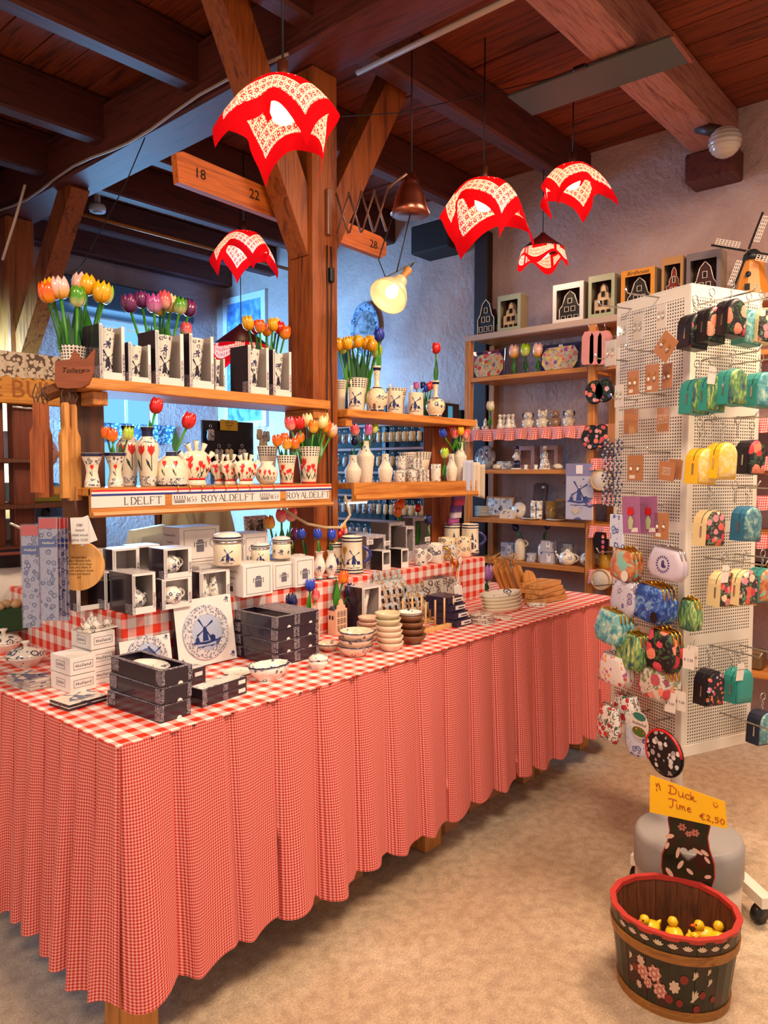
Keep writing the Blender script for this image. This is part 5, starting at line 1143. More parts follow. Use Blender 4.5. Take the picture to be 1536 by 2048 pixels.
# cartons with boxed plates standing against the step
def plate_box(label, px0, px1, base, top, lean, mill):
 a = SZ(px0, base, TZ); hgt = (base-top)*MPX(a)*1.02; a.y = min(a.y, SY0-.028-math.sin(lean)*hgt); a.x = AY(px0, a.y, TZ); w = AD(px1, a, (1, 0, 0)); hgt = (base-top)*MPX(a)*1.04
 t = thing('plate_carton', label, 'gift box', (a.x, a.y, TZ+.004), 0, 'cartons with picture plates', rot=(-lean, 0, 0)); g = G(); g.box(0, .001, 0, w, .022, hgt, .001); part('back', g, NAVY, t); g = G(); g.box(0, 0, 0, w, .001, hgt); part('front', g, CARD, t)
 f = lambda u, z: (w/2+u, -.002, hgt*.48+z); R_ = w*.40
 g = G(); g.lathe([(R_*.001, .004), (R_*.6, .004), (R_*.68, .001), (R_, -.003), (R_*1.01, -.004), (R_*1.0, -.006), (.001, -.006)], 36); g.xf(Matrix.Translation((w/2, -.005, hgt*.48)) @ Matrix.Rotation(R(90), 4, 'X')); part('plate', g, delft('delft_plate_well', 9, base='#aab4cc', ink='#33457c', amount=.8), t)
 g = G(); g.lathe([(R_*.66, .0012), (R_*1.0, -.0025)], 36, cap=False); g.xf(Matrix.Translation((w/2, -.0065, hgt*.48)) @ Matrix.Rotation(R(90), 4, 'X')); part('plate_rim', g, delft('plate_rim_dense', 120, base='#cfcdd0', ink='#1a2450', amount=1.0), t)
 print_mill(t, lambda u, z: (w/2+u, -.0096, hgt*.48+z), -.01 if mill else .02, -R_*.45, R_*1.0)
 for cx, cz in ((w*.06, hgt*.12), (w*.94, hgt*.1), (w*.92, hgt*.94)): print_flower(t, lambda u, z: (u, -.0008, z), cx, cz, w*.06)
plate_box('large carton with a delft mill plate leaning on the step', 360, 474, 1337, 1204, R(9), True); plate_box('smaller carton with a delft boat plate beside it', 246, 347, 1332, 1254, R(9), False)
# two columns of dark lace boxes
p, w, d, h = cpx((553, 1335), 595, 470, 1236); hh = h/4; w2 = AD(638, p, (1, 0, 0))-w
for c in range(2):
 for k in range(4): dark_box(f'{("left" if c == 0 else "right")} column dark lace box, {["bottom", "second", "third", "topmost"][k]} of its four', p+Vector((c*(w+.002), .002*((k*7) % 3), .0004+(hh+.0004)*k)), (w, w2-.002)[c], d, hh-.0022, 0, 'dark lace boxes stacked beside the plate carton', k == 3 and c == 0)
# white boxes of miniature tea sets
TSG = 'white tea set boxes at the table left'
def elesva(label, p, w, d, h, rz):
 t = carton('tea_set_box', label, p, w, d, h, CARD, rz, TSG, 'box')
 for (a, b, s_, sz) in ((0, w, 'Holland', .018),):
  g = G(); g.frame(w*.12, h*.3, w*.88, h*.75, .0008, .0008, .0008, .0008, -.0006, -.0001); part('label_frame', g, INKD, t); write(t, s_, INKD, (w/2, -.0002, h*.52), min(.018, w*.17), space=1.15)
 g = G(); g.frame(d*.3, h*.3, d*.72, h*.75, .0008, .0008, .0008, .0008, -.0006, -.0001); g.xf(Matrix.Rotation(R(-90), 4, 'Z') @ Matrix.Translation((-d, 0, 0))); part('label_frame', g, INKD, t)
 write(t, 'ELESVA', INKD, (-.0002, d*.49, h*.52), min(.012, d*.1), (0, -1, 0), (0, 0, 1)); return t
p, w, d, h = cpx((142, 1389), 193, 102, 1318, rz=R(3)); hh = .5*h
for k in range(2): elesva(f'{("lower", "upper")[k]} tea set box of the front pair', p+Vector((0, 0, .0004+k*(hh+.0008))), w, d, hh-.0025, R(3))
p4, w4, d4 = p+Vector((w*.98+.006, d*.35, 0)), w*1.0, d
for k in range(3): elesva(f'{("lowest", "middle", "topmost")[k]} tea set box of the back column of three', p4+Vector((0, 0, .0004+k*(hh+.0008))), w4, d4, hh-.0025, R(3))
zt = TZ+3*(hh+.0008); b = p4+Vector((w4*.5, d4*.42, zt-TZ+.001))
t = thing('miniature_tea_set', 'miniature delft tea set on a tray atop white boxes', 'tea set', b, R(10)); g = G(); g.box(-.055, -.04, 0, .055, .04, .004, .0015); part('tray', g, D_SMALL, t)
def mini(o, r, lidded, sp, nm):
 pr = [(.6*r, 0), (.95*r, .6*r), (r, 1.0*r), (.7*r, 1.6*r), (.45*r, 1.9*r)]; tp = part(nm, G().lathe(pr, 14), D_SMALL, t, o)
 if lidded: part('lid', G().lathe([(.5*r, 1.88*r), (.3*r, 2.2*r), (.1*r, 2.4*r), (.16*r, 2.6*r), (.001, 2.75*r)], 10), WHITE, tp)
 g = G(); handle(g, (.85*r, 0, .5*r), (1, 0, 0), 1.1*r, .7*r, .12*r); part('handle', g, WHITE, tp)
 if sp: g = G(); g.tube([(-.8*r, 0, .7*r), (-1.4*r, 0, 1.3*r), (-1.7*r, 0, 2.0*r)], [.25*r, .15*r, .12*r], 7); part('spout', g, WHITE, tp)
mini((0, .018, .004), .017, True, True, 'coffee_pot'); 
o_ = t.children[-1]; o_.scale = (1, 1, 1.25)
mini((-.012, -.016, .004), .014, True, True, 'sugar_bowl'); mini((.030, -.014, .004), .012, False, False, 'cup'); mini((-.036, -.006, .004), .012, False, True, 'creamer')
# tiles
TILE = delft('delft_tile', 16, base='#e4d8c8', ink='#3c4a7c', amount=.6, rough=.1)
def tiles(label, c, rx_, lx, ty, n, rz, group, dark):
 p, w, d, h = cpx(c, rx_, lx, ty, rz=rz); 
 for k in range(n):
  t = thing('delft_tile', f'{ORD[k]} tile from below in the {label}', 'tile', p+Vector((.002*(k % 2), .0015*k, .0004+k*.0092)), rz, group); g = G(); g.box(0, 0, 0, w, d, .0062, .001); part('tile', g, NAVY if dark else CARDG, t); g = G(); g.box(.001, .001, .0062, w-.001, d-.001, .0086, .0008); o = part('glazed_face', g, TILE, t)
 print_mill(t, lambda u, z: (w/2+u, d*.1+z, .0092), 0, d*.1, d*.8, plain('tile_ink', '#5a6288', .3))
tiles('dark backed tile pile in front of the white boxes', (137, 1424), 214, 98, 1400, 2, R(6), 'dark backed picture tiles', True)
tiles('pale tile stack left of the white boxes', (61, 1384), 104, 12, 1358, 3, R(4), 'pale picture tiles', False)
# tile card standing
a = SZ(137, 1314, TZ); t = thing('picture_tile', 'standing picture tile with a blue ship behind the boxes', 'tile', (a.x, a.y, TZ+.003), R(-35), rot=(R(-14), 0, R(-38))); g = G(); g.box(0, 0, 0, .085, .006, .105, .001); part('tile', g, CARD, t); print_mill(t, lambda u, z: (.045+u, -.0008, z), 0, .02, .06)
# covered dishes and the round white plate at far left
def tureen(label, px, py, r, lab2=None):
 c = SZ(px, py, TZ); t = thing('covered_dish', label, 'dish', (c.x, c.y, TZ), 0, 'covered delft dishes'); pr = [(r*.6, 0), (r*.65, .006), (r*.98, .028), (r*1.02, .034)]; lathe_part('bowl', pr, D_BIG, t, 28)
 lathe_part('lid', [(r*1.0, .035), (r*1.0, .038), (r*.75, .052), (r*.35, .060), (r*.16, .062)], delft('delft_lid_dark', 30, amount=.95), t, 28); lathe_part('knob', [(.008, .06), (.007, .07), (.014, .078), (.013, .082), (.001, .083)], WHITE, t, 14)
tureen('front covered delft dish on the left table wing', 52, 1330, .062); tureen('back covered delft dish at the picture edge', 8, 1302, .062); tureen('lidded delft dish mostly outside the frame', -60, 1350, .06)
c = SZ(22, 1292, TZ); t = thing('round_white_plate', 'large round white plate standing on edge at far left', 'plate', (c.x, c.y+.12, TZ), 0); g = G(); g.lathe([(.001, 0), (.09, .002), (.155, .018), (.157, .02), (.15, .024), (.09, .008), (.001, .006)], 36); q = ((_C-Vector((c.x, c.y, TZ+.15))).normalized()+Vector((.25, -.1, .1))).to_track_quat('Z', 'Y').to_matrix().to_4x4(); g.xf(Matrix.Translation((0, 0, .158)) @ q); part('plate', g, WHITE, t)
# fluted basket bowl
def bowl(name, label, c, r, h, mat, rim=None, sx=1, sy=1, rz=0, group=None, z=TZ, flute=0, foot=.55, cat='bowl', th=.003):
 t = thing(name, label, cat, (c[0], c[1], z), rz, group); md = (lambda a, zz: 1+flute*math.cos(a*12)*max(0, zz/h-.3)) if flute else None
 lathe_part('bowl', [(r*foot, 0), (r*(foot+.05), h*.06), (r*.85, h*.5), (r, h), (r-th, h), (r*.8, h*.52), (r*.5, h*.14), (.001, h*.12)], mat, t, 36 if flute else 24, sx, sy, md)
 if rim: lathe_part('rim_line', [(r*1.004, h*.93), (r*1.012, h*1.0), (r-th, h*1.005)], rim, t, 36 if flute else 24, sx, sy, md)
 return t
c = SZ(538, 1358, TZ); bowl('fluted_bowl', 'fluted oval delft bowl at the front table edge', c, .062, .048, D_SMALL, DBLUE, 1.15, .75, R(-5), None, TZ+.0004, .06)
t = bpy.data.objects[-1] if False else None
# delft saucer behind it
c = SZ(477, 1347, TZ); bowl('delft_saucer', 'flat delft saucer between black boxes and fluted bowl', c, .05, .008, D_MED, None, 1, 1, 0, None, TZ+.0004, cat='saucer')
# small round lidded pot
c = SZ(637, 1336, TZ); t = thing('lidded_pot', 'small round delft lidded pot near the front edge', 'pot', (c.x, c.y, TZ+.0004)); r = .033; lathe_part('pot', [(r*.7, 0), (r*.75, .003), (r, .018), (r*.97, .028)], D_SMALL, t); lathe_part('lid', [(r*.99, .0285), (r*.95, .036), (r*.6, .044), (.001, .047)], D_SMALL, t); lathe_part('seam', [(r*.985, .0278), (r*.985, .0287)], INKD, t)
# gable house vases
HOUSE = plain('house_bisque', '#e8c0a0', .5)
def house_vase(label, px, py, wpx, tp, sidew, rz=0):
 a = SZ(px, py, TZ); k = MPX(a); w = wpx*k; H = (py-tp)*k; d = .045; t = thing('house_vase', label, 'vase', (a.x, a.y, TZ+.0004), rz, 'ceramic canal house vases'); e = H*.72
 pts = [(0, 0), (w, 0), (w, e), (w*.85, e), (w*.82, e+H*.1), (w*.68, e+H*.12), (w*.64, e+H*.22), (w*.5, H), (w*.36, e+H*.22), (w*.32, e+H*.12), (w*.18, e+H*.1), (w*.15, e), (0, e)]
 part('gable_front', G().prism(pts, .008), HOUSE, t); g = G(); g.box(0, .008, 0, w, d, e*.95); part('house_body', g, HOUSE, t)
 g = G(); g.add([(0, .008, e*.95), (0, d, e*.95), (0, d*.6, e*.95+.018)], [(0, 1, 2)]); g.add([(0, .008, e*.95), (w, .008, e*.95), (w, d*.6, e*.95+.018), (0, d*.6, e*.95+.018)], [(0, 1, 2, 3)]); part('roof', g, plain('slate', '#3d3a44', .6), t)
 for fl in range(3):
  for q in range(3): g = G(); x = w*(.14+.27*q); z = e*(.16+.28*fl); g.frame(x, z, x+w*.18, z+e*.2, .0012, .0012, .0012, .0012, -.0008, -.0002); g.box(x+w*.08, -.0008, z, x+w*.1, -.0002, z+e*.2); g.box(x, -.0008, z+e*.1, x+w*.18, -.0002, z+e*.11); part('window_print', g, INKD, t)
 for q in range(2): g = G(); y = d*(.3+.35*q); g.box(-.0008, y, e*.6, -.0002, y+d*.2, e*.75); part('window_print', g, INKD, t)
 return a, w, H, d
a, w, H, d = house_vase('house vase with orange tulip beside the vase carton', 672, 1272, 32, 1200, 18); tulip((a.x+w*.3, a.y+d*.6, TZ+H*.5), SY(685, 1166, a.y+.03), 'orange', 'orange wooden tulip in the right house vase', s=.95, leaves=2, lf=.8); tulip((a.x+w*.7, a.y+d*.6, TZ+H*.5), SY(696, 1192, a.y+.03), 'navy', 'dark blue tulip drooping from the right house vase', s=.95, leaves=0)
a, w, H, d = house_vase('house vase half hidden behind the dark boxes', 622, 1284, 24, 1212, 16); tulip((a.x+w*.3, a.y+d*.6, TZ+H*.5), SY(620, 1182, a.y+.03), 'blue', 'blue wooden tulip in the left house vase', s=.9, leaves=2, lf=.8); tulip((a.x+w*.7, a.y+d*.6, TZ+H*.5), SY(630, 1200, a.y+.03), 'pink', 'short pink tulip in the left house vase', s=.75, leaves=0)
tulip((a.x-.04, a.y+d*.6, TZ), SY(585, 1215, a.y+.03), 'navy', 'dark blue tulip behind the lace box columns', s=.95, leaves=1)
# windowed vase carton lying on the table
p, w, d, h = cpx((725, 1268), 762, 690, 1177); window_carton('vase_carton', 'dark windowed vase box standing on the table middle', p+Vector((0, 0, .0005)), w, d, h, bb=.14, bt=.04, group=None, topopen=False); r = w*.34
t = vase_thing('patterned_vase', 'blue bird vase inside the table vase box', (p.x+w*.45, p.y+d*.4+.02, TZ+.004), [(r*.7, 0), (r*.75, h*.5), (r*1.1, h*.9), (r*.9, h*.9), (.001, h*.5)], D_SMALL)
# bowl stacks
HB = 'floral heart bowls in a stack'; HEART = delft('delft_heart_bowl', 55, base='#f0cdb2', amount=.3)
c = SZ(710, 1310, TZ); k = MPX(c); r = 36*k; hb = 22*k
for q, n in enumerate(('bottom', 'middle', 'topmost')): bowl('heart_bowl', f'{n} scalloped floral bowl of the stack of three', (c.x+.003*q, c.y-.002*q), r*(1.0 if q != 1 else .98), hb, HEART, DBLUE, 1, 1, q, HB, TZ+.0004+q*hb*.62, .02)
c = SZ(657, 1300, TZ); bowl('heart_bowl', 'single floral bowl left of the bowl stack', c, .045, .026, HEART, DBLUE, 1, 1, 0, HB, TZ+.0004, .02)
BIS = plain('bisque_bowl', '#e8cbb0', .35); BRN = plain('brown_bowl', '#7a4a2c', .4); BISG = plain('olive_bowl', '#cdbd98', .35)
c = SZ(781, 1300, TZ); k = MPX(c); r = 27*k; hb = 17*k
for q in range(6): bowl('sauce_bowl', f'{ORD[q]} plain cream dip bowl from below in the tall stack', (c.x+.002*(q % 2), c.y+.003*q), r*(1-.02*(q > 3)), hb, BISG if q > 3 else BIS, None, 1, 1, 0, 'plain cream dip bowls', TZ+.0004+q*hb*.66+(.003 if q > 3 else 0))
c = SZ(825, 1286, TZ); k = MPX(c); r = 27*k; hb = 18*k
for q in range(4): bowl('sauce_bowl', f'{ORD[q]} brown dip bowl from below in the brown stack', (c.x, c.y+.003*q), r*(1.05-.03*q), hb, BRN, None, 1, 1, 0, 'brown dip bowls', TZ+.0004+q*hb*.72)
c2 = (c.x, c.y+.012); bowl('delft_dip_bowl', 'blue patterned bowl on top of the brown stack', c2, r*.97, hb*.55, D_BIG, BRN, 1, 1, 0, None, TZ+.002+4*hb*.72)
c = SZ(742, 1285, TZ); k = MPX(c)
for q in range(5): bowl('scalloped_dish', f'{ORD[q]} scalloped pink dish from below behind the cream bowls', (c.x+.02, c.y+.03), 22*k, 12*k, plain('pink_dish', '#d9b39a', .4), None, 1, 1, 0, 'scalloped pink dishes', TZ+.0004+q*9.2*k, .06)
# ------------------------------------------------------------------ right half of the table
PRINTH = mottle('canal_house_print', [(.3, '#8fb6d8'), (.45, '#d8cbb8'), (.52, '#7a5136'), (.6, '#e0b07a'), (.7, '#3a4660')], 38, .4, dist=.4)
def house_board(label, p, w, h, lean, rz, group, big):
 t = thing('house_cutting_board', label, 'cutting board', p, rz, group, rot=(-lean, 0, rz)); e = h*.62
 pts = [(0, 0), (w, 0), (w, e), (w*.72, e+h*.16), (w*.6, h*.84), (w*.6, h*.97), (w*.5, h), (w*.4, h*.97), (w*.4, h*.84), (w*.28, e+h*.16), (0, e)]
 part('board', G().prism(pts, .008), plain('pale_blue_board', '#a9bcc8', .4), t)
 fr = [(w*.06, h*.03), (w*.94, h*.03), (w*.94, e*.98), (w*.7, e+h*.13), (w*.5, e+h*.2), (w*.3, e+h*.13), (w*.06, e*.98)]
 part('printed_face', G().prism(fr, .0006, (0, -.0007, 0)), PRINTH, t)
 g = G()
 for fl in range(4):
  for q in range(3): x = w*(.16+.26*q); z = h*(.08+.15*fl); g.box(x, -.0013, z, x+w*.14, -.0008, z+h*.09)
 o = part('printed_window', g, INKD, t); o['kind'] = 'stuff'
 g = G(); o_ = Vector((w*.5, .004, h*.9)); g.tube([o_+Vector((.02*math.sin(k*1.1), -.01+.01*math.cos(k*1.7), .02*math.cos(k*.9))) for k in range(9)], .0013, 5); part('twine_loop', g, ROPE, t)
HBG = 'house shaped boards leaning on the step'
a = Vector((AY(752, SY0-.07, TZ), SY0-.085, TZ))
for k in range(5): house_board(f'{ORD[k]} tall house shaped board from the left', (a.x+.032*k, a.y-.006*k+.03, TZ+.002), .085, .225, R(13), R(-14), HBG, True)
a = Vector((AY(806, SY0-.11, TZ), SY0-.12, TZ))
for k in range(3): house_board(f'{ORD[k]} shorter house shaped board from the left', (a.x+.03*k+.01, a.y-.006*k, TZ+.002), .075, .16, R(14), R(-14), 'shorter house shaped boards', False)
# wooden dowel rack
a = SZ(852, 1268, TZ); t = thing('dowel_rack', 'small pale wooden dowel rack holding boards', 'rack', (a.x, a.y, TZ+.0004), 0); PALE = wood('pale_beech', '#c88f4c', '#e2b878', 'Z', 1, .45); L = AD(914, (a.x, a.y, TZ), (1, 0, 0))
for y in (0, .12): g = G(); g.box(0, y, 0, L, y+.022, .016, .002); part('base_bar', g, PALE, t)
for x in (.02, L-.03): g = G(); g.box(x, .022, .004, x+.012, .12, .012, .001); part('cross_bar', g, PALE, t)
for k in range(4):
 for y in (.011, .131): g = G(); g.tube([(.012+k*(L-.024)/3, y, .014), (.012+k*(L-.024)/3, y, .125)], .004, 8); part('dowel', g, PALE, t)
# dark boxes with white labels, fanned in plastic
p, w, d, h = cpx((914, 1256), 942, 868, 1198)
for k in range(4):
 t = thing('labelled_blue_box', f'{ORD[k]} dark blue box from below with white label', 'box', p+Vector((-.004*k, .012*k, .0004+k*(h/4+.0006))), 0, 'dark blue labelled boxes'); g = G(); g.box(0, 0, 0, w, d, h/4-.001, .001); part('body', g, plain('deep_blue_card', '#1f1d3e', .3), t); g = G(); g.box(w*.3, -.0009, h*.05, w*.98, -.0001, h*.19); part('white_label', g, CARD, t); g = G(); g.box(w*.5, -.0014, h*.09, w*.9, -.001, h*.13); part('price_print', g, INKD, t)
t0 = Vector((AY(850, SY0-.06, TZ+.1), SY0-.062, TZ))
for k in range(7):
 t = thing('wrapped_pack', f'{ORD[k]} plastic wrapped gift pack from the left', 'gift pack', (t0.x+.025*k, t0.y, TZ+.0005), 0, 'plastic wrapped packs in a row', rot=(R(-10), 0, R(-20))); g = G(); g.box(0, 0, 0, .075, .018, .15, .002); part('pack', g, delft('pack_print', 30, base='#cfc4b8', ink='#3a2e30', amount=.8, rough=.3), t); g = G(); g.box(-.003, -.003, 0, .078, .021, .165, .004); part('plastic_sleeve', g, CLEAR, t)
t = thing('picture_pack', 'white picture pack with a blue mill leaning in front', 'gift pack', SZ(918, 1225, TZ)+Vector((0, .012, .002)), 0, None, rot=(R(-13), R(4), R(-10))); g = G(); g.box(0, 0, 0, .05, .006, .12, .001); part('card', g, CARD, t); print_mill(t, lambda u, z: (.025+u, -.0008, z), 0, .03, .055)
# spoons in a small vase
c = SZ(938, 1216, TZ)+Vector((.03, .10, 0)); t = vase_thing('spoon_vase', 'slim delft vase behind the wrapped packs', (c.x, c.y, TZ), hollow([(.018, 0), (.02, .03), (.024, .11)]), D_FINE)
for k, (dx, dz, m, n) in enumerate(((-.03, .20, GOLD, 'gold'), (.035, .19, CARD, 'white'), (.01, .175, GOLD, 'small gold'))):
 s_ = thing('tea_spoon', f'{n} spoon standing in the slim vase', 'spoon', (c.x, c.y, TZ+.05), 0, 'spoons in the slim vase'); g = G(); g.tube([(0, 0, 0), (dx, 0, dz-.05)], .002, 6); part('handle', g, m, s_)
 g = G(); g.lathe([(.001, -.022), (.012, -.012), (.015, 0), (.010, .014), (.001, .02)], 12, (0, 0, 0), 1, .3); g.xf(Matrix.Translation((dx*1.1, 0, dz-.03)) @ Matrix.Rotation(dx*6, 4, 'Y')); part('spoon_bowl', g, m, s_)
# coaster packs and shallow dishes
c = SZ(965, 1246, TZ)
for k in range(5):
 t = thing('coaster_pack', f'{ORD[k]} flat wrapped coaster pack from below', 'coaster', (c.x+.003*(k % 2), c.y+.002*k, TZ+.0004+k*.0085), .2*k, 'flat coaster packs'); part('coasters', G().lathe([(.048, 0), (.052, .004), (.048, .0075)], 24), delft('coaster_print', 45, base='#e4cfc0', ink='#8a3c44', amount=.7), t); part('wrap', G().lathe([(.05, 0), (.056, .004), (.05, .008)], 24), CLEAR, t)
c = SZ(1004, 1236, TZ); t = thing('coaster_pack', 'single flat coaster pack lying apart', 'coaster', (c.x, c.y, TZ+.0004), 0, 'flat coaster packs'); part('coasters', G().lathe([(.045, 0), (.048, .003), (.045, .006)], 24), MATS['coaster_print'], t)
c = SZ(1006, 1222, TZ); k = MPX(c)
for q in range(5): bowl('oval_serving_dish', f'{ORD[q]} long oval serving dish from below', (c.x+.004*(q % 2), c.y+.004*q), 58*k, 11*k, plain('cream_dish', '#ecdcc2', .25) if q != 4 else D_BIG, None, 1, .45, R(-6), 'stack of oval serving dishes', TZ+.0004+q*6.6*k, 0, .75, 'dish')
c = SZ(1073, 1212, TZ)
for q in range(2): t = thing('glass_coaster', f'{("lower", "upper")[q]} round wrapped coaster beside the oval dishes', 'coaster', (c.x, c.y, TZ+.0004+q*.008), 0, 'round wrapped coasters'); part('coaster', G().lathe([(.045, 0), (.048, .003), (.045, .0075)], 24), D_FINE, t)
# purple tulip on a stand
c = SZ(974, 1192, TZ)+Vector((.05, .09, 0)); c = SZ(973, 1188, TZ); tulip((c.x, c.y, TZ), SY(974, 1160, c.y), 'lilac', 'single lilac wooden tulip with dark leaves before the gingham step', s=1.45, leaves=3, leaf=GREEND)
# cutting boards leaning in a row with twine
BGp = 'wooden boards leaning at the step end'
for k, px in enumerate((1008, 1020, 1034, 1047, 1058)):
 a = SZ(px, 1192+k*1.5, TZ); L = .205 if k != 4 else .14; t = thing('leaning_board', ['leftmost', 'second', 'third', 'fourth', 'short round topped'][k]+' wooden board leaning at the step end', 'cutting board', (a.x, a.y, TZ+.001), 0, BGp, rot=(R(-6), R(-22 if k < 4 else -14), R(-18)))
 w = .055 if k < 4 else .075
 pts = [(0, 0), (w, 0), (w, L*.75), (w*.8, L*.8), (w*.62, L*.82), (w*.62, L), (w*.38, L), (w*.38, L*.82), (w*.2, L*.8), (0, L*.75)] if k < 4 else [(0, 0), (w, 0), (w, L*.7), (w*.85, L*.9), (w*.5, L), (w*.15, L*.9), (0, L*.7)]
 part('board', G().prism(pts, .014), W_BOARD, t)
 if k < 4:
  for q in range(3): g = G(); rnd = random.Random(k*5+q); g.tube([(w*.5+rnd.uniform(-.03, .03), .007+rnd.uniform(-.02, .02), L*.97+rnd.uniform(-.02, .03)) for _ in range(7)], .0016, 5); part('twine_loop', g, ROPE, t)
a = SZ(1066, 1196, TZ); t = thing('delft_cloth_board', 'blue delft printed board behind the leaning boards', 'cutting board', (a.x-.02, a.y+.05, TZ+.001), 0, None, rot=(R(-8), R(-22), R(-18))); part('board', G().prism([(0, 0), (.06, 0), (.06, .15), (.04, .17), (.035, .2), (.02, .2), (.01, .17), (0, .15)], .012), delft('delft_board', 26, base='#9db4d6', amount=.9, rough=.3), t)
a = SZ(1080, 1166, TZ); t = thing('delft_placemat', 'flat blue delft placemat under the boards', 'placemat', (a.x, a.y, TZ+.0004), 0); g = G(); g.box(-.1, -.02, 0, .14, .16, .003); part('mat', g, MATS['delft_board'], t)
# boards lying flat in a pile
c = SZ(1105, 1204, TZ)
for k, (m, s_, n) in enumerate(((0, 1.05, 'lowest olive wood board with a rounded handle'), (1, 1.0, 'second olive wood board with a loop'), (2, .95, 'third rectangular board in the lying pile'), (3, .9, 'topmost rectangular board of the lying pile'))):
 t = thing('lying_board', n, 'cutting board', (c.x+.012*(k % 2), c.y+.04+.012*k, TZ+.004+k*.0225), R(-4+3*k), 'wooden boards lying in a pile')
 if k < 2: pts = [(-.13*s_+.10*math.cos(q)*.5, .05*math.sin(q)) for q in (1.2, 2.0, 3.14, 4.2, 5.0)]; pts = [(-.15, -.02), (-.10, -.028), (-.05, -.045), (.05, -.055), (.12, -.05), (.15, -.02), (.15, .02), (.12, .05), (.05, .055), (-.05, .045), (-.10, .028), (-.15, .02)]
 else: pts = [(-.11, -.06), (.12, -.06), (.125, -.055), (.125, .055), (.12, .06), (-.11, .06), (-.115, .055), (-.115, -.055)]
 part('board', G().prism(pts, .020, (0, 0, 0), (1, 0, 0), (0, 1, 0), (0, 0, 1)), W_BOARDX, t)
 if k == 1: g = G(); handle(g, (-.13, 0, .018), (0, -1, 0), .02, .02, .0015); part('cord_loop', g, ROPE, t)
# cardboard boxes stored under the table
for c, rx_, lx, ty, n in (((955, 1615), 997, 918, 1560, 'under the table middle'), ((1060, 1560), 1098, 1030, 1510, 'under the table right part'), ((650, 1798), 682, 560, 1720, 'tan carton under the table left part'), ((862, 1685), 890, 838, 1600, 'narrow carton beside the table leg')):
 p = SZ(c[0], c[1], 0); t = carton('cardboard_box', 'brown cardboard box '+n if 'carton' not in n else n, (p.x-.06, max(p.y, TY0+.02), .0005), .25, .25, .17, KRAFT, 0, 'cardboard boxes under the table'); g = G(); g.box(.10, -.0005, 0, .15, .25, .1725); part('tape', g, plain('packing_tape', '#8a5a2c', .2), t)
# ------------------------------------------------------------------ goods on the right wall rack
def ry(px, z, x=UX+.12): return AX(px, x, z)
def rpos(px, py_or_none, zi, x=UX+.12): return Vector((x, AX(px, x, uz[zi]+.05), uz[zi]-.0015))
# miniature canal houses in window boxes on the top
def gable(t, w, h, y0, wall, trim, roof=None, kind=0):
 """front facing -x in local frame: u along +y"""
 e = h*.55; P = lambda u, z, o=0: (o, u, z)
 if kind == 0: pts = [(-w/2, 0), (w/2, 0), (w/2, e), (w*.34, e), (w*.30, h*.7), (w*.18, h*.75), (w*.14, h*.9), (0, h), (-w*.14, h*.9), (-w*.18, h*.75), (-w*.30, h*.7), (-w*.34, e), (-w/2, e)]
 else: pts = [(-w/2, 0), (w/2, 0), (w/2, e*.8), (w*.36, e), (w*.22, h*.86), (0, h), (-w*.22, h*.86), (-w*.36, e), (-w/2, e*.8)]
 part('gable_front', G().prism(pts, .03, (0, 0, 0), (0, 1, 0), (0, 0, 1), (1, 0, 0)), wall, t)
 g = G()
 for a, b in zip(pts, pts[1:]+pts[:1]):
  if a[1] > .01 or b[1] > .01: g.tube([(-.003, a[0], a[1]), (-.003, b[0], b[1])], w*.02, 5)
 part('gable_trim', g, trim, t)
 for z, n in ((.06, 3), (.34, 2), (.60, 1)):
  for k in range(n): u = (k-(n-1)/2)*w*.3; g = G(); g.box(-.004, u-w*.09, h*z, -.001, u+w*.09, h*(z+.15)); wn = part('window', g, BLACK, t); g = G(); g.frame(u-w*.1, h*z, u+w*.1, h*(z+.16), .002, .002, .002, .002, 0, .003); g.xf(Matrix(((0, 1, 0, -.006), (1, 0, 0, 0), (0, 0, 1, 0), (0, 0, 0, 1)))); part('window_frame', g, trim, wn)
 if roof: g = G(); g.prism([(-w*.62, e*.5), (w*.62, e*.5), (w*.4, h*.72), (-w*.4, h*.72)], .012, (.031, 0, 0), (0, 1, 0), (0, 0, 1), (1, 0, 0)); part('roof', g, roof, t)
def house_box(label, px0, px1, tp, bs, frame_mat, wall, trim, roof=None, kind=0, text=None, inside=None):
 x = UX+.03; z = 2.34; ya, yb = AX(px1, x, z), AX(px0, x, z); w = yb-ya; k = MPX((x, (ya+yb)/2, z)); h = (bs-tp)*k; d = .10
 if frame_mat is not None:
  t = thing('house_window_box', label+' box', 'gift box', (x, ya, z), 0, 'boxed canal houses on the rack top')
  f = G(); f.frame(0, 0, w, h, w*.12, w*.12, h*.10, h*.14, 0, .003); f.xf(Matrix(((0, 1, 0, 0), (1, 0, 0, 0), (0, 0, 1, 0), (0, 0, 0, 1)))); part('front_frame', f, frame_mat, t)
  side = plain('antique_card', '#8a7a62', .5)
  for q in (0, w-.003): g = G(); g.box(.003, q, 0, d, q+.003, h); part('side_panel', g, side, t)
  g = G(); g.box(d-.003, .003, 0, d, w-.003, h); part('back_panel', g, inside or plain('box_inside', '#3a1512', .6), t); g = G(); g.box(0, 0, h, d, w, h+.003); part('top_panel', g, frame_mat, t); g = G(); g.box(.003, .003, 0, d-.003, w-.003, .003); part('base_panel', g, side, t)
  if text: write(t, text, BLACK, (-.0005, w/2, h*.93), w*.16, (0, -1, 0), (0, 0, 1), shear=.3)
 hh = thing('canal_house_ornament', label+' ornament', 'house ornament', (x+(.03 if frame_mat is not None else .02), (ya+yb)/2, z+.004), 0, 'canal house ornaments on the rack top')
 gable(hh, w*(.70 if frame_mat is not None else .75), h*(.82 if frame_mat is not None else 1), 0, wall, trim, roof, kind)
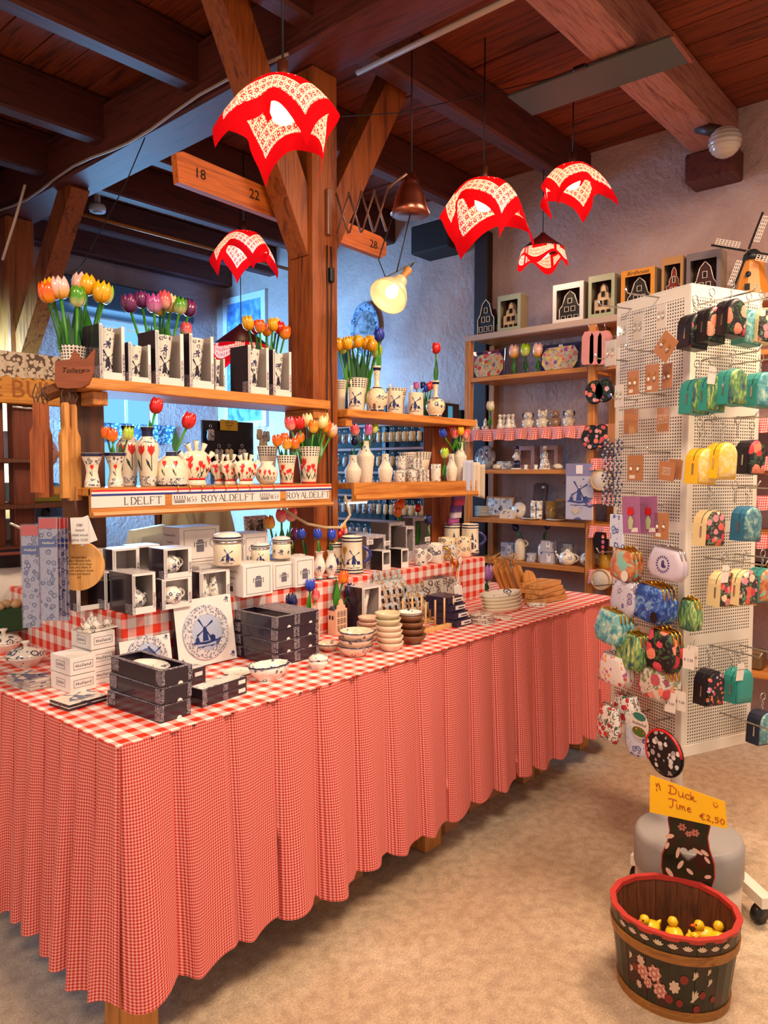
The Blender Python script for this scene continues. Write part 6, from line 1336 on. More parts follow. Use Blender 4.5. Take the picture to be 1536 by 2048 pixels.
DK = plain('house_dark', '#1b1a20', .5); CR = plain('house_cream', '#d8bfa0', .5); TRW = plain('house_trim', '#ece2d6', .5); TRK = plain('house_trim_dark', '#5a4030', .5); RF = plain('house_roof_red', '#a8281c', .5); GRC = plain('sage_card', '#a3aa8c', .5); WHC = plain('pale_box_card', '#d6d2d0', .5); ORC = plain('orange_card', '#d48a26', .5); TNC = plain('tan_card', '#b08048', .5); GYC = plain('mauve_card', '#6e6266', .5)
house_box('black canal house with bell gable beside the corner upright', 947, 990, 610, 678, None, DK, TRW, plain('house_roof_dark', '#4a1512', .5), 1)
house_box('cream canal house in a sage green window', 995, 1040, 598, 668, GRC, CR, TRK)
house_box('black and white canal house in a white window', 1105, 1166, 578, 654, WHC, DK, TRW, RF, 1)
house_box('cream canal house in a pale green window', 1176, 1228, 567, 650, GRC, CR, TRK)
house_box('white birdhouse in an orange window', 1241, 1308, 556, 640, ORC, DK, TRW, None, 1, 'Birdhouse')
house_box('red canal house in a tan window', 1322, 1364, 532, 630, TNC, plain('house_red', '#7a1e18', .5), TRW)
house_box('white trimmed canal house in a mauve window', 1371, 1440, 530, 630, GYC, plain('house_maroon', '#3a1416', .5), TRW, None, 1)
# toy windmill
x = UX+.05; y = AX(1505, x, 2.5); t = thing('toy_windmill', 'orange toy windmill with black sails on the rack top', 'windmill', (x, y, 2.34), 0); ORG = plain('mill_orange', '#cc7a1e', .45)
part('tower', G().lathe([(.085, 0), (.082, .01), (.05, .17), (.045, .18)], 8, smooth=False), ORG, t); part('cap', G().lathe([(.05, .18), (.045, .21), (.02, .235), (.001, .24)], 12), DK, t); g = G(); g.tube([(-.05, 0, .21), (-.085, 0, .21)], .006, 8); part('axle', g, DK, t)
for k in range(4):
 a = .35+k*PI/2; c, s_ = math.cos(a), math.sin(a); M = Matrix(((0, 0, 1, -.085), (c, -s_, 0, 0), (s_, c, 0, .21), (0, 0, 0, 1)))
 g = G(); g.box(.01, -.005, -.003, .19, .005, .003); g.xf(M); sp = part('sail_arm', g, BLACK, t); g = G()
 for q in range(8): g.box(.05+q*.017, .006, -.001, .054+q*.017, .035, .001)
 for q in range(4): g.box(.05, .006+q*.0095, -.001, .175, .008+q*.0095, .001)
 g.xf(M); part('sail_lattice', g, TRW, sp)
g = G(); g.lathe([(.014, -.003), (.014, .003)], 12); g.xf(Matrix.Translation((-.07, 0, .10)) @ Matrix.Rotation(R(90), 4, 'Y')); part('round_window', g, DK, t); g = G(); g.box(-.085, -.012, .02, -.078, .012, .05); part('door', g, DK, t)
# second shelf: floral trays and tulips
FLOR = blossom('tray_flowers', '#d8c8b4', ['#e05a6a', '#e8b040', '#d83a3a', '#8a5aa0', '#e89a80', '#f0d070'], 34, .58, .4, '#7a9a50')
def tray_pack(label, px0, px1, tp, bs):
 z = uz[1]; x = UX+.08; ya, yb = AX(px1, x, z), AX(px0, x, z); w = yb-ya; h = (bs-tp)*MPX((x, ya, z)); t = thing('floral_tray_pack', label, 'tray', (x, ya, z), 0, 'floral trays on the second shelf', rot=(0, R(6), 0)); g = G(); g.box(0, 0, 0, .015, w, h, .002); part('backing_card', g, plain('indigo_card', '#1b2050', .4), t)
 c = .04; pts = [(c, h*.06), (w-c, h*.06), (w-.012, h*.06+c), (w-.012, h*.88-c), (w-c, h*.88), (c, h*.88), (.012, h*.88-c), (.012, h*.06+c)]
 part('floral_tray', G().prism(pts, .006, (-.007, 0, 0), (0, 1, 0), (0, 0, 1), (1, 0, 0)), FLOR, t); g = G(); g.box(-.009, -.002, 0, .017, w+.002, h+.005, .002); part('plastic_wrap', g, CLEAR, t); g = G(); g.box(-.001, w*.45, h*.9, 0, w*.55, h*.97); part('price_sticker', g, CARD, t)
tray_pack('flowered tray in dark wrap at the shelf left', 945, 1008, 690, 745); tray_pack('brighter flowered tray in blue wrap at the shelf right', 1080, 1158, 672, 728)
for px, py, c, n in ((1028, 716, 'palepink', 'pink and white tulip left of the green one'), (1051, 712, 'yelgreen', 'lime green tulip between the floral trays'), (1076, 714, 'palepink', 'pink and white tulip touching the right tray')):
 x = UX+.10; tulip((x, AX(px, x, 2.1), uz[1]), SX(px, py, x), c, n, 'tulips between the floral trays', 1.5, 2, GREEND)
# third shelf: figurines and animal banks
def bank(label, px, r, body, ears, dark):
 p = rpos(px, 0, 2, UX+.09); t = thing('animal_bank', label, 'figurine', p, 0, 'ceramic animal banks'); k = r
 part('body', G().lathe([(.6*k, 0), (.85*k, .1*k), (1.0*k, .7*k), (.8*k, 1.3*k), (.5*k, 1.6*k)], 18), body, t); part('head', G().lathe([(.001, -.7*k), (.5*k, -.55*k), (.78*k, 0), (.6*k, .5*k), (.001, .72*k)], 18, (0, 0, 2.05*k)), body, t)
 a = cam_ang(p); f = Vector((math.cos(a), math.sin(a), 0)); sd = Vector((-f.y, f.x, 0))
 g = G(); g.lathe([(.001, -.25*k), (.3*k, 0), (.001, .25*k)], 10, tuple(f*.68*k+Vector((0, 0, 1.9*k)))); part('muzzle', g, body, t); g = G(); g.lathe([(.001, -.1*k), (.13*k, 0), (.001, .1*k)], 8, tuple(f*.95*k+Vector((0, 0, 2.0*k)))); part('nose', g, BLACK, t)
 for s_ in (-1, 1):
  g = G(); o = sd*s_*.30*k+f*.66*k+Vector((0, 0, 2.3*k)); g.lathe([(.001, -.07*k), (.08*k, 0), (.001, .07*k)], 7, tuple(o)); part('eye', g, BLACK, t)
  o = sd*s_*.55*k+Vector((0, 0, 2.6*k if ears == 'up' else 2.2*k)); g = G(); g.lathe([(.001, -.45*k), (.22*k, -.1*k), (.2*k, .15*k), (.001, .4*k)], 8, tuple(o+sd*s_*(.2*k if ears == 'flop' else 0))); part('ear', g, dark, t)
  g = G(); g.tube([sd*s_*.8*k+Vector((0, 0, 1.3*k)), sd*s_*.75*k+f*.5*k+Vector((0, 0, .9*k))], .22*k, 8); part('arm', g, body, t)
  g = G(); g.lathe([(.001, 0), (.3*k, .08*k), (.3*k, .25*k), (.001, .38*k)], 8, tuple(sd*s_*.45*k+f*.7*k)); part('foot', g, body, t)
BK1 = plain('bank_white', '#d8cdbb', .2, coat=.3); BK2 = plain('bank_taupe', '#8a6a54', .25, coat=.3)
bank('white dog bank with dark hanging ears', 1056, .039, BK1, 'flop', INKD); bank('white bear bank with a delft bib', 1085, .040, BK1, 'up', BK1); bank('taupe brown bear bank', 1110, .038, BK2, 'up', BK2); bank('spotted dog bank with black patches', 1138, .039, delft('spotted_glaze', 30, base='#d8cdbb', ink='#15141c', amount=.35), 'flop', BLACK)
for k in range(4):
 p = rpos(1000+k*8.5, 0, 2, UX+.075+.02*(k % 2)); t = thing('milkmaid_figurine', f'{ORD[k]} small delft couple figurine from the left', 'figurine', p, 0, 'small delft figurines in a row'); t.scale = (1.25, 1.25, 1.25); part('skirt', G().lathe([(.018, 0), (.017, .02), (.010, .035), (.012, .05), (.006, .058)], 12), D_FINE if k % 2 else WHITE, t); part('head', G().lathe([(.001, 0), (.009, .006), (.008, .016), (.001, .02)], 10, (0, 0, .056)), WHITE, t); part('cap', G().lathe([(.012, .068), (.009, .078), (.001, .082)], 10), D_FINE, t)
for px, n in ((952, 'left small delft mill figurine'), (971, 'right small delft mill figurine half behind tulip')):
 p = rpos(px, 0, 2, UX+.09); t = thing('mill_figurine', n, 'figurine', p, 0, 'small delft mill figurines'); part('base', G().lathe([(.026, 0), (.026, .012), (.03, .02), (.012, .036), (.012, .052)], 10, smooth=False), D_SMALL, t); part('top', G().lathe([(.014, .052), (.012, .065), (.001, .085)], 10), D_FINE, t)
x = UX+.07; tulip((x, AX(980, x, 1.75), uz[2]), SX(981, 822, x), 'white', 'short white green tulip beside the mill figurines', s=1.2, leaves=2)
# fourth shelf: plate, couple, boxes
def std_plate(label, px, zi, r, mat, x=UX+.2, lean=12):
 p = rpos(px, 0, zi, x); t = thing('delft_plate', label, 'plate', p, 0, 'plates standing on the rack', rot=(0, R(lean), 0)); g = G(); g.lathe([(.001, .004), (r*.6, .004), (r*.7, .0), (r, -.006), (r, -.009), (r*.65, -.004), (.001, -.003)], 32); g.xf(Matrix.Translation((0, 0, r)) @ Matrix.Rotation(R(-90), 4, 'Y')); part('plate', g, mat, t)
std_plate('delft plate standing at the left of the figurine shelf', 966, 3, .085, delft('plate_ring', 34, base='#c9b9b0', ink='#5a2e34', amount=.9))
for px, n in ((1052, 'left pink gift box with a window'), (1098, 'right pink gift box with a window')):
 p = rpos(px, 0, 3, UX+.16); t = thing('pink_window_box', n, 'gift box', p+Vector((0, -.06, 0)), 0, 'pink window boxes'); f = G(); f.frame(0, 0, .125, .15, .025, .025, .03, .025, 0, .002); f.xf(Matrix(((0, 1, 0, 0), (1, 0, 0, 0), (0, 0, 1, 0), (0, 0, 0, 1)))); PKC = plain('blush_card', '#c9a098', .5); part('front_frame', f, PKC, t); g = G(); g.box(.06, 0, 0, .062, .125, .15); part('back_panel', g, PKC, t)
 for q in (0, .123): g = G(); g.box(.002, q, 0, .06, q+.002, .15); part('side_panel', g, PKC, t)
 g = G(); g.box(0, 0, .15, .062, .125, .152); part('lid', g, PKC, t)
def couple(label, px, woman):
 p = rpos(px, 0, 3, UX+.07); t = thing('ceramic_figure', label, 'figurine', p, 0, 'ceramic couple figures'); t.scale = (1.2, 1.2, 1.2); base = G(); base.lathe([(.032, 0), (.032, .006), (.02, .008)], 14); part('base', base, WHITE, t)
 if woman: part('gown', G().lathe([(.03, .006), (.026, .03), (.012, .065), (.014, .08), (.008, .095)], 14), D_FINE, t)
 else:
  for s_ in (-1, 1): g = G(); g.tube([(0, s_*.009, .006), (0, s_*.009, .05)], .008, 8); part('trouser_leg', g, DBLUE, t)
  part('jacket', G().lathe([(.017, .048), (.019, .07), (.014, .09), (.006, .096)], 12), D_DENSE, t)
 part('head', G().lathe([(.001, 0), (.010, .006), (.010, .016), (.001, .022)], 10, (0, 0, .094)), plain('bisque_skin', '#d2a288', .4), t); part('hat', G().lathe([(.011, .108), (.010, .122), (.001, .126)], 10), DBLUE if not woman else WHITE, t)
 for s_ in (-1, 1): g = G(); g.tube([(0, s_*.014, .085), (-.012, s_*.02, .065), (-.016, s_*.008, .06)], .004, 6); part('arm', g, D_FINE, t)
couple('dark dressed ceramic man figure by the left pink box', 1034, False); couple('white gowned ceramic woman figure by the right pink box', 1090, True)
for px, n in ((994, 'small delft clog sheep ornament on the figurine shelf'), (1116, 'small delft trinket dish near the towel pack')): p = rpos(px, 0, 3, UX+.08); t = thing('delft_trinket', n, 'ornament', p, 0, 'delft trinkets'); part('body', G().lathe([(.022, 0), (.03, .012), (.028, .028), (.012, .036), (.001, .037)], 16, sx=.8, sy=1.1), D_SMALL, t); part('base_line', G().lathe([(.0235, .001), (.0255, .004)], 16, sx=.82, sy=1.12, cap=False), DBLUE, t)
p = rpos(1012, 0, 3, UX+.15); t = thing('delft_butter_dish', 'wide dark delft dish behind the trinkets', 'dish', p, 0); g = G(); g.box(-.03, -.06, 0, .03, .06, .055, .008); part('cover', g, D_DENSE, t); g = G(); g.box(-.035, -.066, 0, .035, .066, .008, .003); part('base', g, D_SMALL, t)
for px in (1052, 1072): p = rpos(px, 0, 3, UX+.05); t = thing('egg_cup', ('left' if px < 1060 else 'right')+' small white egg cup between the figures', 'cup', p, 0, 'white egg cups'); part('cup', G().lathe(hollow([(.012, 0), (.009, .008), (.013, .03)]), 12), WHITE, t); part('saucer', G().lathe([(.02, 0), (.021, .003), (.012, .003)], 14, (0, 0, -.0)), WHITE, t)
# fifth shelf
for k in range(7):
 p = rpos(966, 0, 4, UX+.11); t = thing('white_saucer', f'{ORD[k]} white saucer from below in the stack', 'saucer', p+Vector((0, 0, k*.0105)), 0, 'white saucers in a stack'); part('saucer', G().lathe([(.03, 0), (.058, .008), (.06, .0095), (.03, .004), (.001, .004)], 24), WHITE, t)
p = rpos(1000, 0, 4, UX+.2); t = thing('delft_frame_panel', 'wooden framed pair of delft pictures leaning at the back', 'picture', p+Vector((0, -.10, 0)), 0, rot=(0, R(8), 0)); f = G(); f.frame(0, 0, .22, .135, .01, .01, .01, .01, 0, .012); f.xf(Matrix(((0, 1, 0, 0), (1, 0, 0, 0), (0, 0, 1, 0), (0, 0, 0, 1)))); part('frame', f, W_PINEY, t)
for q in (.012, .112): g = G(); g.box(.003, q, .01, .006, q+.096, .125); part('delft_panel', g, D_MED, t)
std_plate('blue delft plate leaning before the framed pictures', 1034, 4, .055, D_BIG, UX+.12, 14)
p = rpos(1012, 0, 4, UX+.06); t = thing('napkin_holder', 'arched delft napkin holder with a blue scene', 'napkin holder', p, 0); pts = [(-.05, 0), (.05, 0), (.05, .03), (.035, .05), (.015, .062), (0, .06), (-.015, .062), (-.035, .05), (-.05, .03)]; part('front', G().prism(pts, .006, (0, 0, 0), (0, 1, 0), (0, 0, 1), (1, 0, 0)), WHITE, t); part('back', G().prism(pts, .006, (.03, 0, 0), (0, 1, 0), (0, 0, 1), (1, 0, 0)), WHITE, t); g = G(); fan(g, ell(0, .03, .032, .022, 16), (0, .03), lambda u, z: (-.0008, u, z)); part('painted_scene', g, D_DENSE, t)
p = rpos(1075, 0, 4, UX+.2); t = thing('wooden_clog_board', 'dark tilted wooden board behind the clog shoes', 'board', p, 0, rot=(0, R(10), 0)); part('board', G().prism([(-.05, 0), (.05, 0), (.05, .22), (.03, .235), (-.03, .235), (-.05, .22)], .012, (0, 0, 0), (0, 1, 0), (0, 0, 1), (1, 0, 0)), wood('dark_board', '#3a2014', '#5c3520', 'Z'), t); g = G(); g.box(-.0008, -.03, .20, -.0001, -.01, .215); part('price_sticker', g, CARD, t)
for q, (dy, dz, n) in enumerate(((-.022, 0, 'lower left'), (.022, 0, 'lower right'), (-.022, .062, 'upper left'), (.022, .062, 'upper right'))): p = rpos(1073, 0, 4, UX+.10); t = thing('delft_mug', n+' small dark delft mug in the block of four', 'mug', p+Vector((0, dy, dz)), 0, 'block of four delft mugs'); part('body', G().lathe(hollow([(.016, 0), (.019, .006), (.020, .06)]), 14), D_DENSE, t)
for px, n in ((1062, 'left low delft platter at the shelf front'), (1112, 'right low delft platter at the shelf front')): p = rpos(px, 0, 4, UX+.065); t = thing('delft_platter', n, 'platter', p, 0, 'low delft platters'); part('platter', G().lathe([(.035, 0), (.06, .008), (.063, .012), (.04, .005), (.001, .004)], 24), WHITE, t); part('well', G().lathe([(.001, .0055), (.03, .0055), (.038, .0065)], 20), D_DENSE, t)
p = rpos(1102, 0, 4, UX+.14); t = vase_thing('glass_beaker', 'amber tinted cut glass beaker on the plate shelf', p, hollow([(.03, 0), (.034, .02), (.036, .12)]), plain('amber_glass', '#9a7c48', .12, coat=.5), None, 'beaker'); part('facet_ring', G().lathe([(.037, .06), (.0375, .063)], 12, cap=False), GOLD, t)
p = rpos(1122, 0, 4, UX+.2); t = thing('small_picture', 'small dark framed picture behind the glass beaker', 'picture', p, 0, rot=(0, R(8), 0)); g = G(); g.box(0, -.045, 0, .01, .045, .13, .002); part('frame', g, W_PINEY, t); g = G(); g.box(-.001, -.036, .012, 0, .036, .118); part('print', g, mottle('dark_print', [(.3, '#2a1a14'), (.6, '#8a6a50')], 20), t)
# lowest shelf: bottles with tulips, boxes, teapot
for px, h, n, c in ((1040, .15, 'left cream bottle jug with handle and dark tulip', (1033, 1062)), (1087, .135, 'right cream bottle jug with handle and dark tulip', (1093, 1058))):
 p = rpos(px, 0, 5, UX+.10); t = thing('bottle_jug', n, 'jug', p, 0, 'cream bottle jugs'); t.scale = (1.15, 1.15, 1.0); prof = [(.026, 0), (.03, .006), (.031, h*.7), (.024, h*.85), (.011, h*.93), (.012, h), (.008, h), (.001, h*.9)]; part('body', G().lathe(prof, 20), CREAM, t); part('cork_band', G().lathe([(.0125, h*.95), (.013, h*1.0)], 12, cap=False), INKD, t); g = G(); handle(g, (0, -.028, h*.6), (0, -1, 0), h*.28, .022, .005); part('handle', g, CREAM, t)
 tulip(p+Vector((0, 0, h*.9)), SX(c[0], c[1], UX+.1), 'navy', 'dark blue tulip in the '+n.split(' with')[0], 'dark tulips in the bottle jugs', 1.0, 1, GREEND)
for k, (px, w, h, z, n) in enumerate(((1060, .05, .055, 0, 'small delft box by the left jug'), (1093, .09, .07, 0, 'lower wide delft photo box'), (1092, .075, .07, .072, 'upper delft photo box stacked on the wide one'), (1133, .08, .12, 0, 'tall delft printed box at the back'), (1014, .10, .10, 0, 'blue delft printed box behind the leaning boards'))):
 p = rpos(px, 0, 5, UX+(.05 if k < 3 else .16)); t = thing('delft_printed_box', n, 'box', p+Vector((0, -w/2, z)), 0, 'delft printed boxes on the lowest shelf'); g = G(); g.box(0, 0, 0, .06, w, h, .001); part('body', g, delft('box_print', 26, base='#b9b4bc', ink='#34406c', amount=.6, rough=.4), t); g = G(); g.box(-.001, w*.15, h*.15, -.0002, w*.5, h*.85); part('photo_label', g, D_DENSE, t)
p = rpos(1135, 0, 5, UX+.07); t = thing('delft_teapot', 'round delft teapot on the lowest rack shelf', 'teapot', p, 0); r = .055; part('body', G().lathe([(.5*r, 0), (.9*r, .3*r), (r, .8*r), (.8*r, 1.3*r), (.35*r, 1.55*r)], 20), D_MED, t); part('lid', G().lathe([(.4*r, 1.52*r), (.25*r, 1.7*r), (.12*r, 1.8*r), (.001, 1.95*r)], 14), D_MED, t); g = G(); g.tube([(0, .8*r, .6*r), (0, 1.3*r, 1.0*r), (0, 1.5*r, 1.5*r)], [.2*r, .15*r, .12*r], 8); part('spout', g, D_MED, t); g = G(); handle(g, (0, -.85*r, .4*r), (0, -1, 0), .9*r, .5*r, .09*r); part('handle', g, D_MED, t)
p = rpos(1176, 0, 5, UX+.09); t = thing('delft_sugar_pot', 'lidded delft sugar pot in the right rack bay', 'pot', p, 0); r = .05; part('body', G().lathe([(.5*r, 0), (.95*r, .5*r), (r, .9*r), (.85*r, 1.3*r)], 18), D_MED, t); part('lid', G().lathe([(.88*r, 1.31*r), (.6*r, 1.6*r), (.15*r, 1.75*r), (.001, 1.9*r)], 14), D_MED, t)
for s_ in (-1, 1): g = G(); handle(g, (0, s_*.9*r, .6*r), (0, s_, 0), .6*r, .35*r, .08*r); part('handle', g, D_MED, t)
p = rpos(1210, 0, 5, UX+.07); t = thing('yellow_mug', 'mustard yellow mug in the right rack bay', 'mug', p, 0); part('body', G().lathe(hollow([(.03, 0), (.034, .005), (.036, .085)]), 18), plain('mustard_glaze', '#c0902c', .25), t); g = G(); handle(g, (0, .034, .02), (0, 1, 0), .05, .022, .005); part('handle', g, MATS['mustard_glaze'], t)
# tea towel pack with a mill hanging on the rack upright
x = UX-.03; ya, yb = AX(1186, x, 1.3), AX(1131, x, 1.3); zt, zb = SX(1158, 927, x).z, SX(1158, 1040, x).z; t = thing('towel_pack', 'packaged delft tea towel with a mill hanging on the rack', 'towel', (x, ya, zb), 0); w = yb-ya; h = zt-zb
g = G(); g.box(0, 0, 0, .012, w, h, .004); part('folded_towel', g, delft('towel_print', 14, base='#b9b6c4', ink='#43508a', amount=.25, rough=.6), t); mf = lambda u, z: (-.0012, w/2-u, z); print_mill(t, mf, 0, h*.28, h*.42, plain('towel_ink', '#3c4a84', .6)); g = G(); g.box(-.001, 0, h*.78, -.0002, w, h); part('header_card', g, plain('header_mauve', '#8d86a6', .4), t); g = G(); g.box(-.002, w*.38, h*.82, -.001, w*.62, h*.97); part('hang_label', g, CARD, t)
g = G(); g.prism([(-.022, 0), (0, -.022), (.022, 0), (0, .022)], .001, (-.003, w*.62, h*.16), (0, 1, 0), (0, 0, 1), (-1, 0, 0)); part('diamond_label', g, plain('label_cream', '#cdbf9c', .5), t)
# bags and wares in the right bay, seen left of the pegboard stand
for k, px in enumerate((1180, 1196, 1212)):
 x = UX-.02; p = SX(px, 730, x); t = thing('pink_bag', f'{ORD[k]} pale pink small bag hanging from the rack rail', 'bag', p, 0, 'pale pink bags in a row'); pts = [(-.03, 0), (.03, 0), (.038, .02), (.036, .16), (.02, .19), (-.02, .19), (-.036, .16), (-.038, .02)]; part('bag', G().prism(pts, .035, (0, 0, 0), (0, 1, 0), (0, 0, 1), (-1, 0, 0)), plain('pink_leather', '#d89088', .45), t); g = G(); g.tube([(-.017, 0, .19), (-.017, 0, .215), (-.03, 0, .225), (-.017, 0, .235)], .002, 6); part('hook', g, STEEL, t)
FLK = blossom('black_floral', '#15121c', ['#c8504e', '#e07a62', '#d8a0a0', '#3c4a84'], 30, .55, .4, '#2f4a2a')
def round_bag(label, px, py, r, n):
 x = UX-.02; p = SX(px, py, x); t = thing('round_floral_purse', label, 'purse', p, 0, 'dark floral round purses'); pts = ell(0, 0, r, r*1.15, 20); part('purse', G().prism(pts, .03, (0, 0, 0), (0, 1, 0), (0, 0, 1), (-1, 0, 0)), FLK, t); g = G(); g.tube([(-.015, a*1.0, b) for a, b in ell(0, 0, r*1.01, r*1.16, 20)], .006, 6, True); part('piping', g, BLACK, t)
round_bag('black floral round purse upper left beside the stand', 1192, 785, .055, 0); round_bag('black floral round purse right of its twin', 1212, 782, .052, 1); round_bag('dark plate shaped purse below the ruffle', 1186, 875, .058, 2); round_bag('second dark plate shaped purse below the ruffle', 1205, 873, .056, 3)
x = UX-.02; p = SX(1203, 1088, x); t = thing('dark_bead_purse', 'dark purse with coloured tulip rows beside the towel', 'purse', p, 0); pts = [(-.035, -.06), (.035, -.055), (.045, .02), (.03, .07), (-.03, .07), (-.04, .02)]; part('purse', G().prism(pts, .02, (0, 0, 0), (0, 1, 0), (0, 0, 1), (-1, 0, 0)), BLACK, t)
for k in range(4):
 g = G(); fan(g, ell(-.018, .045-k*.03, .010, .012, 10), (-.018, .045-k*.03), lambda u, z: (-.0208, u, z)); part('tulip_print', g, plain('print_'+'abcd'[k], ('#d8484a', '#c86a92', '#d84a6a', '#d87a52')[k], .5), t)
for k, (py, n) in enumerate(((960, 'upper'), (1158, 'lower'))): p = SX(1206, py, x); t = thing('round_basket', n+' pale round woven basket tray beside the stand', 'basket', p, 0, 'pale round baskets', rot=(0, 0, 0)); g = G(); g.lathe([(.055, 0), (.06, .01), (.06, .03), (.055, .035)], 22); g.xf(Matrix.Rotation(R(-90), 4, 'Y')); part('basket', g, CLOTH, t); g = G(); g.tube([(-.036, a, b) for a, b in ell(0, 0, .058, .058, 22)], .004, 5, True); part('rim', g, ROPE, t)
ZL = SX(1480, 1340, UX).z; g = G(); g.box(UX+.002, uy[2]+.001, ZL-.03, UX+UD, uy[1]-.071, ZL-.001, .002); part('shelf', g, W_PINEY, un)
# goods in the right bay visible between pegboard hooks, at the picture edge
for k, (px, py, m, n) in enumerate(((1500, 900, BLACK, 'dark box in the rack at the picture edge'), (1515, 1120, plain('dark_red_box', '#6a1f22', .5), 'dark red box low in the rack at the picture edge'), (1500, 1290, plain('brown_paper', '#6e5230', .6), 'brown paper pack low in the rack'), (1520, 1220, plain('yellow_cloth', '#b8862c', .7), 'yellow cloth bundle in the rack'))):
 p = SX(px, py, UX+.1); p.z = min(uz+[ZL], key=lambda q: abs(q+.04-p.z))+.039; g = G(); g.box(-.05, -.07, -.04, .05, .07, .06, .01); one('rack_box', n, 'box', g, m, p)
# ------------------------------------------------------------------ white pegboard stand
SRZ = R(-23); SC0 = Vector((2.886, 1.015, 0)); HW = .18; SZ0, SZ1 = .452, 2.09
_sx = Vector((math.cos(SRZ), math.sin(SRZ), 0)); _sy = Vector((-math.sin(SRZ), math.cos(SRZ), 0))
def pegmat():
 s = NT('perforated_panel'); uv = s.coord('UV'); sp = s.n('ShaderNodeSeparateXYZ'); s.set(sp.inputs[0], uv); P = .0115
 a = s.math('LESS_THAN', s.math('FRACT', s.math('DIVIDE', sp.outputs[0], P)), .5); b = s.math('LESS_THAN', s.math('FRACT', s.math('DIVIDE', sp.outputs[1], P)), .5)
 edge = s.math('LESS_THAN', s.math('ABSOLUTE', sp.outputs[0]), .155); zf = s.math('FRACT', s.math('DIVIDE', sp.outputs[1], .41)); row = s.math('GREATER_THAN', zf, .09)
 h = s.math('MULTIPLY', s.math('MULTIPLY', a, b), s.math('MULTIPLY', edge, row)); return s.fin(s.mix(h, '#e6dac8', '#4a3a2c'), .4)
PEG = pegmat(); PAINT = plain('stand_paint', '#ece0cf', .35)
st = thing('pegboard_stand', 'tall white perforated display stand on a pole', 'display stand', SC0, SRZ)
for nm, x0, y0, x1, y1 in (('l', -HW, -HW, -HW+.004, HW), ('r', -HW, -HW, HW, -HW+.004), ('b', -HW, HW-.004, HW, HW), ('d', HW-.004, -HW, HW, HW)): g = G(); g.box(x0, y0, SZ0, x1, y1, SZ1, .001); part('panel', g, PEG, st, boxuv=True)
g = G(); g.box(-HW-.003, -HW-.003, SZ0, -HW+.010, -HW+.010, SZ1, .002); part('corner_rail', g, PAINT, st); g = G(); g.box(-HW, -HW, SZ1, HW, HW, SZ1+.004); part('top_cap', g, PAINT, st); g = G(); g.box(-HW-.002, -HW-.002, SZ0-.03, HW, -HW+.004, SZ0+.012, .002); part('bottom_rail', g, PAINT, st); g = G(); g.box(-HW-.002, -HW-.002, SZ0-.03, -HW+.004, HW, SZ0+.012, .002); part('bottom_rail', g, PAINT, st)
g = G(); g.tube([(0, 0, .08), (0, 0, SZ0)], .022, 14); part('pole', g, PAINT, st)
for k2, tgt in enumerate((SZ(1536, 1806, .09), SZ(1272, 1722, .09), SC0+Vector((-.33, -.12, 0)))):
 if tgt is not None: v = tgt-SC0; a = Vector((v.dot(_sx), v.dot(_sy), 0)); last = a
 else: a = -a if tgt is None and k2 == 2 else Vector((a.y, -a.x, 0))
 g = G(); d = a.normalized(); n = Vector((-d.y, d.x, 0))*.02; e = d*max(a.length, .3); g.add([n+Vector((0, 0, .07)), -n+Vector((0, 0, .07)), e-n+Vector((0, 0, .07)), e+n+Vector((0, 0, .07)), n+Vector((0, 0, .105)), -n+Vector((0, 0, .105)), e-n+Vector((0, 0, .105)), e+n+Vector((0, 0, .105))], [(0, 1, 2, 3), (7, 6, 5, 4), (0, 4, 5, 1), (1, 5, 6, 2), (2, 6, 7, 3), (3, 7, 4, 0)]); lg = part('foot', g, PAINT, st)
 g = G(); c = e*.93; g.lathe([(.001, -.014), (.03, -.013), (.03, .013), (.001, .014)], 14); g.xf(Matrix.Translation((c.x, c.y, .0325)) @ Matrix.Rotation(R(90), 4, 'X')); part('castor', g, BLACK, lg)
def LP(px, py, off):   # point in front of the left panel
 d = ray(px, py); n = -_sx; q = SC0+n*(HW+off); t = (q-_C).dot(n)/d.dot(n); return _C+d*t
def RP(px, py, off):
 d = ray(px, py); n = -_sy; q = SC0+n*(HW+off); t = (q-_C).dot(n)/d.dot(n); return _C+d*t
LRZ, RRZ = SRZ-R(90), SRZ
gh = 0
def hook(face, px, py, L):
 p = (LP if face == 'L' else RP)(px, py, 0); v = p-SC0; o = Vector((v.dot(_sx), v.dot(_sy), p.z)); d = Vector((-1, 0, 0)) if face == 'L' else Vector((0, -1, 0)); g = G(); g.tube([o, o+d*L, o+d*(L+.012)+Vector((0, 0, .018))], .0028, 6); part('hook', g, STEEL, st)
for px, py, L in ((1262, 618, .15), (1318, 595, .15), (1255, 722, .15), (1318, 705, .15), (1275, 800, .12), (1330, 790, .12), (1270, 895, .12), (1340, 905, .10), (1270, 985, .15), (1325, 1010, .12), (1280, 1100, .2), (1345, 1100, .16), (1270, 1165, .2), (1345, 1180, .18), (1275, 1250, .2), (1340, 1265, .2), (1270, 1345, .18), (1340, 1340, .15), (1300, 1420, .2), (1345, 1435, .15)): hook('L', px, py, L)
for px, py, L in ((1395, 610, .22), (1450, 615, .22), (1405, 720, .22), (1460, 730, .2), (1410, 840, .2), (1470, 838, .22), (1415, 970, .2), (1475, 975, .2), (1410, 1115, .24), (1470, 1108, .24), (1420, 1290, .2), (1480, 1290, .2), (1440, 1425, .2)): hook('R', px, py, L)
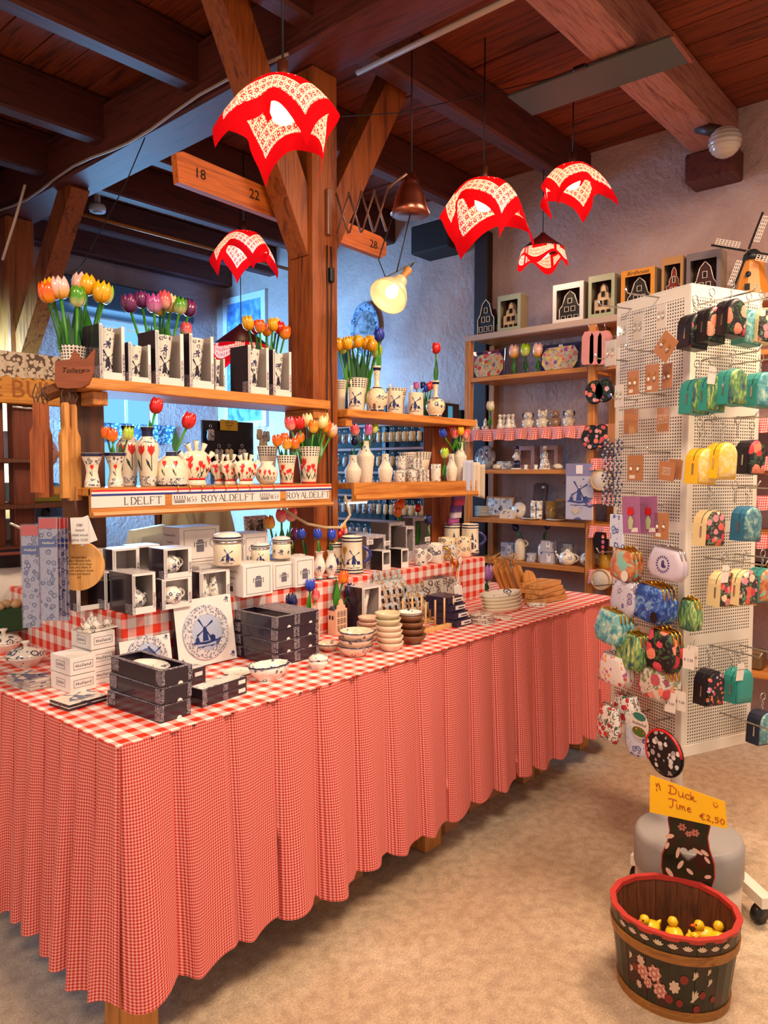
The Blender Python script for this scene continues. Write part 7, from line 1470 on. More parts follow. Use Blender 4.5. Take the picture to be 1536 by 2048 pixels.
def pillow(pts, dep, y0=0.0, k=(1, .93, .72)):
 """cushion shaped solid: outline in xz, bulging to -y and +y"""
 g = G(); m = len(pts); cx = sum(p[0] for p in pts)/m; cz = sum(p[1] for p in pts)/m; vs = []
 lay = [(k[2], dep), (k[1], dep*.75), (1, 0), (k[1], -dep*.75), (k[2], -dep)]
 for s_, y in lay: vs += [(cx+(p[0]-cx)*s_, y0-y, cz+(p[1]-cz)*s_) for p in pts]
 vs += [(cx, y0-dep*1.08, cz), (cx, y0+dep*1.08, cz)]; fs = []
 for j in range(4): fs += [(j*m+i, (j+1)*m+i, (j+1)*m+(i+1) % m, j*m+(i+1) % m) for i in range(m)]
 fs += [(5*m, i, (i+1) % m) for i in range(m)]+[(5*m+1, 4*m+(i+1) % m, 4*m+i) for i in range(m)]; return g.add(vs, fs, True)
def clasp_purse(label, p, rz, w, h, mat, metal=STEEL, tilt=0.0, dep=.014, group='clasp purses on the stand', tagc=None):
 w *= 1.12; h *= 1.08; t = thing('clasp_purse', label, 'purse', p, rz, group, rot=(0, tilt, rz)); pts = [(-w*.34, 0), (w*.34, 0), (w*.47, -h*.35), (w*.5, -h*.7), (w*.38, -h*.96), (0, -h), (-w*.38, -h*.96), (-w*.5, -h*.7), (-w*.47, -h*.35)]
 part('pouch', pillow(pts, dep), mat, t); g = G(); g.tube([(-w*.42, 0, -h*.28), (-w*.37, 0, -h*.04), (-w*.28, 0, .004), (w*.28, 0, .004), (w*.37, 0, -h*.04), (w*.42, 0, -h*.28)], .0035, 7); fr = part('metal_frame', g, metal, t)
 for s_ in (-1, 1): g = G(); g.lathe([(.001, -.005), (.005, 0), (.001, .005)], 8, (s_*.004, -.003*s_, .011)); part('clasp_ball', g, metal, fr)
 if tagc: g = G(); g.prism(ell(w*.3, -h*.75, .017, .02, 14), .001, (0, -dep*1.6, 0)); part('round_tag', g, tagc, t)
 return t
def row(n, label, p, nrm, rz, w, h, mat, step=.018, **kw):
 for k in range(n): clasp_purse(label if n == 1 else f'{["front", "second", "third", "rear"][k]} {label}', p-nrm*step*k, rz, w, h, mat, **kw)
nL, nR = -_sx, -_sy
M_SUN = mottle('painterly_orange', [(.38, '#7ec4b4'), (.5, '#d8834a'), (.6, '#b0522a'), (.72, '#8ac8b4')], 22); M_LIL = plain('lilac_white', '#cfc0cc', .5); M_TOI = delft('toile_print', 38, base='#c9c0cc', ink='#5a4a8a', amount=.5, rough=.6); M_BLU = mottle('painterly_blue', [(.3, '#16246a'), (.5, '#2f55a8'), (.62, '#6f98c8'), (.72, '#d8b840')], 26, dist=2.0); M_TEA = mottle('painterly_teal', [(.35, '#3d8a96'), (.52, '#7db8b4'), (.64, '#d0d8b8')], 34); M_GRN = mottle('painterly_green', [(.35, '#2f4a6a'), (.48, '#5f8a48'), (.6, '#9cb86a'), (.7, '#e0d8a0')], 40, stretch=(2, 2, .6))
M_BTU = blossom('black_tulip_cloth', '#161018', ['#d84a5a', '#e88468', '#c8323c', '#e8a080'], 21, .58, .5, '#3a5a34'); M_WTU = blossom('white_tulip_cloth', '#e2d4cc', ['#d8484a', '#e8964a', '#d87a8a', '#b85a92'], 50, .46); M_PTU = blossom('pink_tulip_cloth', '#d8c4b8', ['#c8404a', '#8a3a5a', '#e08a6a', '#b8525a'], 24, .62, .5, '#7a8a5a'); M_RTU = blossom('red_tulip_cloth', '#e8dcd4', ['#c83a32', '#b02a3a'], 34, .47, .5, '#3f5a3a'); M_BWH = delft('blue_swirl', 40, base='#cfd2e0', ink='#3a4f9a', amount=.8, rough=.6); M_BKW = blossom('black_white_print', '#140f12', ['#d8d0cc', '#a89a96'], 44, .55)
TAGW = plain('tag_white', '#e6d8ca', .5)
row(3, 'teal and orange painterly clasp purse', LP(1250, 1100, .16), nL, LRZ, .105, .105, M_SUN, metal=GOLD, tilt=.15, tagc=TAGW)
row(2, 'lilac white clasp purse with violet wreath', LP(1335, 1098, .13), nL, LRZ, .14, .10, M_LIL, tilt=.1)
t = bpy.data.objects[[o.name for o in COL.objects if o.get('label', '').startswith('front lilac')][0]]
for (a0, a1) in ((0, 20),):
 g = G()
 for k in range(18): th = k*2*PI/18; fan(g, ell(.026*math.cos(th), -.052+.026*math.sin(th), .005, .003, 6, th), (.026*math.cos(th), -.052+.026*math.sin(th)), lambda u, z: (u, -.0158, z))
 fan(g, ell(0, -.05, .007, .013, 10), (0, -.05), lambda u, z: (u, -.0158, z)); fan(g, ell(.004, -.058, .011, .006, 10), (.004, -.058), lambda u, z: (u, -.0158, z)); part('violet_wreath_print', g, plain('violet_ink', '#4a3a72', .5), t)
row(2, 'white toile printed clasp purse', LP(1252, 1162, .16), nL, LRZ, .11, .12, M_TOI, tilt=.12)
row(4, 'blue painterly clasp purse with yellow flecks', LP(1303, 1172, .15), nL, LRZ, .135, .12, M_BLU, metal=GOLD, tilt=.12, tagc=BLACK)
row(2, 'pale green leafy clasp purse at the stand corner', LP(1378, 1200, .06), nL, LRZ, .07, .10, M_GRN, metal=GOLD)
row(4, 'teal painterly clasp purse at the far left', LP(1222, 1222, .2), nL, LRZ, .12, .115, M_TEA, metal=GOLD, tilt=.12)
row(3, 'green and blue painterly clasp purse', LP(1262, 1268, .17), nL, LRZ, .115, .12, M_GRN, metal=GOLD, tilt=.05)
row(3, 'black tulip printed square clasp purse', LP(1325, 1262, .15), nL, LRZ, .115, .13, M_BTU, metal=GOLD, tilt=.08)
row(3, 'white purse with small coloured tulips', LP(1228, 1310, .18), nL, LRZ, .12, .105, M_WTU, tilt=.06)
row(4, 'pale tulip bouquet clasp purse', LP(1310, 1338, .14), nL, LRZ, .125, .10, M_PTU, metal=GOLD, tilt=.06)
row(2, 'white clasp purse with red tulip spray', LP(1250, 1390, .15), nL, LRZ, .10, .10, M_RTU)
clasp_purse('white clasp purse with a row of red tulips lowest left', LP(1222, 1412, .2), LRZ, .10, .125, M_RTU, tilt=.1)
clasp_purse('blue swirl purse behind the round tulip tag', LP(1270, 1440, .15), LRZ, .10, .12, M_BWH, tilt=-.2)
# round souvenir tag
p = LP(1279, 1425, .175); t = thing('round_souvenir_tag', 'round tag with green top and tulip field photo', 'tag', p, LRZ); t.scale = (1.25, 1, 1.25); part('disc', G().prism(ell(0, -.035, .033, .038, 22), .002), TAGW, t); g = G(); fan(g, ell(0, -.055, .026, .014, 16), (0, -.055), lambda u, z: (u, -.0008, z)); part('tulip_photo', g, blossom('tag_flowers', '#4a6a2a', ['#c83a2a', '#e08a2a'], 90, .4), t); g = G(); fan(g, ell(0, -.012, .024, .011, 16), (0, -.012), lambda u, z: (u, -.0008, z)); part('green_print', g, plain('tag_green', '#2a7a6a', .4), t); write(t, 'keukenhof', INKD, (0, -.0009, -.032), .012, shear=.2)
# black oven mitt shaped pouch with red edge
p = LP(1328, 1505, .18); t = thing('black_pouch', 'black and white printed pouch with red edge hanging lowest', 'pouch', p, LRZ, rot=(0, R(25), LRZ)); pts = ell(0, 0, .078, .072, 24); pts = [(a, b if b > -.02 else b*1.05) for a, b in pts]; part('pouch', pillow(pts, .008), M_BKW, t); g = G(); g.tube([(a*1.0, -.003, b*1.0) for a, b in pts[2:17]], .0045, 6); part('red_piping', g, RED, t); g = G(); g.tube([(a*1.03, .002, b*1.03) for a, b in pts], .0035, 6, True); part('black_edge', g, BLACK, t)
# price tags hanging among the purses
for k, (px, py, n) in enumerate(((1340, 1405, 'front white price tag below the tulip purses'), (1360, 1402, 'white price tag just behind the front one'), (1377, 1318, 'tall white price tag beside the black tulip purse'), (1385, 1312, 'white price tag tucked behind the tall one'))):
 p = LP(px, py, .13-.02*(k % 2)); t = thing('price_tag', n, 'tag', p, LRZ+.25, 'white price tags'); pts = [(-.02, -.034), (.02, -.034), (.02, .03), (.015, .034), (-.015, .034), (-.02, .03)]; part('card', G().prism(pts, .0008), TAGW, t); write(t, '€ 7,50', INK, (0, -.0002, -.004), .012); g = G(); g.tube([(0, 0, .03), (.004, .004, .055)], .0006, 4); part('string', g, INKD, t)
# earring cards and packs
def ear_card(label, px, py, w, h, mat, off=.12, tilt=0.0, drops=GOLD, txt=None, wrap=False, price=False):
 p = LP(px, py, off); t = thing('earring_card', label, 'earrings', p, LRZ, 'jewellery cards on the stand', rot=(0, tilt, LRZ)); g = G(); g.box(-w/2, 0, -h/2, w/2, .0012, h/2, .0003); part('card', g, mat, t)
 if drops:
  for s_ in (-1, 1): g = G(); x = s_*w*.22; g.tube([(x, -.003, h*.16+.006*math.cos(a)) if 0 else (x+.005*math.sin(a), -.003, h*.14+.005*math.cos(a)) for a in [k*.7 for k in range(9)]], .0009, 5); er = part('earring', g, drops, t); g = G(); g.lathe([(.001, -.008), (.006, -.002), (.006, .002), (.001, .008)], 10, (x, -.004, -h*.04), 1, .6); part('pendant', g, D_FINE, er)
 if txt:
  for k, s_ in enumerate(txt.split()): write(t, s_, TAGW, (0, -.0002, h*.14-k*h*.15), h*.17)
 if price: g = G(); g.box(-w*.35, -.001, -h*.42, w*.0, -.0002, -h*.28); part('price_sticker', g, TAGW, t)
 if wrap: g = G(); g.box(-w*.6, -.006, -h*.62, w*.6, .004, h*.66, .003); part('plastic_bag', g, CLEAR, t)
PALEC = plain('pale_card', '#d9cbbd', .5)
for a in (('wrapped white earring card at upper left', 1246, 664, .045, .085, PALEC, .13, 0, STEEL, None, True), ('second wrapped white earring card beside it', 1276, 655, .05, .09, PALEC, .12, 0, STEEL, None, True), ('white hang card with dark earrings near the stand top', 1323, 632, .042, .08, PALEC, .1, 0, STEEL), ('brown earring card turned on its corner', 1331, 693, .075, .085, KRAFT, .13, .7, GOLD), ('pale earring card hanging at the far left hook', 1221, 706, .055, .09, PALEC, .19, 0, STEEL, None, True), ('brown earring card with price sticker left of two', 1266, 765, .055, .085, KRAFT, .14, 0, GOLD, None, False, True), ('brown earring card with price sticker in the middle', 1304, 756, .06, .095, KRAFT, .13, 0, GOLD, None, False, True), ('brown earring card third in the middle row', 1334, 752, .045, .085, KRAFT, .08, 0, GOLD), ('pale earring card half hidden at the row end', 1238, 792, .045, .08, PALEC, .15, 0, STEEL), ('wrapped brown jewellery pack at the left', 1262, 842, .07, .085, KRAFT, .14, 0, None, None, True), ('wrapped brown card with white capital lettering', 1326, 838, .055, .08, KRAFT, .12, 0, None, 'HEINEN DELFTS BLAUW', True), ('brown card with blue oval earrings', 1270, 936, .075, .09, KRAFT, .14, 0, STEEL, None, False, True), ('brown lettered card in front of its stack', 1333, 942, .07, .065, KRAFT, .12, .1, None, 'HEINEN DELFTS BLAUW'), ('brown lettered card tucked behind the lettered stack', 1350, 938, .06, .065, KRAFT, .09, .1, None), ('brown earring card with silver drops at the pink cards', 1322, 1052, .065, .09, KRAFT, .12, 0, STEEL, None, False, True), ('kraft card tied over the bead necklaces', 1222, 867, .035, .07, KRAFT, .18, 0, None)): ear_card(*a)
for k, (px, off, n) in enumerate(((1262, .17, 'front mauve card with a red tulip brooch'), (1297, .12, 'rear mauve card half hidden behind the front one'))):
 p = LP(px, 1030, off); t = thing('brooch_card', n, 'brooch card', p, LRZ, 'mauve brooch cards', rot=(0, R(-4), LRZ)); g = G(); g.box(-.042, 0, -.065, .042, .0015, .065, .0003); part('card', g, plain('mauve_backing', '#a5648a', .5), t); f = lambda u, z: (u, -.003, z); g = G(); fan(g, [(-.012, .03), (-.016, .005), (0, -.004), (.016, .005), (.012, .03), (.006, .02), (0, .032), (-.006, .02)], (0, .012), f); part('tulip_brooch', g, RED, t); g = G(); fan(g, [(-.003, -.003), (.003, -.003), (.014, -.02), (.006, -.05), (-.010, -.05), (-.012, -.02)], (0, -.03), f); part('brooch_leaf', g, plain('pale_leaf', '#b8c08a', .4), t)
 g = G(); g.box(.0, -.001, -.06, .03, -.0002, -.045); part('price_sticker', g, TAGW, t)
# bead necklaces
for k in range(4):
 p = LP(1212+k*9, 880, .19-.012*k); t = thing('bead_necklace', f'{ORD[k]} hanging dark blue bead necklace from the left', 'necklace', p, LRZ, 'dark blue bead necklaces'); L = .235; pts = [(.006*math.sin(q*.9)+(.008 if s_ else -.008), .003*math.cos(q*1.7), -L*q/22) for s_ in (0, 1) for q in range(23)]
 for cm, off in ((plain('bead_blue', '#2a3158', .15, coat=.5), 0), (plain('bead_grey', '#a8a2aa', .2), 1)):
  g = G()
  for q in pts[off::2]: g.lathe([(.001, -.0055), (.0055, 0), (.001, .0055)], 6, q)
  o = part('bead_string', g, cm, t); o['kind'] = 'stuff'
p = LP(1232, 1062, .17); t = thing('folded_toile_bag', 'pale blue printed folded bag beside the mauve cards', 'bag', p, LRZ); g = G(); g.box(-.035, 0, -.06, .035, .01, .06, .003); part('bag', g, M_BWH, t); g = G(); g.tube([(0, .005, .06), (0, .005, .09)], .002, 5); part('loop', g, STEEL, t)
# mini backpack key rings on the right panel
def backpack(label, p, mat, face, rz=RRZ, w=.088, h=.120, dep=.026, tilt=0.0, tagm=None, group='mini backpacks on the stand', metal=STEEL):
 t = thing('mini_backpack', label, 'mini backpack', p, rz, group, rot=(0, tilt, rz)); arch = [(-w/2, -h), (w/2, -h)]+[(w/2*math.cos(a), -w/2+w/2*math.sin(a)) for a in [k*PI/8 for k in range(9)]]
 g = G(); g.prism(arch, dep*2, (0, -dep, 0)); part('gusset', g, mat, t); part('front_pocket', pillow([(a*.93, b*.96-.002) for a, b in arch], .008, -dep), face, t); part('back', pillow([(a*.95, b*.97) for a, b in arch], .005, dep), mat, t)
 g = G(); g.tube([(a*1.01, -dep*.3, b*1.01) for a, b in arch[2:]], .0013, 5); z = part('zip', g, INKD, t); g = G(); g.box(-w/2-.003, -dep*.3-.003, -h*.75, -w/2-.001, -dep*.3+.003, -h*.45); part('zip_pull', g, metal, z)
 g = G(); g.tube([(0.013*math.cos(a), 0, .05+.013*math.sin(a)) for a in [k*PI/6 for k in range(12)]], .0016, 5, True); kr = part('key_ring', g, metal, t)
 for k in range(4): g = G(); g.tube([(.004*math.cos(a)*(k % 2), .004*math.cos(a)*(1-k % 2), .004+k*.009+.006*math.sin(a)) for a in [q*PI/4 for q in range(8)]], .0012, 4, True); part('chain_link', g, metal, kr)
 if tagm: g = G(); g.prism([(-.02, -.03), (.015, -.03), (.02, .02), (.01, .03), (-.015, .028)], .001, (-w*.42, -dep-.01, -.005)); tg = part('hang_tag', g, tagm, t); write(t, 'robin ruth', INKD, (-w*.42, -dep-.0105, .004), .008, name='tag_lettering')
 return t
LEA = plain('black_leather', '#1e161a', .4); TEAL = plain('teal_leather', '#2f8f84', .45); YEL = plain('yellow_leather', '#efb81c', .45); CRM = plain('cream_leather', '#e6c890', .5); BLL = plain('blue_leather', '#2a6a8c', .45)
M_CRT = blossom('cream_tulip_cloth', '#3a2a2c', ['#c83a4a', '#e0604a', '#d8848a', '#e8c8a8'], 36, .6, .5, '#6a8a6a'); M_YEL = mottle('yellow_face', [(.4, '#f0d49a'), (.6, '#eec04a')], 60); M_DOT = blossom('black_dot_cloth', '#130e12', ['#d8485a', '#e0783c', '#c8a0c0', '#e0606a'], 62, .5); M_BLM = mottle('blue_branch_cloth', [(.35, '#3f6a7a'), (.5, '#5f929a'), (.65, '#a8bca0')], 50)
for a in (('rear black floral backpack in the top row', RP(1388, 628, .05), LEA, M_BTU), ('middle black floral backpack in the top row', RP(1422, 615, .10), LEA, M_BTU), ('front black floral backpack in the top row', RP(1462, 600, .15), LEA, M_BTU), ('teal floral backpack beside the black ones', RP(1496, 622, .08), TEAL, M_TEA), ('cream backpack at the right picture edge on top', RP(1522, 618, .1), CRM, M_CRT), ('rear teal backpack in the second row', RP(1392, 758, .06), TEAL, M_GRN), ('middle teal backpack in the second row', RP(1422, 752, .10), TEAL, M_GRN), ('front teal backpack with leafy pocket', RP(1464, 738, .15), TEAL, M_GRN), ('teal backpack at the picture edge in the second row', RP(1520, 745, .12), TEAL, M_TEA), ('left yellow backpack in the third row', RP(1404, 896, .11), YEL, M_YEL), ('right yellow backpack in front of its twin', RP(1444, 885, .15), YEL, M_YEL), ('black tulip backpack right of the yellow pair', RP(1502, 880, .1), LEA, M_BTU), ('cream backpack with tulip pocket turned left', RP(1420, 1020, .13), CRM, M_CRT), ('blue backpack with pale branch pocket', RP(1494, 1012, .13), BLL, M_BLM), ('rear plain cream backpack of the pair', RP(1448, 1142, .12), CRM, M_CRT), ('front cream backpack with tulip pocket', RP(1486, 1138, .16), CRM, M_CRT), ('teal backpack at the picture edge low', RP(1524, 1135, .1), TEAL, M_SUN), ('black backpack with coloured tulip dots low on the stand', RP(1420, 1338, .10), LEA, M_DOT), ('plain teal purse bag beside the dotted backpack', RP(1478, 1335, .1), TEAL, TEAL), ('navy backpack low at the picture edge', RP(1524, 1420, .08), plain('navy_cloth', '#1a2038', .6), M_BLM)):
 big = 'black backpack with' in a[0]; backpack(*a, tagm=TAGW if ('middle teal' in a[0] or 'plain teal purse' in a[0] or 'rear plain' in a[0]) else None, tilt=.06)
# loose key rings hanging between the bags
for k, (px, py) in enumerate(((1392, 600), (1400, 840), (1425, 830), (1476, 835), (1420, 962), (1470, 965), (1448, 1110), (1420, 1295), (1465, 1305))):
 p = RP(px, py, .05+.02*(k % 3)); t = thing('chain_key_ring', f'{ORD[k]} empty steel key ring with chain on the right panel', 'key ring', p, RRZ, 'empty steel key rings'); g = G(); g.tube([(.014*math.cos(a), 0, .014*math.sin(a)-.01) for a in [q*PI/7 for q in range(14)]], .0017, 5, True); part('ring', g, STEEL, t)
 for q in range(5): g = G(); g.tube([(.004*math.cos(a)*(q % 2), .004*math.cos(a)*(1-q % 2), -.028-q*.009+.006*math.sin(a)) for a in [w*PI/4 for w in range(8)]], .0012, 4, True); part('chain_link', g, STEEL, t)
# ------------------------------------------------------------------ painted oval basket with ducks, sign, grey bin
BH = .235
pa, pb = SZ(1221, 1782, BH), SZ(1485, 1842, BH); cen = (pa+pb)/2; ax = pb-pa; BA = ax.length/2; BR = math.atan2(ax.y, ax.x); BB = (SZ(1330, 1742, BH)-SZ(1378, 1872, BH)).length*.5
BT = wood('basket_inside', '#3a1c0c', '#6e3a1a', 'Z', 1.2, .6); PAINTED = mottle('basket_green', [(.35, '#141208'), (.5, '#23210f'), (.62, '#3a1710')], 9, .35); HOOP = wood('hoop_wood', '#6e3c12', '#9a6428', 'X', 1, .45); RIMR = plain('rim_red', '#b03028', .4)
bk = thing('painted_oval_basket', 'oval wooden tub painted with roses standing on the floor', 'tub', (cen.x, cen.y, 0), BR)
NS = 16
def ov(a, s, z, da=0.0): t_ = .84+.16*z/BH; return ((BA*t_*s)*math.cos(a), (BB*t_*s)*math.sin(a), z)
for k in range(NS):
 a0, a1 = 2*PI*k/NS+.004, 2*PI*(k+1)/NS-.004; am = (a0+a1)/2; g = G(); vs = []
 for z in (.006, BH-.004):
  for a in (a0, am, a1): vs += [ov(a, 1, z), ov(a, .925, z)]
 g.add(vs, [(0, 2, 8, 6), (2, 4, 10, 8), (3, 1, 7, 9), (5, 3, 9, 11), (0, 6, 7, 1), (4, 5, 11, 10), (6, 8, 9, 7), (8, 10, 11, 9), (0, 1, 3, 2), (2, 3, 5, 4)]); part('stave', g, PAINTED, bk)
 g = G(); g.add([ov(a0, .922, .01), ov(am, .922, .01), ov(a1, .922, .01), ov(a1, .922, BH-.005), ov(am, .922, BH-.005), ov(a0, .922, BH-.005)], [(0, 1, 4, 5), (1, 2, 3, 4)]); part('stave_inside', g, BT, bk)
 g = G(); g.add([ov(a0-.004, 1.012, BH-.008), ov(a1+.004, 1.012, BH-.008), ov(a1+.004, 1.012, BH+.004), ov(a0-.004, 1.012, BH+.004), ov(a0-.004, .915, BH-.008), ov(a1+.004, .915, BH-.008), ov(a1+.004, .915, BH+.004), ov(a0-.004, .915, BH+.004)], [(0, 1, 2, 3), (7, 6, 5, 4), (3, 2, 6, 7), (0, 4, 5, 1), (0, 3, 7, 4), (1, 5, 6, 2)]); part('rim_piece', g, RIMR, bk)
for z0, z1 in ((.0, .026), (.165, .19)):
 g = G(); n = 48; vs = []
 for z in (z0, z1):
  for s_ in (1.025, .995): vs += [ov(2*PI*k/n, s_, z) for k in range(n)]
 fs = []
 for k in range(n): q = (k+1) % n; fs += [(k, q, 2*n+q, 2*n+k), (n+q, n+k, 3*n+k, 3*n+q), (2*n+k, 2*n+q, 3*n+q, 3*n+k), (q, k, n+k, n+q)]
 g.add(vs, fs); part('hoop', g, HOOP, bk)
g = G(); vs = [ov(2*PI*k/32, .92, .012) for k in range(32)]; g.add(vs, [tuple(range(32))]); part('bottom', g, BT, bk)
def onb(a_c): return lambda u, z: ov(a_c+u/BA, 1.006, z if z > .19 else z*1.28)
ROSE = plain('rose_pink', '#b86a5a', .45); ROSEL = plain('rose_light', '#d8a890', .45); STROKE = plain('brush_cream', '#c9ae92', .45); BER = plain('berry_red', '#7a1c14', .45)
AC = cam_ang(cen)-BR
def rose(u, z, s, m1=ROSE, m2=ROSEL):
 f = onb(AC); g = G(); rings = G()
 for k in range(7): a = k*.9; fan(g, ell(u+.55*s*math.cos(a), z+.55*s*math.sin(a), .42*s, .3*s, 8, a), (u+.55*s*math.cos(a), z+.55*s*math.sin(a)), f)
 part('painted_rose', g, m1, bk); f2 = lambda p, q: ov(AC+p/BA, 1.010, q*1.28); g = G()
 for k in range(6): a = k*1.05+.4; fan(g, ell(u+.62*s*math.cos(a), z+.62*s*math.sin(a), .12*s, .3*s, 7, a), (u+.62*s*math.cos(a), z+.62*s*math.sin(a)), f2)
 fan(g, ell(u, z, .22*s, .22*s, 8), (u, z), f2); part('rose_highlight', g, m2, bk)
for u, z, s in ((-.085, .085, .020), (-.05, .092, .021), (-.035, .058, .021), (-.07, .065, .015)): rose(u, z, s)
for u, z, s in ((-.09, .108, .013), (.005, .075, .016), (-.1, .05, .010)): rose(u, z, s, STROKE, ROSEL)
for u, z, s in ((.055, .10, .014), (.10, .085, .012), (.055, .05, .020), (.095, .11, .010), (-.13, .07, .012), (-.13, .10, .012)):
 g = G(); f = onb(AC)
 for k in range(4): a = .4+k*.35; fan(g, ell(u+s*math.cos(a)*(.4+.2*k), z+s*.5*math.sin(a+k*.2), s*.75, s*.16, 8, a+.2), (u+s*math.cos(a)*(.4+.2*k), z+s*.5*math.sin(a+k*.2)), f)
 part('brush_flower', g, STROKE, bk)
g = G()
for u, z, s in ((.03, .095, .012), (-.01, .045, .012), (.02, .04, .010), (.085, .062, .010), (.07, .03, .01), (-.11, .085, .010), (.12, .05, .009)): fan(g, ell(u, z, s, s*.9, 9), (u, z), onb(AC))
part('painted_berries', g, BER, bk)['kind'] = 'stuff'
for k in range(9):
 u = -.15+k*.037; g = G(); f = onb(AC)
 for q in range(5): a = .5+q*.5; fan(g, ell(u+.008*math.cos(a), .206+.008*math.sin(a), .008, .003, 7, a), (u+.008*math.cos(a), .206+.008*math.sin(a)), f)
 part('leaf_spray', g, STROKE, bk)
# upright back board with a heart hole
bx = cen+Vector((-math.sin(BR), math.cos(BR), 0))*BB*.93; bdl = Vector((.028, BB*.94, BH-.045)); H = .30
half = [(.040, 0), (.062, .03), (.072, .07), (.070, .11), (.056, .15), (.050, .185), (.056, .22), (.045, .25), (.022, .27), (.0, .285)]
NY = 15
def heart(n=20): return [(.0017*16*math.sin(a)**3*.9, .16*0+.125+.0017*(13*math.cos(a)-5*math.cos(2*a)-2*math.cos(3*a)-math.cos(4*a))*.9) for a in [2*PI*k/n for k in range(n)]]
out = half+[(-x, z) for x, z in half[-2::-1]]; hh = heart(len(out)*2)
# bridge outline and heart ring
def resample(poly, n):
 P = [Vector(p) for p in poly]; L = [0]
 for a, b in zip(P, P[1:]+P[:1]): L.append(L[-1]+(b-a).length)
 o = []
 for k in range(n):
  s_ = L[-1]*k/n; i = max(j for j in range(len(P)) if L[j] <= s_+1e-9); a, b = P[i], P[(i+1) % len(P)]; o.append(a+(b-a)*((s_-L[i])/max(L[i+1]-L[i], 1e-9)))
 return o
cz = .125; O = sorted(resample(out, 44), key=lambda p: math.atan2(p[1]-cz, p[0])); I = sorted(resample(hh, 44), key=lambda p: math.atan2(p[1]-cz, p[0]))
g = G(); n = 44; th = .012; vs = [(p[0], y, p[1]) for y in (0, th) for L_ in (O, I) for p in L_]; fs = []
for k in range(n): q = (k+1) % n; fs += [(k, q, n+q, n+k), (2*n+q, 2*n+k, 3*n+k, 3*n+q), (k, 2*n+k, 2*n+q, q), (n+k, n+q, 3*n+q, 3*n+k)]
g.add(vs, fs); part('back_board', g, PAINTED, bk, bdl)
fb = lambda u, z: (u+bdl.x, bdl.y-.0012, bdl.z+z)
g = G()
for u, z, s in ((-.018, .205, .014), (.018, .195, .014), (0, .188, .011)):
 for k in range(6): a = k*1.05; fan(g, ell(u+.5*s*math.cos(a), z+.5*s*math.sin(a), .4*s, .28*s, 7, a), (u+.5*s*math.cos(a), z+.5*s*math.sin(a)), fb)
part('board_rose', g, ROSE, bk); g = G()
for u, z, rx_, rz_, a in ((-.052, .17, .014, .007, .4), (-.058, .14, .012, .005, 1.2), (-.05, .06, .016, .007, -.9), (-.042, .04, .015, .009, .3), (.045, .14, .013, .006, -.6), (.052, .12, .012, .005, -.9), (.055, .07, .010, .006, .4), (.035, .03, .016, .011, .2), (-.02, .09, .016, .006, 1.1), (-.028, .125, .018, .005, 1.4), (.026, .14, .016, .005, -.5), (.006, .075, .012, .006, -.7)): fan(g, ell(u, z, rx_, rz_, 9, a), (u, z), fb)
part('board_scroll', g, ROSEL, bk)['kind'] = 'stuff'
g = G(); g.tube([(a*1.0+bdl.x, bdl.y+th*.5, bdl.z+b) for a, b in out], .0035, 5, True); part('board_edge', g, RIMR, bk)
# yellow sign fixed on the board
sg = thing('yellow_price_sign', 'yellow handwritten Duck Time sign priced 2,50 above the tub', 'sign', (cen.x, cen.y, 0), BR)
pc = [SZ(1300, 1552, .42), SZ(1455, 1610, .42)]
def loc(px, py):   # point on the sign plane in tub coordinates
 nn = Vector((math.sin(BR), -math.cos(BR), 0)); q = cen-nn*(BB*.94-.016); d = ray(px, py); t_ = (q-_C).dot(nn)/d.dot(nn); w = _C+d*t_-Vector((cen.x, cen.y, 0)); return Vector((w.x*math.cos(BR)+w.y*math.sin(BR), -w.x*math.sin(BR)+w.y*math.cos(BR), w.z))
A, B, Cc, D = loc(1300, 1550), loc(1450, 1604), loc(1455, 1658), loc(1299, 1624); g = G(); bk_ = Vector((0, .0015, 0)); g.add([A, B, Cc, D, A+bk_, B+bk_, Cc+bk_, D+bk_], [(3, 2, 1, 0), (4, 5, 6, 7), (0, 1, 5, 4), (1, 2, 6, 5), (2, 3, 7, 6), (3, 0, 4, 7)]); part('yellow_card', g, plain('sign_yellow', '#f6b60c', .3), sg)
HW_ = {'D': [[(0, 9), (4, 10), (9, 7), (8, 2), (3, 0), (0, 1)], [(2.5, 9.5), (2, .5)]], 'u': [[(0, 6), (.5, 1), (2.5, 0), (4.5, 2), (5, 6), (5, 1), (6.5, .3)]], 'c': [[(5, 5), (2, 6), (0, 3), (2, 0), (5, 1)]], 'k': [[(0, 10), (.3, 0), (0, 4), (3, 5.5), (3.5, 3.5), (.6, 3), (4, 0), (6, .8)]], 'T': [[(0, 9), (3, 10), (7, 9.5), (9, 10)], [(5, 9.5), (4.6, 2), (3, -.5), (1, 1)]], 'i': [[(0, 5.5), (0, 1), (1.5, 0)], [(.2, 8.2), (.5, 8.6)]], 'm': [[(0, 5.5), (.2, 0), (.5, 4), (2, 5.5), (2.6, 4), (2.6, 0), (3, 4), (4.5, 5.5), (5.2, 4), (5.4, .5), (6.5, .4)]], 'e': [[(0, 2.8), (3.5, 3.4), (3, 5.5), (.8, 5), (.2, 2), (1.6, 0), (4.5, 1)]], '€': [[(6, 8.5), (3, 9), (1, 5), (3, 0), (6, 1)], [(-.5, 5.8), (4, 6)], [(-.5, 3.6), (4, 3.8)]], '2': [[(0, 7), (2, 9), (4, 7), (2.5, 3.5), (0, .5), (2, 1), (5, 0)]], ',': [[(1, 1), (0, -2)]], '5': [[(5, 9), (1, 8.6), (.6, 5), (3.5, 5.6), (4.6, 2.5), (2.5, 0), (0, .8)]], '0': [[(2.5, 9), (0, 5), (1.5, 0), (4.5, 1.5), (5, 6), (2.5, 9)]]}
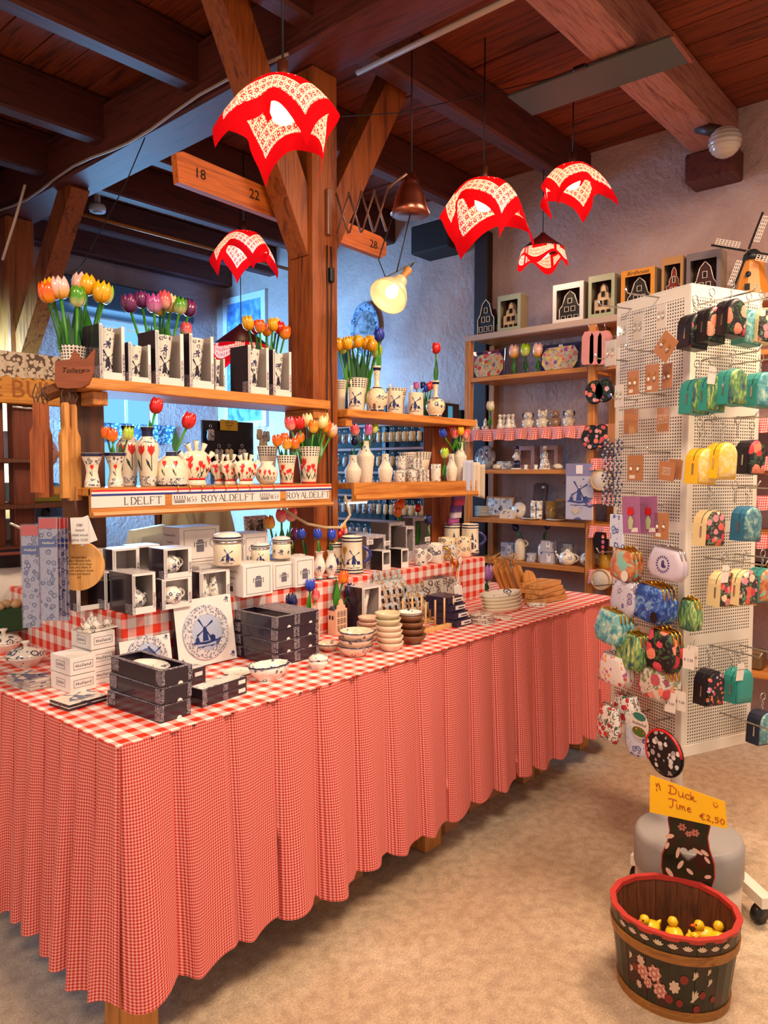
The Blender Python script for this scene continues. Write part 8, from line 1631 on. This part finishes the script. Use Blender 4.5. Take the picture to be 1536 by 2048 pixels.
ADV = {'D': 11, 'u': 7.2, 'c': 6, 'k': 7, 'T': 9, 'i': 3, 'm': 8, 'e': 6, '€': 8, '2': 6.5, ',': 3, '5': 6.5, '0': 6.5}
gw = G()
def hand(s_, u, v, k, slope=0.0):
 for ch in s_:
  for stroke in HW_.get(ch, []): 
   P = [(u+a*k/150, v-b*k/72) for a, b in stroke]; gw.tube([(A+(B-A)*p+(D-A)*q+((Cc-B)-(D-A))*p*q)+Vector((0, -.0012, 0)) for p, q in P], .0011, 5)
  u += ADV.get(ch, 6)*k/150
hand('Duck', .25, .33, 1.85); hand('Time', .25, .72, 1.85); hand('€2,50', .66, .86, 1.6)
for st_ in ([(.08, .15), (.10, .25)], [(.10, .2), (.12, .12), (.13, .2)], [(.09, .3), (.10, .36)], [(.14, .18), (.13, .24), (.15, .3)], [(.855, .10), (.86, .12)], [(.89, .10), (.893, .12)], [(.85, .16), (.87, .22), (.9, .2), (.91, .15)]): gw.tube([(A+(B-A)*p+(D-A)*q)+Vector((0, -.0012, 0)) for p, q in st_], .0011, 5)
o_ = part('handwriting', gw, plain('sign_red_ink', '#b0341c', .5), sg); o_['kind'] = 'stuff'
# rubber ducks
DUCK = plain('duck_yellow', '#f2bf1e', .3); BEAK = plain('duck_beak', '#e8501c', .35)
for k, (px, py, az, n) in enumerate(((1300, 1834, 2.6, 'leftmost yellow rubber duck in the tub'), (1349, 1848, .6, 'second yellow rubber duck facing right'), (1386, 1860, 3.8, 'small yellow rubber duck with big red beak'), (1412, 1848, 2.2, 'fourth yellow rubber duck lying high'), (1436, 1856, .2, 'rightmost yellow rubber duck by the rim'))):
 p = SZ(px, py, .175); t = thing('rubber_duck', n, 'rubber duck', p-Vector((0, 0, .03)), az, 'rubber ducks in the tub'); s_ = .85 if k != 2 else .7
 part('body', G().lathe([(.001, -.02*s_), (.02*s_, -.016*s_), (.03*s_, 0), (.024*s_, .014*s_), (.001, .022*s_)], 16, sx=1.25), DUCK, t); part('head', G().lathe([(.001, -.017*s_), (.014*s_, -.009*s_), (.018*s_, 0), (.012*s_, .012*s_), (.001, .017*s_)], 14, (.022*s_, 0, .03*s_)), DUCK, t); g = G(); g.lathe([(.001, -.005*s_), (.009*s_, 0), (.001, .005*s_)], 10, (.042*s_, 0, .028*s_), 1.2, .9); part('beak', g, BEAK, t); g = G(); g.tube([(-.03*s_, 0, .004*s_), (-.044*s_, 0, .018*s_)], [.012*s_, .002*s_], 8); part('tail', g, DUCK, t)
 for w in (-1, 1): g = G(); g.lathe([(.001, -.003*s_), (.003*s_, 0), (.001, .003*s_)], 6, (.035*s_, w*.010*s_, .036*s_)); part('eye', g, BLACK, t)
g = G(); vs = [ov(2*PI*k/24, .90, .085) for k in range(24)]
# grey round bin behind the tub
c = AT(1376, 1700, 2.38); t = thing('grey_round_bin', 'round grey lidded bin behind the painted tub', 'bin', (c.x, c.y, 0)); r = .165
part('body', G().lathe([(r*.93, 0), (r*.96, .01), (r*.97, .18)], 36), plain('bin_cream', '#b9a690', .45), t); part('lid', G().lathe([(r*.975, .18), (r, .184), (r, .275), (r*.96, .292), (r*.90, .296), (.001, .300)], 36), plain('bin_grey', '#96908c', .45), t)
# ------------------------------------------------------------------ left edge: hanging boards, sign, packs
arm = thing('hanging_rail', 'dark wooden arm holding boards at the shelf left end', 'rail', (0, 0, 0)); a = AT(165, 762, 2.33); b = AT(88, 790, 2.25)
g = G(); d = (b-a); g.tube([a, b], .022, 4, smooth=False); part('arm', g, W_POSTD, arm); g = G(); p = AT(25, 813, 2.2); q = AT(90, 820, 2.25); g.tube([p, q], .004, 6); part('metal_hook', g, STEEL, arm); g = G(); g.tube([AT(20, 1046, 2.0), AT(45, 1058, 2.04), AT(135, 1062, 2.2), AT(185, 1066, 2.5)], .004, 6); part('metal_hook', g, STEEL, arm)
p0 = AT(150, 772, 2.26); t = thing('tulip_shaped_sign', 'brown tulip shaped wooden sign with an arrow', 'sign', p0+Vector((0, 0, -.005)), YAW-PI/2+R(8)); w = 74*2.26/FPX; h = 80*2.26/FPX
pts = [(-.45*w, 0), (-.2*w, -.02*h), (.15*w, 0), (.35*w, .1*h), (.47*w, .4*h), (.52*w, .97*h), (.3*w, .72*h), (.18*w, .70*h), (0, .95*h), (-.12*w, .70*h), (-.5*w, .64*h), (-.52*w, .15*h)]; part('board', G().prism(pts, .016), wood('sign_brown', '#6a2f14', '#8c4522', 'X'), t); write(t, 'Toilets', NUM, (-.06*w, -.0005, .42*h), .023, name='burnt_lettering', shear=.25); write(t, '⇒' if False else '=>', NUM, (.3*w, -.0005, .42*h), .02, name='burnt_arrow')
def hang_board(label, px, top, bot, dep, wpx, rz, mat=W_BOARD):
 p = AT(px, bot, dep); k = dep/FPX; w = wpx*k; h = (bot-top)*k; t = thing('hanging_board', label, 'cutting board', p, rz, 'boards hanging at the left post'); pts = [(-w/2, 0), (w/2, 0), (w/2, h*.66), (w*.3, h*.72), (w*.24, h*.76), (w*.24, h*.97), (w*.15, h), (-w*.15, h), (-w*.24, h*.97), (-w*.24, h*.76), (-w*.3, h*.72), (-w/2, h*.66)]; part('board', G().prism(pts, .016), mat, t); g = G(); g.tube([(0, .008, h*.96), (.012, .0, h*1.08), (0, .008, h*1.2), (-.010, .012, h*1.08), (0, .008, h*.96)], .0022, 5); part('leather_strap', g, plain('strap_brown', '#5c4030', .7), t)
for a in (('leftmost hanging wooden board with long handle', 76, 805, 985, 2.2, 26, YAW-PI/2+.3, W_POST), ('second hanging board edge on at the left', 88, 808, 995, 2.24, 22, YAW-PI/2+.9, W_POST), ('third hanging board of the left bunch', 98, 808, 994, 2.26, 22, YAW-PI/2+1.0, W_POST), ('lighter hanging board near the post', 138, 806, 996, 2.28, 26, YAW-PI/2+1.05), ('lightest hanging board nearest the post', 153, 810, 1001, 2.3, 26, YAW-PI/2+1.05)): hang_board(*a)
# round board with paper tag
p = AT(155, 1132, 2.16); k = 2.16/FPX; r = 51*k; t = thing('round_cheese_board', 'round pale wooden board with printed text hanging by a cord', 'cutting board', p, YAW-PI/2+.05); part('board', G().prism(ell(0, 0, r, r*.98, 32), .014), wood('pale_round_wood', '#c07a34', '#e0a862', 'Z', .8, .4), t); g = G(); g.box(-.014, .001, r*.9, .014, .013, r*1.9, .004); part('handle', g, MATS['pale_round_wood'], t)
for q in range(7): write(t, ('Amsterdam', 'tulips cheese mills', 'windmills and clogs', 'canals and bikes in', 'the old harbour town', 'bread and board', 'est')[q], NUM, (.004, -.0003, r*.34-q*r*.13), .0095, shear=.25, name='burnt_lettering')
g = G(); g.tube([(0, .006, r*1.8), (-.002, .0, r*2.4), (0, -.004, r*3.1)], .002, 5); part('cord', g, plain('cord_brown', '#6a4432', .7), t)
t = thing('paper_hang_tag', 'pair of white paper tags over the round board', 'tag', AT(160, 1060, 2.12), YAW-PI/2)
for a, dx in ((-.04, 0), (-.35, .012)): g = G(); g.box(-.026, 0, -.04, .024, .001, .036); g.xf(Matrix.Translation((dx, .003*(dx > 0), 0)) @ Matrix.Rotation(a, 4, 'Y')); part('tag', g, CARD, t)
for q in range(4): write(t, ('DBF', 'board', 'oiled wood', 'price 12,50')[q], INKD, (0, -.001, .014-q*.014), .010)
# delft blister packs
for k, (px, n) in enumerate(((64, 'leftmost long delft blister pack'), (100, 'second long delft blister pack in the front'), (113, 'third long delft blister pack'), (122, 'fourth long delft blister pack'), (129, 'rearmost long delft blister pack'))):
 dep = 2.05+.035*max(k-1, 0); p = AT(px, 1255-(14 if k else 0), dep); w = (33 if k < 2 else 20)*dep/FPX; h = 205*dep/FPX; t = thing('blister_pack', n, 'souvenir pack', p, YAW-PI/2+.12, 'long delft blister packs'); g = G(); g.box(-w/2, 0, 0, w/2, .006, h, .001); part('delft_strip', g, delft('strip_print', 60, base='#8f8ca4', ink='#1f2c66', amount=.9, rough=.2), t); g = G(); g.box(-w/2, -.001, h*.9, w/2, .0, h); part('red_header', g, plain('header_red', '#b02a2a', .3), t); g = G(); g.box(-w/2, -.001, h*.72, w/2, 0, h*.80); part('blue_band', g, plain('header_blue', '#1f3a80', .3), t); g = G(); g.box(-w/2-.002, -.004, -.002, w/2+.002, .008, h+.004, .001); part('plastic_cover', g, CLEAR, t); write(t, 'Holland', TAGW, (0, -.0012, h*.76), .010, shear=.2)
# carved orange sign with a lace strip, on a brown stall frame
y = 3.3; t = thing('carved_stall_sign', 'orange carved wooden sign reading E BUI under a lace strip', 'sign', (0, 0, 0)); xa, xb = AY(-60, y, 1.8), AY(128, y, 1.8); za, zb = SY(0, 805, y).z, SY(0, 748, y).z; g = G(); g.box(xa, y, za, xb, y+.03, zb, .004); part('board', g, W_SIGN, t); x1 = AY(64, y, 1.8); write(t, 'É BUI', plain('carved_line', '#a85e14', .6), (x1-.05, y-.001, (za+zb)/2), .11, name='carved_lettering')['kind'] = 'stuff'
g = G(); g.grid(lambda u, v: (xa+(xb-xa)*u, y-.004-.006*math.sin(u*60)*v, zb+.10-.10*v-.012*abs(math.sin(u*26))*v), 60, 6); s = NT('lace_cloth'); v = s.coord('Object'); vo = s.vor(v, 60); LC = s.fin(s.mix(s.math('GREATER_THAN', vo.outputs['Distance'], .62), '#d8c4aa', '#6a5444'), .8); part('lace_strip', g, LC, t); g = G(); g.box(xa, y+.031, zb-.02, xb, y+.06, zb+.10, .004); part('backing', g, W_POSTD, t)
st_ = thing('souvenir_stall', 'brown souvenir stall with shelves at far left behind boards', 'stall', (0, 0, 0))
for px in (-40, 22): x = AY(px, 3.4, 1.3); g = G(); g.box(x, 3.36, 0, x+.09, 3.42, 1.75, .004); part('stall_post', g, wood('stall_brown', '#4a1c0e', '#7a3618', 'Z'), st_)
for z in (1.50, 1.30, 1.12, .93): g = G(); g.box(AY(-60, 3.45, z), 3.3, z-.02, AY(140 if z < 1.4 else 55, 3.5, z), 3.62, z, .003); part('stall_shelf', g, W_POSTD, st_)
for k, (px, py, m, w, h, n) in enumerate(((10, 985, plain('pewter', '#6a7072', .3, .6), .09, .09, 'pewter grey tin box on the stall'), (42, 985, plain('glass_blue', '#8a9ca2', .2), .1, .09, 'grey glass box on the stall'), (30, 1035, CARDG, .11, .10, 'beige printed carton on the stall'), (100, 1000, plain('olive_panel', '#8a7a22', .6), .24, .075, 'olive panel behind the hanging boards'), (-12, 850, plain('yellow_pack', '#c8941c', .5), .13, .08, 'yellow pack above the stall'), (35, 890, plain('grey_plate_pack', '#8e8ea4', .4), .12, .13, 'grey plate pack beyond the boards'), (110, 1045, BLACK, .18, .05, 'low black case on the stall'))):
 p = AT(px, py, 3.48); p.z = min([1.50, 1.30, 1.12], key=lambda q: abs(q+h/2-p.z))+h/2+.0005; g = G(); g.box(-w/2, 0, -h/2, w/2, .07, h/2, .004); one('stall_goods', n, 'box', g, m, p, 0, 'goods on the left stall')
g = G(); g.lathe([(.12, 0), (.15, .05), (.155, .055), (.13, .055), (.001, .05)], 18, sx=1, sy=.6); t = thing('gingham_basket', 'wicker basket lined with black gingham at far left', 'basket', AT(35, 1130, 2.9)); part('lining', g, gingham('black_gingham', .008, '#1a1418', '#d8ccc8'), t); g = G(); g.tube([(.157*math.cos(a), .095*math.sin(a), .056) for a in [k*PI/12 for k in range(24)]], .007, 6, True); part('rim', g, plain('wicker_red', '#7a3424', .6), t)
t2 = thing('clog_crate', 'green crate with pale wooden clogs at far left', 'crate', AT(25, 1215, 2.75)); g = G(); g.box(-.14, -.05, -.08, .09, .1, 0, .004); part('crate', g, plain('green_crate', '#1f4a2a', .6), t2)
for k in range(7): g = G(); g.lathe([(.001, -.018), (.012, -.012), (.016, 0), (.010, .014), (.001, .02)], 10, (0, 0, 0), 1.5, 1); g.xf(Matrix.Translation((-.11+.03*k, -.01+.02*(k % 2), .012)) @ Matrix.Rotation(k*.9, 4, 'Z')); part('clog', g, plain('pale_clog', '#c9a878', .5), t2)
# person behind the boards, only the face in profile shows
P0 = AT(85, 905, 4.75); t = thing('person', 'person in dark top seen in profile behind the hanging boards', 'person', (P0.x, P0.y, 0), R(-48)); hz = P0.z
def skin_body():
 me = bpy.data.meshes.new('body'); V = [(0, 0, .95), (0, 0, 1.15), (0, 0, 1.32), (0, .0, 1.40), (.01, 0, 1.47), (0, .17, 1.36), (.02, .22, 1.10), (.12, .2, .92), (0, -.17, 1.36), (.02, -.22, 1.10), (.12, -.2, .92), (0, .09, .90), (0, .1, .5), (0, .1, .06), (0, -.09, .90), (0, -.1, .5), (0, -.1, .06), (.12, .1, .03), (.12, -.1, .03)]
 E = [(0, 1), (1, 2), (2, 3), (3, 4), (2, 5), (5, 6), (6, 7), (2, 8), (8, 9), (9, 10), (0, 11), (11, 12), (12, 13), (0, 14), (14, 15), (15, 16), (13, 17), (16, 18)]; me.from_pydata(V, E, []); o = link('body', me, plain('dark_clothes', '#1e1a28', .8), t); m = o.modifiers.new('skin', 'SKIN'); rad = [.15, .15, .16, .06, .055, .075, .05, .035, .075, .05, .035, .1, .07, .045, .1, .07, .045, .04, .04]
 for i, r_ in enumerate(rad): me.skin_vertices[0].data[i].radius = (r_, r_*.85)
 me.skin_vertices[0].data[0].use_root = True; s_ = o.modifiers.new('sub', 'SUBSURF'); s_.levels = 1; s_.render_levels = 1; o.location = (0, 0, hz-1.60); return o
skin_body(); SKIN = plain('skin', '#d89a86', .5); hd = (0.0, 0, hz)
def hfn(u, v):
 a = 2*PI*u; z = -.115+.23*v; r = .085*math.sin(PI*min(max(v, .02), .98))**.55; f = math.cos(a); x = r*f*1.12; y = r*math.sin(a)*.86
 if f > 0: n = max(0, 1-abs(math.sin(a))*3.2); x += .022*n*math.exp(-((z+.012)/.022)**2)+.010*n*math.exp(-((z+.055)/.012)**2)-.008*n*math.exp(-((z-.022)/.014)**2)+.008*n*math.exp(-((z+.09)/.02)**2)
 return (x, y, hz+z)
part('head', G().grid(hfn, 36, 28), SKIN, t); g = G(); g.grid(lambda u, v: tuple(Vector(hfn(.14+.72*u, .35+.64*v))*1.0+Vector((-.010, 0, .008)) if 0 else ((Vector(hfn(.14+.72*u, .35+.64*v))-Vector((0, 0, hz)))*1.09+Vector((0, 0, hz)))), 24, 14); part('hair', g, plain('pale_hair', '#b9b0ac', .7), t)
for s_ in (-1, 1): g = G(); g.lathe([(.001, -.006), (.007, 0), (.001, .006)], 8, (.080, s_*.032, hz+.022)); part('eye', g, BLACK, t); g = G(); g.lathe([(.001, -.03), (.016, -.01), (.018, .012), (.001, .028)], 10, (-.005, s_*.078, hz-.005), 1, .4); part('ear', g, SKIN, t)
g = G(); g.box(.078, -.02, hz-.062, .088, .02, hz-.057, .002); part('mouth', g, plain('lip', '#b05a52', .5), t)
# ------------------------------------------------------------------ till area between the shelves
g = G(); g.box(1.7, 2.86, 0, 3.3, 3.08, 1.0, .01); one('till_counter', 'dark brown till counter behind the display table', 'counter', g, wood('counter_wood', '#3a150c', '#5e2714', 'X'))
t = thing('computer_monitor', 'back of a pale cream computer monitor behind the cartons', 'monitor', AT(297, 1098, 3.05), R(12)); k = 3.05/FPX; g = G(); g.prism([(-48*k, 0), (38*k, 0), (46*k, 46*k), (-36*k, 40*k)], .03); part('shell', g, plain('monitor_cream', '#cfd2bc', .4), t); g = G(); g.prism([(-34*k, 2*k), (27*k, 2*k), (32*k, 30*k), (-26*k, 26*k)], .025, (0, -.024, 0)); part('rear_housing', g, plain('monitor_grey', '#bfc0b4', .4), t); g = G(); g.tube([(0, .02, 0), (0, .03, -.12)], .02, 10); part('stand', g, plain('monitor_foot', '#a8a898', .5), t)
t = thing('draped_chair', 'chair draped with a pale cream coat behind the till', 'chair', AT(385, 1140, 3.9)); k = 3.9/FPX; fn = lambda u, v: ((-85+170*u)*k*(.75+.25*v**.5+.06*math.sin(v*3)), -.04-.05*math.sin(PI*u)-.018*math.sin(u*19+v*2)-.02*v, (150-150*v)*k+.03*math.sin(PI*u)); g = G(); g.grid(fn, 40, 16); o = part('cream_coat', g, plain('cream_coat_cloth', '#d6c69c', .8), t); m = o.modifiers.new('solid', 'SOLIDIFY'); m.thickness = .012; g = G(); g.box(-.2, 0, -.9, .2, .04, .38, .01); part('chair_back', g, W_POSTD, t)
g = G(); g.tube([(-.11, -.105, .40), (-.06, -.115, .2), (.0, -.12, .02)], .02, 8); part('coat_lapel', g, plain('coat_shadow_cloth', '#b9ab88', .8), t)
# keyring pegboard with yellow sign
y = 4.1; t = thing('keyring_board', 'black peg board of key rings behind the tulip vases', 'pegboard', (0, 0, 0)); xa, xb = AY(405, y, 1.7), AY(507, y, 1.7); z0, z1 = SY(450, 945, y).z, SY(450, 842, y).z; g = G(); g.box(xa, y, z0, xb, y+.02, z1, .003); part('board', g, BLACK, t); sa, sb = AY(437, y, 1.7), AY(472, y, 1.7); g = G(); g.box(sa, y-.02, SY(450, 861, y).z, sb, y-.018, SY(450, 840, y).z); part('yellow_sign', g, plain('sign_ochre', '#c79a14', .5), t)
for q, s_ in enumerate(('Single Clog', 'keychain', '€3,-')): write(t, s_, INKD, ((sa+sb)/2, y-.0205, SY(450, 845+6*q, y).z), .016, shear=.2)
g = G(); g.box(xa+.1, y+.02, 0, xa+.16, y+.06, z0+.1); part('support', g, BLACK, t)
CLG = plain('pale_wood_clog', '#cdb08a', .5); CLD = delft('delft_clog', 40, base='#a89a90', amount=.7)
def clog_mesh(): 
 g = G(); g.lathe([(.001, -.035), (.014, -.03), (.017, -.01), (.013, .012), (.015, .025), (.001, .034)], 10, sy=.8); return g.mesh('clog')
CM = clog_mesh()
def clogpair(label, p, m, group, s=1.0):
 t = thing('clog_keychain', label, 'keychain', p, random.uniform(-.5, .5), group)
 for d in (-.012, .013): o = part('clog', CM, m, t, (d*s, 0, -.05*s)); o.scale = (s, s, s)
 g = G(); g.tube([(.010*math.cos(a), 0, .0+.012*math.sin(a)) for a in [k*PI/5 for k in range(10)]], .0018, 5, True); part('ring', g, STEEL, t)
for k, (px, py) in enumerate(((421, 852), (519, 852), (438, 892), (458, 892), (484, 892), (520, 893), (532, 856), (526, 870))): clogpair(f'{ORD[k]} clog key chain on the black peg board', SY(px, py, y-.03), CLG if k % 2 else CLD, 'clog key chains on the peg board', 1.15)
# clog racks along the right wall behind the right shelf unit
x = 4.25; t = thing('clog_rack', 'dark steel rack with rows of wooden clogs at the wall', 'rack', (0, 0, 0)); ya, yb = AX(900, x, 1.5), AX(640, x, 1.5)
for z in (1.78, 1.60, 1.42, 1.24, 1.05): g = G(); g.box(x-.02, ya, z, x+.02, yb, z+.02, .002); part('rail', g, wood('rack_brown', '#5a2c1c', '#8a4a30', 'Y'), t)
for px in (645, 768, 845): yy = AX(px, x, 1.5); g = G(); g.box(x+.02, yy, 0, x+.06, yy+.04, 1.95, .003); part('upright', g, BLACK, t)
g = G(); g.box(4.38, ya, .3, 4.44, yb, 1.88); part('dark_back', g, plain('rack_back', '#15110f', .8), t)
n = 0
for r_, (z, m, s) in enumerate(((1.76, None, 1.15), (1.58, None, 1.15), (1.40, CLD, 1.0), (1.22, None, 1.2), (1.03, CLD, 1.1))):
 for k in range(13):
  px = 676+k*13.5; yy = AX(px, x-.05, z); mm = m or (CLD if px < 745 else CLG); clogpair(f'{ORD[min(k, 11)] if k < 12 else "last"} clog pair in the {["top", "second", "third", "fourth", "lowest"][r_]} rail row of the clog rack', (x-.045, yy, z-.005), mm, 'clog pairs on the wall rack', s)
# colourful socks bundle hanging near the rack
t = thing('sock_bundle', 'bundle of purple and white small clog socks by the rack', 'socks', AT(918, 1010, 3.9))
for k, c in enumerate(('#8a5a9a', '#c9486a', '#6a4a8c', '#d8ccd4', '#a04a8a')): part('sock', pillow([(-.04, -.02), (.04, -.02), (.045, .02), (-.03, .022)], .018), plain(f'sock_{k}', c, .8), t, (.008*(k % 2), .01*k, .05-.034*k))
# wall pieces
xw = 4.447; ya, yb = AX(536, xw, 2.4), AX(452, xw, 2.4); z0, z1 = 1.85, SX(500, 588, xw).z; t = thing('wall_picture', 'blue toned framed picture on the wall behind the post', 'picture', (xw-.03, ya, z0)); w = yb-ya; h = z1-z0; f = G(); f.frame(0, 0, w, h, .06, .06, .06, .06, 0, .03); f.xf(Matrix(((0, 1, 0, 0), (1, 0, 0, 0), (0, 0, 1, 0), (0, 0, 0, 1)))); part('frame', f, plain('picture_frame', '#c9c4c8', .5), t); g = G(); g.box(.012, .05, .05, .02, w-.05, h-.05); part('print', g, mottle('blue_print', [(.3, '#2f5296'), (.5, '#5f86c4'), (.7, '#8fb0dc')], 9), t)
y0 = AX(732, xw, 2.2); t = thing('oval_wall_platter', 'oval delft platter with a group scene hung on the wall', 'platter', SX(732, 660, xw-.02)); g = G(); g.lathe([(.001, .0), (.68, .0), (.8, .03), (1.0, .07), (1.0, .05), (.001, -.03)], 36, sx=.22, sy=.155); g.xf(Matrix.Rotation(R(-90), 4, 'Y') @ Matrix.Scale(.3, 4, (0, 0, 1))); part('platter', g, delft('platter_rim', 30, base='#8e96a8', ink='#1d2a50', amount=.9), t); g = G(); g.add([(-.012, .108*math.cos(a), .15*math.sin(a)) for a in [k*PI/14 for k in range(28)]], [tuple(range(28))]); part('painted_scene', g, mottle('group_scene', [(.35, '#8e8890'), (.5, '#6a6468'), (.62, '#2a2830')], 14), t)
g = G(); ya, yb = AX(694, xw-.03, 2.0), AX(676, xw-.03, 2.0); g.box(0, 0, 0, .05, yb-ya, .62, .004); one('dark_wall_cabinet', 'narrow dark cabinet on the wall beside the oval platter', 'cabinet', g, plain('cabinet_dark', '#241a22', .5), (xw-.06, ya, 1.86))
# lace valance at the window and window tools
g = G(); g.grid(lambda u, v: (2.85+1.1*u, 6.085-.008*math.sin(u*40), 1.86-.16*v-.02*abs(math.sin(u*17))*v), 60, 6); o = link('lace_valance', g.mesh('lace_valance'), LC); s = NT('lace_blue'); v = s.coord('Object'); vo = s.vor(v, 40); LB = s.fin(s.mix(s.math('GREATER_THAN', vo.outputs['Distance'], .45), '#a8c8e0', '#3a5a72'), .8); o.material_slots[0].material = LB; tag(o, 'bluish lace valance hanging in front of the back window', 'curtain')
# framed delft tile and rope by the jars
t = thing('delft_photo_frame', 'black and white patterned picture frame behind the clip jars', 'frame', AT(515, 1075, 3.2), R(8), rot=(R(-6), 0, R(8))); f = G(); f.frame(-.065, 0, .065, .095, .02, .02, .02, .02, 0, .01); part('frame', f, D_FINE, t); g = G(); g.box(-.045, .004, .02, .045, .008, .075); part('picture', g, mottle('frame_picture', [(.4, '#c0c0c4'), (.5, '#8a7a30'), (.6, '#1c2a5a')], 30), t); g = G(); g.box(-.02, .01, -.152, .02, .02, .02); part('easel', g, BLACK, t)
g = G(); g.tube([SY(565, 1015, 2.28), SY(590, 1033, 2.27), SY(615, 1048, 2.26), SY(650, 1055, 2.25), SY(682, 1055, 2.24), SY(700, 1030, 2.24), SY(690, 990, 2.24)], .006, 8); one('pale_rope', 'pale rope looped under the printed shelf to the post', 'rope', g, plain('rope_pale', '#c9b48c', .7))
